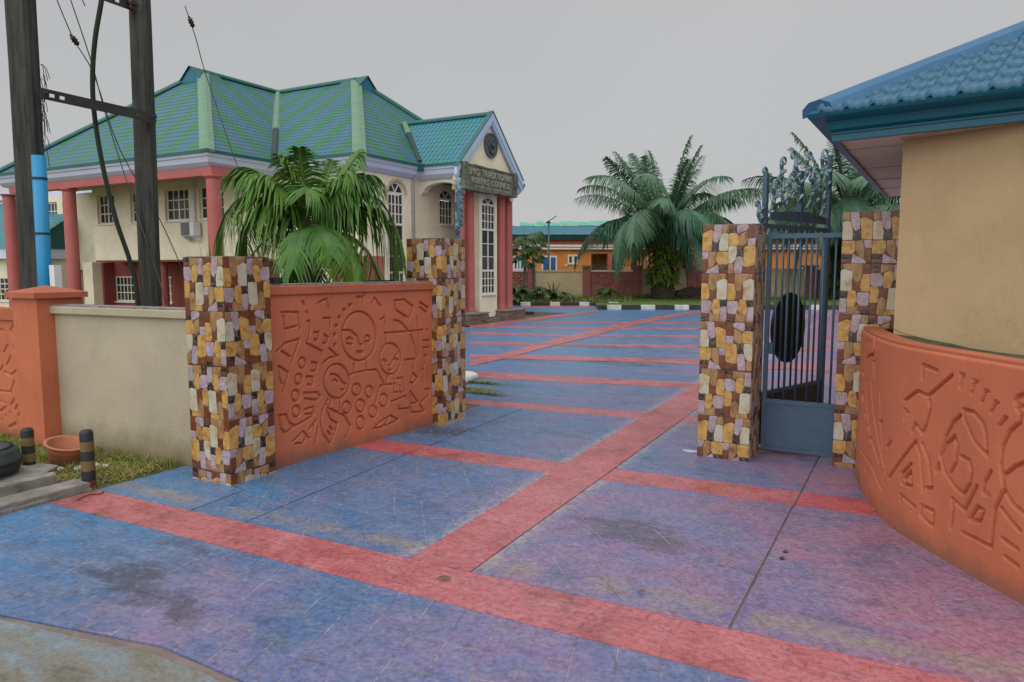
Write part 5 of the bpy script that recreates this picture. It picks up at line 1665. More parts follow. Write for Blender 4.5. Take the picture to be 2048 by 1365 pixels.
eave = [pW, pA, pV, pB, (-17.6, GY0), (GA - .02, GY0)]
sweep('eave_edge', eave, [(.03, ZE + .04), (.03, ZE - .07), (-.05, ZE - .07), (-.05, ZE + .0)], M['teal_edge'], HALL)
sweep('cornice', eave, [(-.01, ZE - .072), (-.05, ZE - .17), (-.10, ZE - .19), (-.16, ZE - .36), (-.30, ZE - .48), (-.36, ZE - .52), (-1.1, ZE - .52), (-1.1, ZE - .10)], M['cornice'], HALL)
sweep('cornice', [(-17.6, GY1), (-17.6, 33.0), (-22, 33.0)], [(.03, ZE + .02), (.0, ZE - .1), (-.16, ZE - .36), (-.36, ZE - .52), (-1.1, ZE - .52), (-1.1, ZE - .10)], M['cornice'], HALL)
m = MB(); m.box(-35.2, -22.3, 18.0, 20.3, ZE - .515, ZE - .47); m.build('veranda_ceiling', M['soffit'], HALL)
m = MB(); m.box(-35.3, -22.0, 17.72, 18.12, 5.62, ZE - .525); m.box(-22.4, -22.002, 18.122, 20.0, 5.64, ZE - .525); m.build('veranda_beam', M['pink_col'], HALL)


# walls with openings
def wall_open(name, mat, O, U, L, z0, z1, th, ops, parent, arches=()):
    O, U = np.array([*O, 0.0]), np.array([*U, 0.0]); N = np.array([U[1], -U[0], 0])
    m = MB()
    def bx(u0, u1, za, zb):
        if u1 - u0 > 1e-4 and zb - za > 1e-4: m.obox(O + U * u0 + np.array([0, 0, za]), U * (u1 - u0), -N * th, (0, 0, zb - za))
    u = 0
    for (a, c, za, zb) in sorted(ops):
        bx(u, a, z0, z1); bx(a, c, z0, za); bx(a, c, zb, z1); u = c
    bx(u, L, z0, z1)
    for (a, c, zs, zt) in arches:
        w = c - a; n = 8
        for side in (0, 1):
            pts = [(a, zt) if side == 0 else (c, zt)]
            for k in range(n + 1):
                t = math.pi / 2 * k / n
                x = (a + c) / 2 + (-1 if side == 0 else 1) * w / 2 * math.cos(t)
                pts.append((x, zs + (zt - zs) * math.sin(t)))
            m.extr([O + U * x + np.array([0, 0, z]) - N * .002 for x, z in pts], -N * (th - .004))
    return m.build(name, M[mat], parent)


_pane = {}


def pane_mesh(w, h, mat='glass'):
    k = (round(w, 3), round(h, 3), mat)
    if k not in _pane:
        m = MB(); m.box(0, w, 0, .008, 0, h); _pane[k] = m.mesh('pane', M[mat])
    return _pane[k]


def window(parent, O, U, w, secs, bar=.042, frame=.07, arch=0.0, inset=.1, mat='win_white', pmat='glass', sill=True, name='window', proud=.0):
    """O: lower left corner on the wall face; secs from the bottom: (height, columns, rows)"""
    O, U = np.array(O, float), np.array([*U, 0.0]); N = np.array([U[1], -U[0], 0]); Z = np.array([0, 0, 1.0])
    O = O - N * (inset - proud)
    h = sum(s[0] for s in secs)
    m = MB(); d = .05
    def bx(u0, u1, za, zb, n0=0.0, n1=d): m.obox(O + U * u0 + Z * za + N * n0, U * (u1 - u0), N * (n1 - n0), Z * (zb - za))
    bx(0, frame, 0, h); bx(w - frame, w, 0, h); bx(frame, w - frame, 0, frame)
    if not arch: bx(frame, w - frame, h - frame, h)
    panes = []
    z = 0
    for i, (sh, nc, nr) in enumerate(secs):
        za = z + (frame if i == 0 else frame * .6); zb = z + sh - (frame if i == len(secs) - 1 else frame * .6)
        if i: bx(frame, w - frame, z - frame * .6, z + frame * .6, .0, d + .006)
        iw = w - 2 * frame
        for c in range(1, nc):
            bw = bar * (1.7 if nc % 2 == 0 and c == nc // 2 else 1)
            u = frame + iw * c / nc; bx(u - bw / 2, u + bw / 2, za, zb, .004, d - .004)
        for r in range(1, nr):
            zz = za + (zb - za) * r / nr; bx(frame, w - frame, zz - bar / 2, zz + bar / 2, .008, d - .008)
        pw, ph = iw / nc, (zb - za) / nr
        for c in range(nc):
            for r in range(nr): panes.append((frame + pw * c + .004, za + ph * r + .004, pw - .008, ph - .008))
        z += sh
    if arch:
        bx(frame, w - frame, h - frame * .6, h + frame * .6, 0, d + .006)
        n = 14
        for k in range(n):
            t0, t1 = math.pi * k / n, math.pi * (k + 1) / n
            q = []
            for t, s in ((t0, 1), (t1, 1), (t1, 1 - 2 * frame / w), (t0, 1 - 2 * frame / w)):
                q.append(O + U * (w / 2 + w / 2 * s * math.cos(t)) + Z * (h + (arch if s == 1 else arch - frame) * math.sin(t)))
            m.extr(q, N * d)
        for a in (62, 118):
            t = math.radians(a); p0 = O + U * (w / 2) + Z * (h + .03); p1 = O + U * (w / 2 + w * .47 * math.cos(t)) + Z * (h + arch * .95 * math.sin(t))
            dr = (p1 - p0) / np.linalg.norm(p1 - p0); sd_ = np.cross(dr, N)
            m.extr([p0 - sd_ * bar * .6, p1 - sd_ * bar * .6, p1 + sd_ * bar * .6, p0 + sd_ * bar * .6], N * (d - .006))
    win = m.build(name, M[mat], parent)
    M4 = Matrix(((U[0], -N[0], 0, 0), (U[1], -N[1], 0, 0), (0, 0, 1, 0), (0, 0, 0, 1)))
    for (u, zz, pw, ph) in panes:
        p = O + U * u + Z * zz + N * .02
        o = bpy.data.objects.new('pane', pane_mesh(pw, ph, pmat)); COL.objects.link(o); o.parent = win
        o.matrix_local = Matrix.Translation(Vector(p)) @ M4
    if arch:
        a = MB(); a.extr([O + N * .012 + U * (w / 2 + (w / 2 - .01) * math.cos(t)) + Z * (h + (arch - .01) * math.sin(t)) for t in np.linspace(0, math.pi, 15)], N * .008)
        o = link('pane', a.mesh('arch_pane', M[pmat]), win)
    if sill:
        s = MB(); s.obox(O - U * .04 + N * (inset - proud - .05) - Z * .055, U * (w + .08), N * .13, Z * .053); s.build('sill', M[mat], win)
    return win


YS = 20.0
ops = []
wins = []
for (xa, xb, ya, yb, nc) in ((331, 376, 379, 439, 4), (399, 446, 372, 434, 4), (196, 228, 394, 449, 4), (262, 305, 387, 444, 4)):
    p, q = PY(xa, yb, YS), PY(xb, ya, YS)
    z0, z1 = 4.30, 5.62
    ops.append((p[0] + 32.9, q[0] + 32.9, z0, z1)); wins.append((p[0], q[0], z0, z1, nc))
wall_open('upper_wall', 'hall_cream', (-32.9, YS), (1, 0), 32.9 - 22.4, 2.68, ZE - .5, .25, ops, HALL)
for (a, c, z0, z1, nc) in wins:
    window(HALL, (a, YS, z0), (1, 0), c - a, [(z1 - z0, nc, 3)], inset=.16)
ops, wins = [], []
for (xa, xb) in ((92, 113), (127, 150)):
    p, q = PY(xa, 450, 21.0), PY(xb, 402, 21.0)
    ops.append((p[0] + 40, q[0] + 40, 4.35, 5.62)); wins.append((p[0], q[0]))
wall_open('upper_wall', 'hall_cream', (-40, 21.0), (1, 0), 6.25, 2.24, ZE - .5, .25, ops, HALL)
for a, c in wins: window(HALL, (a, 21.0, 4.35), (1, 0), c - a, [(1.27, 3, 3)], inset=.14)
# recessed ground floor in maroon, with a cream pier
ops, wins = [], []
for (xa, xb, nc) in ((201, 216, 3), (231, 268, 5), (308, 322, 3), (334, 343, 2)):
    p, q = PY(xa, 590, 21.3), PY(xb, 560, 21.3)
    ops.append((p[0] + 40, q[0] + 40, .75, 1.95)); wins.append((p[0], q[0], nc))
wall_open('ground_floor_wall', 'maroon', (-40, 21.3), (1, 0), 40 - 22.41, 0, 2.9, .25, ops, HALL)
for a, c, nc in wins: window(HALL, (a, 21.3, .75), (1, 0), c - a, [(1.2, nc, 3)], inset=.1)
m = MB(); m.box(-32.9, -22.42, YS + .002, 21.29, 2.60, 2.675); m.build('recess_ceiling', M['maroon'], HALL)
a, c = PY(172, 575, 20.4), PY(191, 575, 20.4)
m = MB(); m.box(a[0], c[0], 20.3, 20.75, 0, 2.598); m.build('pier', M['hall_cream'], HALL)
m = MB(); m.box(c[0] - .3, c[0] + .12, 20.76, 21.29, 0, 2.598); m.build('maroon_pier', M['maroon'], HALL)


def column(x, y, r, z0, z1, cap=.12, capital=True):
    m = MB(); m.lathe([(r * 1.18, z0), (r * 1.18, z0 + .1), (r * 1.03, z0 + .16), (r, z0 + .3), (r * .94, z1 - cap)], (x, y, 0), 28)
    o = m.build('column', M['pink_col'], HALL, True)
    if capital:
        c = MB(); c.lathe([(r * .95, z1 - cap), (r * 1.1, z1 - cap * .7), (r * 1.25, z1 - cap * .35), (r * 1.3, z1), (0, z1)], (x, y, 0), 28); c.build('capital', M['pink_col'], o, True)
    return o


for px in (23, 143, 431):
    p = PY(px, 470, 17.92); column(p[0], 17.92, .265, 0, 5.615)
column(PY(289, 470, 17.92)[0], 17.92, .265, 0, 5.615)
p = PY(325, 560, 20.4); column(p[0], 20.4, .25, 0, 2.598)
# east wall of the first block, south and east walls of the projecting block
ops = [(.55, 1.05, 4.3, 5.62)]
wall_open('upper_wall', 'hall_cream', (-22.4, 20.25), (0, 1), .78, 2.68, ZE - .5, .25, [], HALL)
wall_open('side_wall', 'hall_cream', (-22.39, 21.03), (1, 0), 4.39, 0, ZE - .5, .25, [], HALL)
YT0, YT1 = 22.6, 23.62
Y2a, Y2b = 26.08, 27.15
wall_open('side_wall', 'hall_cream', (-18.0, 21.285), (0, 1), 11.0, 0, ZE - .5, .25,
          [(YT0 - 21.285, YT1 - 21.285, 1.05, 5.72), (Y2a - 21.285, Y2b - 21.285, 4.2, 5.74)], HALL, [(YT0 - 21.285, YT1 - 21.285, 5.26, 5.72), (Y2a - 21.285, Y2b - 21.285, 5.30, 5.74)])
tall = lambda h0: [(1.10, 4, 3), (1.9, 2, 3), (1.21, 4, 3)]
window(HALL, (-18.0, YT0, 1.05), (0, 1), YT1 - YT0, tall(0), arch=.45, inset=.12, sill=False)
window(HALL, (-18.0, Y2a, 4.2), (0, 1), Y2b - Y2a, [(1.10, 4, 3)], arch=.43, inset=.12)
# arched surround of the tall side window
m = MB()
for k in range(16):
    t0, t1 = math.pi * k / 16, math.pi * (k + 1) / 16
    yc, hw = (YT0 + YT1) / 2, (YT1 - YT0) / 2
    m.extr([(-17.998, yc + (hw + o) * math.cos(t), 5.26 + (.46 + o) * math.sin(t)) for t, o in ((t0, .02), (t1, .02), (t1, .12), (t0, .12))], (.035, 0, 0))
m.build('window_arch', M['soffit'], HALL)
m = MB(); m.box(-19.35, -17.85, 20.86, 22.1, 0, 2.78); m.build('red_pier', M['pink_col'], HALL)
# portico
m = MB()
m.extr([(-16.0, GY0 + .25, ZE - .62), (-16.0, GY1 - .25, ZE - .62), (-16.0, GY1 - .25, ZE - .05), (-16.0, GYC, GZ - .12), (-16.0, GY0 + .25, ZE - .05)], (-.25, 0, 0)); m.build('gable_wall', M['hall_cream'], HALL)
for s in (-1, 1):
    yo = GY0 - .12 if s < 0 else GY1 + .12
    a = np.array([GA + .06, yo, ZE - .16]); c = np.array([GA + .06, GYC, GZ + .10])
    m = MB(); m.extr([a, c, c - [0, 0, .36], a - [0, -.0, .30]], (-.14, 0, 0)); m.extr([a - [.04, 0, .305], c - [.04, 0, .365], c - [.04, 0, .50], a - [.04, s * .10, .44]], (-.1, 0, 0)); m.build('rake_board', M['rake'], HALL)
    m = MB(); m.extr([a + [.03, 0, .0], c + [.03, 0, .0], c + [.03, 0, .05], a + [.03, 0, .05]], (-.2, 0, 0)); m.build('rake_edge', M['teal_edge'], HALL)
# arched beam on the near side of the portico
n = 12; pts = [(-18.0, ZE - .5), (-18.0, 5.30)]
for k in range(n + 1):
    t = math.pi * k / n; pts.append((-16.95 - .88 * math.cos(t), 5.42 + .36 * math.sin(t)))
pts += [(-16.0, 5.30), (-16.0, ZE - .5)]
for yb in (GY0 + .45, GY1 - .75):
    m = MB()
    for (xa, za), (xb, zb) in zip(pts[1:-1], pts[2:-1]):
        if xb - xa > 1e-4: m.extr([(xa, yb, za), (xb, yb, zb), (xb, yb, ZE - .5), (xa, yb, ZE - .5)], (0, .3, 0))
    m.build('arched_beam', M['hall_cream'], HALL)
for y in (25.08, 25.8, 28.42, 29.08): column(-16.32, y, .205, .48, 5.5, .06)
for ya, yb in ((24.96, 26.1), (28.1, 29.19)):
    m = MB(); m.box(-16.62, -16.02, ya, yb, 5.5, ZE - .6); m.build('column_head', M['hall_cream'], HALL)
m = MB(); m.box(-17.7, -16.25, GY0 + .76, GY1 - .3, ZE - .51, ZE - .46); m.build('portico_ceiling', M['soffit'], HALL)
pa, pb = PX(963.5, 590, -16.2), PX(990.5, 585, -16.2)
wall_open('window_bay', 'hall_cream', (-16.2, pa[1] - .16), (0, 1), pb[1] - pa[1] + .32, .2, 5.5, .8, [(.16, .16 + pb[1] - pa[1], 1.2, 5.40)], HALL, [(.16, .16 + pb[1] - pa[1], 5.05, 5.40)])
window(HALL, (-16.2, pa[1], 1.2), (0, 1), pb[1] - pa[1], [(1.02, 4, 3), (1.75, 2, 3), (1.06, 4, 3)], arch=.35, inset=.06, sill=True, bar=.035)
# stone plinths with ledge stones, step and downpipe
for ya, yb, x1 in ((24.6, 26.12, -15.62), (27.76, 29.4, -15.62)):
    m = MB(); m.box(-17.9, x1, ya, yb, 0, .44); pl = m.build('plinth', M['plinth_stone'], HALL)
    m = MB(); m.box(-17.95, x1 + .06, ya - .06, yb + .06, .442, .495); m.build('plinth_cap', M['concrete'], pl)
    r = random.Random(int(ya))
    for face in ('E', 'S'):
        z = .02
        while z < .40:
            hh = r.uniform(.05, .09); L = (yb - ya) if face == 'E' else 2.2; u = 0
            while u < L - .05:
                w = min(r.uniform(.18, .5), L - u); d = r.uniform(.01, .05)
                m = MB()
                if face == 'E': m.box(x1, x1 + d, ya + u + .006, ya + u + w - .006, z, min(z + hh - .008, .436))
                else: m.box(x1 - u - w + .006, x1 - u - .006, ya - d, ya, z, min(z + hh - .008, .436))
                m.build('ledge_stone', M['plinth_stone'], pl)
                u += w
            z += hh
m = MB(); m.box(-17.9, -15.95, 26.2, 27.69, 0, .16); m.build('step', M['concrete'], HALL)
p = PX(826, 430, -17.95)
m = MB(); m.tube([(-17.93, p[1], 0), (-17.93, p[1], ZE - .62), (-17.75, p[1] + .1, ZE - .4)], .06, 10); m.build('downpipe', M['pipe_grey'], HALL, True)
m = MB(); m.box(-17.72, -17.5, GY0 - .18, GY0 + .06, ZE - .22, ZE + .06); m.build('hopper', M['teal_edge'], HALL)
p = PY(388, 390, 19.95)
m = MB(); m.box(p[0] - .09, p[0] + .09, 19.86, 19.999, 3.9, ZE - .52); m.build('pipe_box', M['white_trim'], HALL)
# carved roundel on the gable
EM = MB(); yc, zc, R = 26.95, 7.48, .52
EM.extr([(-15.999, yc + R * math.cos(t), zc + R * math.sin(t)) for t in np.linspace(0, 2 * math.pi, 37)[:-1]], (.05, 0, 0))
for k in range(36):
    t0, t1 = 2 * math.pi * k / 36, 2 * math.pi * (k + 1) / 36
    EM.extr([(-15.949, yc + q * math.cos(t), zc + q * math.sin(t)) for t, q in ((t0, .46), (t1, .46), (t1, .52), (t0, .52))], (.03, 0, 0))
EM.build('roundel', M['emblem'], HALL)
m = MB()
m.tube([(-15.93, yc - .22, zc + .2), (-15.92, yc - .2, zc - .05), (-15.92, yc - .05, zc - .3), (-15.92, yc + .12, zc - .36)], [.03, .05, .05, .03], 8)
m.tube([(-15.93, yc - .08, zc + .24), (-15.91, yc + .0, zc + .02), (-15.91, yc + .1, zc - .1), (-15.92, yc + .26, zc + .05)], [.04, .07, .06, .03], 8)
m.tube([(-15.93, yc + .08, zc + .3), (-15.92, yc + .13, zc + .2), (-15.92, yc + .26, zc + .22)], [.03, .05, .02], 8)
m.build('roundel_carving', M['emblem'], HALL, True)

# the carved sign
SG = thing('carved_sign', 'mossy grey carved stone sign lettered UYO TRADITIONAL RULERS COUNCIL over the portico', 'sign', (-15.7, 27.1, 5.5))
sy0, sy1, sz0, sz1, sx = 24.36, 28.72, 5.49, 6.43, -15.70
m = MB(); m.box(-15.998, sx, sy0, sy1, sz0, sz1); m.build('board', M['sign_stone'], SG)
r = random.Random(3)
for ya, yb in ((sy0 - .02, sy0 + .26), (sy1 - .3, sy1 + .02)):
    z = sz0 - .05
    while z < sz1:
        h = r.uniform(.12, .3); m = MB(); m.box(-16.0, sx + r.uniform(.05, .12), ya + r.uniform(0, .03), yb - r.uniform(0, .05), z, min(z + h - .01, sz1 + .06)); m.build('end_stone', M['sign_stone'], SG); z += h
y = sy0 + .28
while y < sy1 - .3:
    w = r.uniform(.2, .5); e_ = min(y + w - .02, sy1 - .31)
    m = MB(); m.box(-16.0, sx + r.uniform(.02, .06), y, e_, sz0 - r.uniform(.02, .07), sz0 + .08); m.build('edge_stone', M['sign_stone'], SG)
    m = MB(); m.box(-16.0, sx + r.uniform(.0, .05), y, e_, sz1 - .03, sz1 + r.uniform(.01, .05)); m.build('edge_stone', M['sign_stone'], SG); y += w


def letters(text, y0, y1, z, h, parent, mat, x):
    dg = None; meshes = []
    for ch in text:
        if ch == ' ': meshes.append(None); continue
        cu = bpy.data.curves.new('letter', 'FONT'); cu.body = ch; cu.size = 1.0; cu.extrude = .06; cu.offset = .018; cu.resolution_u = 3
        ob = bpy.data.objects.new('tmp', cu); COL.objects.link(ob)
        dg = bpy.context.evaluated_depsgraph_get(); dg.update()
        me = bpy.data.meshes.new_from_object(ob.evaluated_get(dg))
        bpy.data.objects.remove(ob); me.name = 'letter'
        me.materials.clear(); me.materials.append(mat)
        xs = [v.co.x for v in me.vertices]
        meshes.append((me, min(xs), max(xs)))
    adv = [(.32 if q is None else q[2] - q[1] + .11) for q in meshes]
    sx_ = (y1 - y0) / sum(adv); cur = y0
    sh = h / .73
    for q, a in zip(meshes, adv):
        if q:
            o = bpy.data.objects.new('letter', q[0]); COL.objects.link(o); o.parent = parent
            M4 = Matrix(((0, 0, .6, x), (sx_, 0, 0, cur - q[1] * sx_), (0, sh, 0, z), (0, 0, 0, 1)))
            o.matrix_local = Matrix.Translation(-parent.location) @ M4
        cur += a * sx_


letters('UYO TRADITIONAL', 24.74, 28.34, 6.04, .29, SG, M['sign_letter'], sx + .01)
letters("RULERS' COUNCIL", 24.98, 28.16, 5.73, .25, SG, M['sign_letter'], sx + .01)
m = MB(); y = 25.3
while y < 28.1:         # the third line is worn past reading: stumps of letters
    h = r.uniform(.09, .14); m.box(sx, sx + .03, y, y + .028, 5.555, 5.555 + h)
    if r.random() < .6: m.box(sx, sx + .03, y + .03, y + .09, 5.555 + r.choice((0, .05, h - .03)), 5.555 + r.choice((0, .05, h - .03)) + .026)
    y += r.choice((.11, .12, .2))
m.build('worn_lettering', M['sign_letter'], SG, kind='stuff')

# air conditioner
p = PY(378, 458, 19.75)
AC = thing('air_conditioner', 'white air conditioner outdoor unit on brackets under the upper windows of the hall', 'air conditioner', (p[0], 19.8, p[2]))
x0, z0 = PY(361, 470, 19.55)[0], 3.62
m = MB(); m.box(x0, x0 + .80, 19.55, 19.9, z0, z0 + .58); bevel(m.build('casing', M['ac_white'], AC), .02)
m = MB(); m.box(x0 + .03, x0 + .56, 19.543, 19.549, z0 + .03, z0 + .55); m.build('front_grille', M['ac_grille'], AC)
m = MB(); m.extr([(x0 + .29 + .245 * math.cos(t), 19.542, z0 + .29 + .245 * math.sin(t)) for t in np.linspace(0, 2 * math.pi, 25)[:-1]], (0, -.012, 0)); m.build('fan_grille', M['ac_grille'], AC)
m = MB()
for xx in (x0 + .1, x0 + .66): m.box(xx, xx + .05, 19.55, 19.998, z0 - .05, z0 - .002); m.extr([(xx, 19.998, z0 - .05), (xx, 19.998, z0 - .28), (xx, 19.6, z0 - .05)], (.03, 0, 0))
m.build('bracket', M['ac_white'], AC)

# lower annex at the far left
AX = thing('annex_building', 'single-storey cream annex with a sea-green roof behind the left columns of the hall', 'building', (-36, 17.5, 0))
e = FD(44, 497, 33.5)
ex, ey, ez = e[0], e[1], e[2]
m = MB(); m.box(ex - 12, ex - .3, ey + .5, ey + 6, 0, ez - .35); m.build('wall', M['hall_cream'], AX)
m = MB(); m.box(ex - 12, ex, ey, ey + 6.4, ez - .46, ez); m.build('fascia_board', M['cornice'], AX)
roof_slope('roof_slope', [(ex - 12, ey - .05, ez), (ex + .05, ey - .05, ez), (ex - .2, ey + 4.0, ez + 2.7), (ex - 12, ey + 4.0, ez + 2.7)], M['roof3'], AX)
m = MB(); m.face([(ex + .05, ey - .05, ez), (ex + .05, ey + 6.4, ez), (ex - .2, ey + 4.0, ez + 2.7)]); m.build('roof_end', M['teal_edge'], AX)
m = MB(); m.box(ex - 12, ex + .4, ey + 4.1, ey + 4.6, ez + 2.3, ez + 2.9); m.build('upper_band', M['hall_cream'], AX)
m = MB(); m.box(ex - 12, ex + .5, ey + 3.9, ey + 4.7, ez + 2.9, ez + 3.35); m.build('upper_cornice', M['cornice'], AX)
q0, q1 = PY(-22, 604, ey + .5), PY(23, 560, ey + .5)
window(AX, (q0[0], ey + .5, .75), (1, 0), q1[0] - q0[0], [(1.15, 5, 4)], inset=.0, proud=.03)
# ================================================================== FAR SIDE OF THE YARD
DW = 53.6                                     # distance of the far wall
R3, F3 = np.array([math.cos(YAW), math.sin(YAW), 0]), np.array([-math.sin(YAW), math.cos(YAW), 0])
s2 = lambda x, D=DW: (x - 1024.0) / FPX * D / math.cos(PITCH) * .995
def fx(px, D): p = FD(px, 560, D); return float(p @ R3)
def fp(px, D, z=0.0): return R3 * fx(px, D) + F3 * D + np.array([0, 0, z])
def fz(y, D): return float(FD(1024, y, D)[2])


def fbox(m, pa, pb, D0, D1, z0, z1, Dref=None):
    """box facing the gate: image columns pa..pb at distance D0, running back to D1"""
    Dr = Dref or D0
    a, b_ = fx(pa, Dr), fx(pb, Dr)
    return m.obox(R3 * a + F3 * D0 + np.array([0, 0, z0]), R3 * (b_ - a), F3 * (D1 - D0), (0, 0, z1 - z0))


BW = thing('boundary_wall', 'long far boundary wall of cream panels and carved maroon panels between maroon pilasters', 'wall', tuple(fp(1300, DW)))
zt = {'c': 2.10, 'm': 2.14}
segs = [('m', 960, 1055), ('p', 1055, 1070), ('c', 1070, 1166), ('p', 1166, 1181), ('m', 1181, 1266), ('p', 1266, 1283), ('c', 1283, 1375), ('p', 1375, 1393), ('m', 1393, 1478), ('p', 1478, 1495), ('c', 1495, 1612), ('p', 1612, 1634),
        ('m', 1634, 1720), ('p', 1720, 1738), ('c', 1738, 1830), ('p', 1830, 1848), ('m', 1848, 1940)]
for i, (k, a, b_) in enumerate(segs):
    if k == 'p':
        m = MB(); fbox(m, a, b_, DW - .18, DW + .3, 0, 2.42); m.build('pilaster', M['far_maroon'], BW)
        m = MB(); fbox(m, a - 3.5, b_ + 3.5, DW - .3, DW + .4, 2.42, 2.56); m.build('pilaster_cap', M['coping_stone'], BW)
    else:
        dz = .12 if a > 1270 else 0
        m = MB(); fbox(m, a + .2, b_ - .2, DW, DW + .2, 0, 2.08 + dz); m.build('panel', M['far_cream' if k == 'c' else 'far_maroon'], BW)
        m = MB(); fbox(m, a + .2, b_ - .2, DW - .06, DW + .25, 2.08 + dz, 2.2 + dz); m.build('coping', M['far_cream'] if k == 'c' else M['white_trim'], BW)
        if k == 'm':
            u0, u1 = fx(a, DW) + .1, fx(b_, DW) - .1
            us = np.arange(u0, u1, .035); vs = np.arange(.1, 2.0, .035)
            UU, VV = np.meshgrid(us, vs, indexing='ij'); r = random.Random(i)
            cs = []
            for q in range(46):
                cx, cy, t, rr = r.uniform(u0 + .2, u1 - .2), r.uniform(.3, 1.85), r.uniform(0, 6.28), r.uniform(.08, .3)
                nn = r.choice((2, 3, 5, 9, 12)); st = r.choice((.35, .6, .9, 1.57))
                cs.append([(cx + rr * math.cos(t + w * st), cy + rr * math.sin(t + w * st)) for w in range(nn)])
            H = relief_field(UU, VV, cs, .045, [], [])
            relief_grid('carved_face', us, vs, H, .05, lambda U, V, D: R3 * U[..., None] + F3 * (DW - .05 + D)[..., None] + np.array([0, 0, 1.0]) * V[..., None], M['far_maroon'], BW)

# razor wire on the wall
for j, (a, b_) in enumerate(((1184, 1266), (1388, 1478), (1640, 1716))):
    pts = []; u0, u1 = fx(a, DW), fx(b_, DW); n = 150
    for k in range(n):
        f = k / n; t = f * 2 * math.pi * 13
        pts.append(R3 * (u0 + (u1 - u0) * f + .12 * math.cos(t)) + F3 * (DW + .1 + .22 * math.sin(t)) + np.array([0, 0, 2.42 + .22 * math.cos(t * 1.0 + 1.2)]))
    m = MB(); m.tube(pts, .012, 4, False)
    setp(m.build('razor_wire', M['wire'], None), ('coil of razor wire on the carved maroon panel left of the big oil palm', 'coil of razor wire on the wall just left of the free-standing pillar', 'coil of razor wire on the wall seen through the barred gate')[j], 'razor wire')

# lawns and beds
m = MB(); m.prism([tuple(fp(1197, 41.0)[:2]), tuple(fp(1950, 41.0)[:2]), tuple(fp(1950, 53.5)[:2]), tuple(fp(1275, 53.5)[:2]), tuple(fp(1190, 46)[:2])], 0, .2)
o = m.build('lawn', M['lawn']); setp(o, kind='structure')
m = MB(); m.prism([tuple(fp(935, 45.2)[:2]), tuple(fp(1228, 45.2)[:2]), tuple(fp(1262, 53.5)[:2]), tuple(fp(935, 53.5)[:2])], 0, .17)
o = m.build('planting_bed', M['soil']); setp(o, kind='structure')


def far_quad(ax, bx, D0, D1):
    def f(n):
        u = nrng.random(n); v = nrng.random(n); D = D0 + (D1 - D0) * v
        return (F3[None, :2] * D[:, None] + R3[None, :2] * ((ax + (bx - ax) * u - 1024) / FPX * D)[:, None])
    return f


blades('lawn_grass', 14000, far_quad(1205, 1900, 41.3, 53.3), M['grass'], .02, .05, .035, .8, label='clipped grass of the lawn under the oil palms', cat='grass', zc=.2)
blades('bed_weeds', 2600, far_quad(1030, 1262, 45.6, 53.3), M['grass'], .1, .4, .05, .9, label='rough weeds in the planting bed along the far wall', cat='weeds', zc=.17)
blades('wall_foot_grass', 1500, far_quad(1240, 1400, 52.3, 53.4), M['grass'], .15, .5, .05, .9, label='tall grass along the foot of the far wall', cat='grass', zc=.2)

# painted kerbs: black and white blocks, one by one
kb = thing('painted_kerb', 'black and white painted kerb in front of the lawn with the oil palms', 'kerb', tuple(fp(1197, 40.7)))
u = fx(1197, 40.7); col = ['kerb_black', 'kerb_white']; i = 0; end = fx(1900, 40.7)
lens = {'kerb_black': 1.08, 'kerb_white': .82}
while u < end:
    c = col[i % 2]; L = lens[c] * (.46 if i == 0 else 1)
    m = MB(); m.obox(R3 * (u + .006) + F3 * 40.7 + np.array([0, 0, 0]), R3 * (L - .012), F3 * .3, (0, 0, .27)); bevel(m.build('kerb_block', M[c], kb), .025)
    u += L; i += 1
kb = thing('painted_kerb', 'black and white painted kerb in front of the planting bed beside the portico', 'kerb', tuple(fp(1041, 44.9)))
u = fx(1041, 44.9); end = fx(1232, 44.9); i = 1
while u < end:
    c = col[i % 2]; L = (1.18 if c == 'kerb_black' else .64)
    m = MB(); m.obox(R3 * (u + .006) + F3 * 44.9, R3 * (L - .012), F3 * .3, (0, 0, .24)); bevel(m.build('kerb_block', M[c], kb), .025)
    u += L; i += 1
a, b_ = fp(1228, 45.3), fp(1268, 49); d = (b_ - a)
m = MB(); m.obox(a, d, np.array([-d[1], d[0], 0]) / np.linalg.norm(d) * .3, (0, 0, .25)); setp(m.build('black_kerb', M['kerb_black']), 'black kerb slanting back between the planting bed and the lawn', 'kerb')
m = MB(); a = fp(1048, 36.5); m.obox(a, R3 * .5, F3 * .2, (0, 0, .15)); m.obox(a + R3 * .02 + F3 * -.004, R3 * .14, F3 * .204, (0, 0, .154)); setp(m.build('kerb_scrap', M['kerb_black']), 'loose black kerb piece lying by the portico plinth', 'kerb')

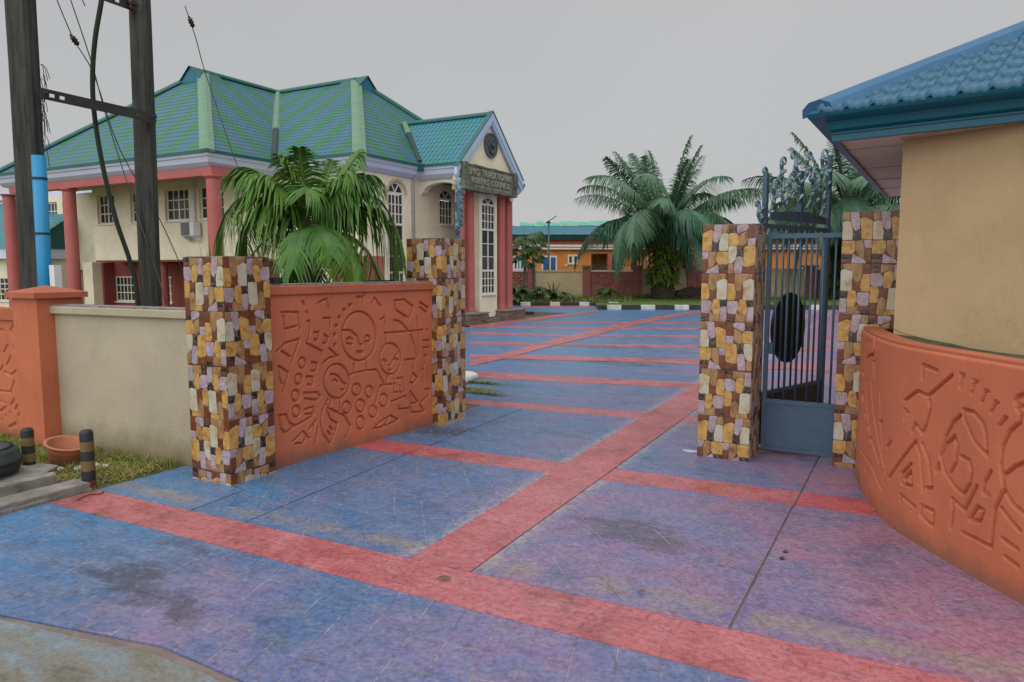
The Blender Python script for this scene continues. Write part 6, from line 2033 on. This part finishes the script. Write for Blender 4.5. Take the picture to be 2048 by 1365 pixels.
# ------------------------------------------------------------------ palms
def frond_mesh(name, L, n, ll, lw, droop, rise, mats, seed, hang=.6, petiole=.18, pr=.03, vee=.5):
    r = random.Random(seed)
    m = MB()
    def P(t): return np.array([L * (t - droop * .28 * t * t), 0.0, L * (rise * t - droop * t * t * .9)])
    ts = np.linspace(0, 1, 9)
    m.tube([P(t) for t in ts], [pr * (1 - .85 * t) + .003 for t in ts], 5, True, 1)
    for i in range(n):
        t = petiole + (1 - petiole) * (i + .5) / n
        p = P(t); tg = P(min(t + .02, 1.03)) - P(t - .02); tg /= np.linalg.norm(tg)
        up = np.cross(tg, [0, 1.0, 0]); up *= -1 if up[2] < 0 else 1
        for s in (-1, 1):
            q = (t - petiole) / (1 - petiole)
            le = ll * (.35 + .65 * math.sin(math.pi * min(1, .12 + .86 * q)) ** .7) * r.uniform(.8, 1.1) * (1 - .35 * q * q)
            ang = math.radians(80 - 38 * q + r.uniform(-10, 10))
            side = np.array([0, s, 0.0])
            d = tg * math.cos(ang) + (side * math.cos(vee * .9) + up * math.sin(vee * r.uniform(.2, 1.1))) * math.sin(ang)
            d /= np.linalg.norm(d)
            w = np.cross(d, up); w /= max(np.linalg.norm(w), 1e-6)
            w = w * math.cos(.5 * s) + np.cross(d, w) * math.sin(.5 * s)
            b0 = len(m.v); hg = hang * r.uniform(.6, 1.3)
            for f, ws in ((0, .5), (.3, 1.0), (.65, .8)):
                c = p + d * le * f + np.array([0, 0, -hg * le * f * f])
                m.v.append(tuple(c - w * lw * ws / 2)); m.v.append(tuple(c + w * lw * ws / 2))
            m.v.append(tuple(p + d * le * .98 + np.array([0, 0, -hg * le * .98])))
            m.f += [(b0, b0 + 1, b0 + 3, b0 + 2), (b0 + 2, b0 + 3, b0 + 5, b0 + 4), (b0 + 4, b0 + 5, b0 + 6)]; m.m += [0, 0, 0]
    return m.mesh(name, mats)


def put_frond(root, mesh, top, az, el, roll=0, sc=1.0):
    o = bpy.data.objects.new('frond', mesh); COL.objects.link(o); o.parent = root
    o.matrix_local = Matrix.Translation(Vector(top) - root.location) @ Matrix.Rotation(az, 4, 'Z') @ Matrix.Rotation(-el, 4, 'Y') @ Matrix.Rotation(roll, 4, 'X') @ Matrix.Scale(sc, 4)
    return o


# near palm, behind the carved orange wall
near = FD(622, 470, 10.6)
NP = thing('palm_tree', 'lush bright green palm growing right behind the carved orange wall', 'palm', (near[0], near[1], 0))
m = MB(); pts = [(near[0], near[1], z) for z in np.linspace(0, near[2] - .05, 9)]
m.tube(pts, [.17, .15, .16, .14, .15, .13, .14, .12, .10], 12); m.build('trunk', M['trunk'], NP, True)
mats = [M['palm_near'], M['rachis']]
fu = [frond_mesh('frond_upright', .80, 50, .56, .040, .85, 2.1, mats, 1, .8, .14, .028, .3), frond_mesh('frond_arching', 2.05, 60, .60, .042, 1.5, 1.15, mats, 2, 1.2, .12, .028, .1),
      frond_mesh('frond_hanging', 1.55, 52, .56, .042, .95, .32, mats, 3, 1.25, .08, .026, .1), frond_mesh('frond_rising', 1.35, 54, .58, .040, 1.1, 1.55, mats, 4, 1.0, .14, .028, .2)]
camr = YAW
topn = (near[0], near[1], near[2] - .02)
for az, el, k, sc in ((90, 6, 0, 1.0), (25, 4, 0, 1.0), (155, 6, 0, 1.0), (-75, 8, 0, .9), (-130, 4, 0, .95), (8, 0, 3, 1.0), (172, 0, 3, 1.05), (40, 6, 3, .95), (140, 4, 3, .95), (-35, 6, 3, .9), (-150, 4, 3, .9), (100, -6, 3, .9), (-95, -4, 3, .75),
                      (182, 0, 1, .98), (165, -8, 1, .85), (-2, 4, 1, .9), (22, -6, 1, .85), (-14, 0, 2, 1.02), (-38, 6, 2, .95), (200, 4, 2, .8), (-92, 12, 2, .78), (60, 0, 2, .9), (120, 0, 2, .9), (-70, 20, 2, .72)):
    put_frond(NP, fu[k], topn, math.radians(az) + camr, math.radians(el), math.radians(rng.uniform(-25, 25)), sc * rng.uniform(.93, 1.05) * (1.22 if k == 1 else 1.1))
# yellowish ornamental grass behind the short pillar and the palm
for i, (px, d, lb) in enumerate(((430, 11.4, 'tuft of yellow-green spiky leaves above the top of the short tiled pillar'), (565, 11.2, 'yellow-green spiky tuft left of the palm trunk'), (500, 12.2, 'thin pale tuft behind the short tiled pillar'))):
    p = FD(px, 560, d); r = random.Random(60 + i); m = MB()
    hgt = fz(472 if i == 0 else 505, d)
    for k in range(90 if i < 2 else 40):
        a = r.uniform(0, 6.28); sp = r.uniform(.05, .55); h = hgt * r.uniform(.75, 1.03); w = .016
        ca, sa = math.cos(a), math.sin(a); pr_ = [np.array([p[0] + ca * sp * f ** 1.6, p[1] + sa * sp * f ** 1.6, h * (f - .18 * sp * f * f)]) for f in (0, .5, .8, 1)]
        sdv = np.array([-sa, ca, 0]) * w
        b0 = len(m.v)
        for q in pr_[:3]: m.v += [tuple(q - sdv), tuple(q + sdv)]
        m.v.append(tuple(pr_[3])); m.f += [(b0, b0 + 1, b0 + 3, b0 + 2), (b0 + 2, b0 + 3, b0 + 5, b0 + 4), (b0 + 4, b0 + 5, b0 + 6)]; m.m += [0] * 3
    setp(m.build('spiky_plant', M['fern']), lb, 'plant')

# oil palms on the lawn
mats = [M['palm_far'], M['rachis_far']]
ff = [frond_mesh('oil_frond_upright', 4.3, 84, 1.4, .085, .7, 1.85, mats, 11, .7, .14, .09, .35), frond_mesh('oil_frond_rising', 8.4, 96, 1.5, .085, .68, .92, mats, 12, 1.0, .13, .09, .15),
      frond_mesh('oil_frond_arching', 8.2, 96, 1.5, .085, .98, .72, mats, 13, 1.2, .12, .09, .1), frond_mesh('oil_frond_hanging', 5.6, 76, 1.3, .085, 1.25, .55, mats, 14, 1.2, .1, .09, .1)]


def oil_palm(label, px, D, crown_px, seed, sc, fern, nf=36, kind='oil_palm'):
    r = random.Random(seed)
    b0 = fp(px, D); zc = fz(crown_px, D)
    root = thing(kind, label, 'palm', tuple(b0), 'oil palms on the lawn')
    m = MB(); n = 16
    zz = np.linspace(.15, zc, n); prof = [.98 - .12 * math.sin(math.pi * k / n) for k in range(n)]
    for k in range(n - 1):       # overlapping old frond bases as steps in the trunk
        for j in range(11):
            a = 2 * math.pi * (j + .5 * (k % 2)) / 11; rr = .74 * prof[k] * sc
            c = np.array([b0[0] + rr * math.cos(a), b0[1] + rr * math.sin(a), zz[k]])
            o_ = np.array([math.cos(a), math.sin(a), 0]); t_ = np.array([-math.sin(a), math.cos(a), 0])
            m.extr([c - t_ * .2, c + t_ * .2, c + o_ * .17 + t_ * .09 + [0, 0, .48], c + o_ * .17 - t_ * .09 + [0, 0, .48]], -o_ * .15)
    m.tube([(b0[0], b0[1], z) for z in zz], [.74 * p * sc for p in prof], 14)
    m.build('trunk', M['trunk'], root)
    for i in range(nf):
        az = i * 2.39996 + r.uniform(-.2, .2)
        f = i / nf
        toward = math.cos(az - (YAW - math.pi / 2))          # fronds hanging over the near side of the trunk are fewer, as if pruned
        if f > .7 and toward > .55 and i % 3: continue
        k = 0 if f < .27 else (1 if f < .55 else (2 if f < .84 else 3))
        el = math.radians(r.uniform(-9, 9) + (14 * (.27 - f) / .27 if k == 0 else 0))
        put_frond(root, ff[k], (b0[0] + .25 * math.cos(az), b0[1] + .25 * math.sin(az), zc - .25 * f), az, el, math.radians(r.uniform(-22, 22)), sc * r.uniform(.84, 1.06))
    m = MB()
    lo, hi, cnt, mt = fern
    for i in range(cnt):         # ferns and creepers rooted in the trunk
        a = r.uniform(0, 6.28); z = r.uniform(lo, hi); rr = .74 * sc * r.uniform(.95, 1.25)
        o_ = np.array([math.cos(a), math.sin(a), 0]); t_ = np.array([-math.sin(a), math.cos(a), 0]); L = r.uniform(.25, .75); w = r.uniform(.05, .13)
        c = np.array([b0[0], b0[1], z]) + o_ * rr; b1 = len(m.v); d = o_ * r.uniform(.5, 1) + t_ * r.uniform(-.5, .5)
        for f, ws in ((0, .5), (.45, 1), (.8, .7)):
            q = c + d * L * f + np.array([0, 0, L * (.45 * f - 1.0 * f * f)])
            m.v += [tuple(q - t_ * w * ws), tuple(q + t_ * w * ws)]
        m.v.append(tuple(c + d * L + np.array([0, 0, -.6 * L]))); m.f += [(b1, b1 + 1, b1 + 3, b1 + 2), (b1 + 2, b1 + 3, b1 + 5, b1 + 4), (b1 + 4, b1 + 5, b1 + 6)]; m.m += [0] * 3
    m.build('trunk_ferns', M[mt], root, kind='stuff')
    return root


oil_palm('full oil palm with a ferny trunk on the lawn left of the free-standing pillar', 1326, 51.0, 462, 5, .98, (1.3, 5.2, 900, 'fern'), 46)
oil_palm('oil palm with a creeper-clad trunk seen above and through the barred gate', 1694, 50.0, 440, 9, 1.08, (.5, 5.6, 1700, 'vine'), 50)


# papaya trees, shrubs, taro and spiky plants in the bed
def papaya(px, D, ytop, label, seed, sp=1.0):
    r = random.Random(seed); b0 = fp(px, D); h = fz(ytop, D)
    root = thing('papaya_tree', label, 'papaya tree', tuple(b0), 'papaya trees in the planting bed')
    m = MB(); m.tube([(b0[0] + .06 * math.sin(z), b0[1], z) for z in np.linspace(0, h, 7)], [.15, .13, .12, .11, .1, .09, .06], 9); m.build('trunk', M['bark_grey'], root, True)
    for i in range(20):
        a = i * 2.4 + r.uniform(-.3, .3); f = i / 20; L = r.uniform(.7, 1.15) * sp; z0 = h - 1.2 * f
        d = np.array([math.cos(a), math.sin(a), 0]); tip = np.array([b0[0], b0[1], z0]) + d * L + np.array([0, 0, .35 - .75 * f])
        m = MB(); m.tube([(b0[0], b0[1], z0), tuple((np.array([b0[0], b0[1], z0]) + tip) / 2 + [0, 0, .1]), tuple(tip)], [.022, .018, .012], 5, True, 1)
        t_ = np.array([-d[1], d[0], 0]); nl = 7
        for j in range(nl):      # seven pointed lobes
            aa = (j - 3) * .62; ld = d * math.cos(aa) + t_ * math.sin(aa); ll = .62 * sp * (1 - .12 * abs(j - 3)) * r.uniform(.85, 1.1)
            lt = np.cross([0, 0, 1.0], ld); b1 = len(m.v)
            for fq, w in ((0, .03), (.45, .15), (.75, .10)):
                q = tip + ld * ll * fq + np.array([0, 0, -.35 * ll * fq - .25 * fq * fq])
                m.v += [tuple(q - lt * w), tuple(q + lt * w)]
            m.v.append(tuple(tip + ld * ll + np.array([0, 0, -.6 * ll - .1]))); m.f += [(b1, b1 + 1, b1 + 3, b1 + 2), (b1 + 2, b1 + 3, b1 + 5, b1 + 4), (b1 + 4, b1 + 5, b1 + 6)]; m.m += [0] * 3
        m.build('leaf', [M['broad'], M['rachis']], root)


papaya(1049, 47.5, 478, 'taller papaya tree beside the right end of the portico', 3, .8)
papaya(1066, 49.5, 474, 'slimmer papaya tree just right of the tallest one', 4, .75)


def taro(px, D, h, n, label, seed, mat='broad', spike=False, w0=.26):
    r = random.Random(seed); b0 = fp(px, D); root = thing('bedding_plant', label, 'plant', tuple(b0))
    for i in range(n):
        a = i * 2.4 + r.uniform(-.4, .4); lean = r.uniform(.15, .6); d = np.array([math.cos(a), math.sin(a), 0]); t_ = np.array([-d[1], d[0], 0]); hh = h * r.uniform(.55, 1.0)
        m = MB()
        if spike:
            b1 = len(m.v)
            for f, w in ((0, .04), (.4, .07), (.75, .045)):
                q = b0 + d * lean * 1.1 * f ** 1.5 + np.array([0, 0, hh * f]); m.v += [tuple(q - t_ * w), tuple(q + t_ * w)]
            m.v.append(tuple(b0 + d * lean * 1.2 + np.array([0, 0, hh]))); m.f += [(b1, b1 + 1, b1 + 3, b1 + 2), (b1 + 2, b1 + 3, b1 + 5, b1 + 4), (b1 + 4, b1 + 5, b1 + 6)]; m.m += [0] * 3
        else:
            top = b0 + d * lean + np.array([0, 0, hh]); m.tube([tuple(b0), tuple(b0 + d * lean * .4 + np.array([0, 0, hh * .6])), tuple(top)], .018, 5, True, 1)
            L = w0 * 2.1 * r.uniform(.8, 1.2); b1 = len(m.v)
            for f, w in ((-.35, .55), (-.1, 1.0), (.3, .85), (.65, .45)):
                q = top + d * L * f + np.array([0, 0, -.5 * L * max(f, 0)]); m.v += [tuple(q - t_ * w0 * w), tuple(q + t_ * w0 * w)]
            m.v.append(tuple(top + d * L + np.array([0, 0, -.65 * L])))
            for k in range(3): m.f.append((b1 + 2 * k, b1 + 2 * k + 1, b1 + 2 * k + 3, b1 + 2 * k + 2)); m.m.append(0)
            m.f.append((b1 + 6, b1 + 7, b1 + 8)); m.m.append(0)
        m.build('leaf', [M[mat], M['rachis']], root)


taro(1036, 46.5, 1.25, 26, 'dense dark leafy shrub at the foot of the papaya trees', 1)
taro(1032, 45.8, .6, 18, 'low yellow-green shrub by the kerb beside the portico', 2, 'fern', False, .15)
taro(1083, 47.5, 1.15, 22, 'round leafy taro clump in front of the left cream panel', 3)
taro(1107, 47.5, 1.6, 13, 'spiky dark plant with upright sword leaves in front of the cream panel', 4, 'vine', True)
taro(1118, 47.0, .9, 9, 'small taro plant right of the spiky plant', 5)
taro(1140, 48.0, .5, 9, 'low leafy plant near the middle of the left cream panel', 6, 'broad', False, .18)
taro(1213, 48.5, 1.15, 16, 'leafy taro clump in front of the carved maroon panel', 7)
taro(1058, 49.0, .8, 14, 'low leafy plant between the papaya trunk and the taro clump', 8, 'broad', False, .2)
taro(1373, 52.0, 1.15, 8, 'thin weed standing on the dark heap by the far pilaster', 9, 'vine', True)
# dark heap
m = MB(); r = random.Random(8); n = 18; k = 8
c = fp(1385, 51.6); 
for j in range(k):
    f = j / (k - 1)
    for i in range(n):
        a = 2 * math.pi * i / n; rr = (1 - f) ** .7 * (1 + .25 * r.uniform(-1, 1))
        q = c + R3 * 2.1 * rr * math.cos(a) + F3 * 1.0 * rr * math.sin(a); m.v.append((q[0], q[1], .15 + .85 * f ** .8 * (1 + r.uniform(-.12, .12))))
for j in range(k - 1):
    for i in range(n): m.f.append((j * n + i, j * n + (i + 1) % n, j * n + n + (i + 1) % n, j * n + n + i)); m.m.append(0)
m.f.append(tuple((k - 1) * n + i for i in range(n))); m.m.append(0)
setp(m.build('soil_heap', M['soil']), 'dark heap of soil against the far wall right of the oil palm trunk', 'heap')

# ------------------------------------------------------------------ orange bungalow behind the far wall
DB = 66.0
BG = thing('orange_bungalow', 'orange bungalow with a teal sheet roof behind the far wall', 'bungalow', tuple(fp(1200, DB)))
zw = fz(494, DB)
m = MB(); fbox(m, 985, 1182, DB, DB + 9, 0, zw); fbox(m, 1182.1, 1700, DB + .02, DB + 9, fz(508, DB), zw)
fbox(m, 1240, 1262, DB + .01, DB + 1.5, 0, fz(508.1, DB)); fbox(m, 1275, 1375, DB + .015, DB + 9, 0, fz(508.1, DB)); fbox(m, 1388, 1700, DB + .01, DB + 9, 0, fz(508.1, DB))
m.build('wall', M['far_orange'], BG)
m = MB(); fbox(m, 1182, 1275, DB + 1.8, DB + 2.2, 0, fz(508.2, DB)); m.build('porch_wall', M['ochre'], BG); m = MB(); fbox(m, 1374, 1389, DB + 1.2, DB + 1.5, 0, fz(508.2, DB)); m.build('porch_wall', M['ochre'], BG)
m = MB(); fbox(m, 1215, 1224, DB - .2, DB + .6, 0, fz(508.2, DB)); m.build('porch_post', M['pink_col'], BG); m = MB(); fbox(m, 1300, 1308, DB - .2, DB, 0, fz(497, DB)); m.build('porch_post', M['pink_col'], BG)
m = MB(); fbox(m, 980, 1720, DB - .35, DB, fz(499.5, DB), fz(496, DB)); fbox(m, 980, 1720, DB - .2, DB, fz(494, DB), fz(490, DB)); m.build('cornice', M['white_trim'], BG)
m = MB(); fbox(m, 985, 1720, DB + .3, DB + 1, fz(490, DB), fz(478, DB)); m.build('parapet', M['orange_smooth'], BG)
m = MB()
z0, z1, z2 = fz(480, DB), fz(469, DB), fz(452, DB + 4)
a, b_ = fx(1000, DB), fx(1740, DB)
pt = lambda u, D, z: R3 * u + F3 * D + np.array([0, 0, z])
m.face([pt(a, DB - .5, z1), pt(b_, DB - .5, z1), pt(b_, DB + 5, z2), pt(a, DB + 5, z2)]); m.build('roof_sheet', M['far_teal'], BG)
m = MB(); m.face([pt(a, DB - .1, z0), pt(b_, DB - .1, z0), pt(b_, DB - .5, z1 - .02), pt(a, DB - .5, z1 - .02)]); m.face([pt(a, DB + .25, z0 - .02), pt(b_, DB + .25, z0 - .02), pt(b_, DB - .1, z0), pt(a, DB - .1, z0)]); m.build('eave_soffit', M['far_teal_dark'], BG)
for xa, xb, ya, yb, nc in ((1026, 1049, 512, 541, 3), (1083, 1114, 512, 546, 2), (1135, 1156, 510, 529, 2), (1293, 1303, 515, 540, 1)):
    u0, u1 = fx(xa, DB), fx(xb, DB)
    O = R3 * u0 + F3 * DB + np.array([0, 0, fz(yb, DB)])
    w = window(BG, O, tuple(R3[:2]), u1 - u0, [(fz(ya, DB) - fz(yb, DB), nc, 1)], bar=.14, frame=.14, inset=0.0, proud=.06, mat='white_trim', pmat='blue_glass' if xa < 1120 else 'glass')
m = MB(); fbox(m, 1130, 1134.5, DB - .15, DB - .005, fz(533, DB), fz(530, DB)); m.build('wall_lamp', M['white_trim'], BG)
m = MB(); m.tube([fp(1284, DB - .1, 0), fp(1284, DB - .1, fz(497, DB))], .07, 8); m.build('downpipe', M['black'], BG)
# green-roofed shed further back
DG = 82.0
SH = thing('green_shed', 'open shed with a translucent sea-green sheet roof behind the orange bungalow', 'shed', tuple(fp(1120, DG)))
m = MB(); a, b_ = fx(1040, DG), fx(1240, DG)
n = 12
for k in range(n):
    ua, ub = a + (b_ - a) * k / n, a + (b_ - a) * (k + .93) / n
    jit = random.Random(k).uniform(-.12, .12)
    m.obox(pt(ua, DG, fz(454, DG) + .3 * k / n + jit), R3 * (ub - ua), F3 * 6 + np.array([0, 0, .75]), (0, 0, .05))
m.build('roof_sheet', M['far_green'], SH)
m = MB(); a2, b2 = fx(1031, DG), fx(1110, DG); m.face([pt(a2, DG + 4, fz(452, DG)), pt(b2, DG + 4, fz(452, DG)), pt(b2, DG + 10, fz(441, DG + 4)), pt(a2 + 2.2, DG + 10, fz(442, DG + 4))]); m.build('pale_roof_sheet', simple('pale_polycarbonate', (.45, .6, .54), (.38, .56, .5), .5, .5, 0.02), SH)
m = MB()
for k in range(7):
    x = 1027 + k * 20; m.tube([pt(fx(x, DG), DG, 0), pt(fx(x, DG), DG, fz(452, DG))], .08, 6)
m.tube([pt(fx(1024, DG), DG - .1, fz(454.5, DG)), pt(fx(1240, DG), DG - .1, fz(453, DG))], .09, 6)
m.build('frame', M['steel_dark'], SH)
# solar street lamp
DL = 56.5; q = fp(1097, DL); zl = fz(443, DL)
LP = thing('street_lamp', 'thin solar street lamp with a tilted panel behind the far wall', 'street lamp', tuple(q))
m = MB(); m.tube([tuple(q), (q[0], q[1], zl)], [.09, .06], 8); m.build('pole', M['gate_blue'], LP, True)
a, b_ = pt(fx(1091, DL), DL - .3, fz(447, DL)), pt(fx(1113, DL), DL + .3, fz(432.5, DL)); d = b_ - a
m = MB(); m.obox(a - F3 * .25, d, F3 * .5, (0, 0, .05)); m.build('solar_panel', M['steel_dark'], LP)
m = MB(); m.obox(pt(fx(1092, DL), DL - .2, zl - .15), R3 * .35, F3 * .2, (0, 0, .1)); m.build('lamp_head', M['gate_blue'], LP)
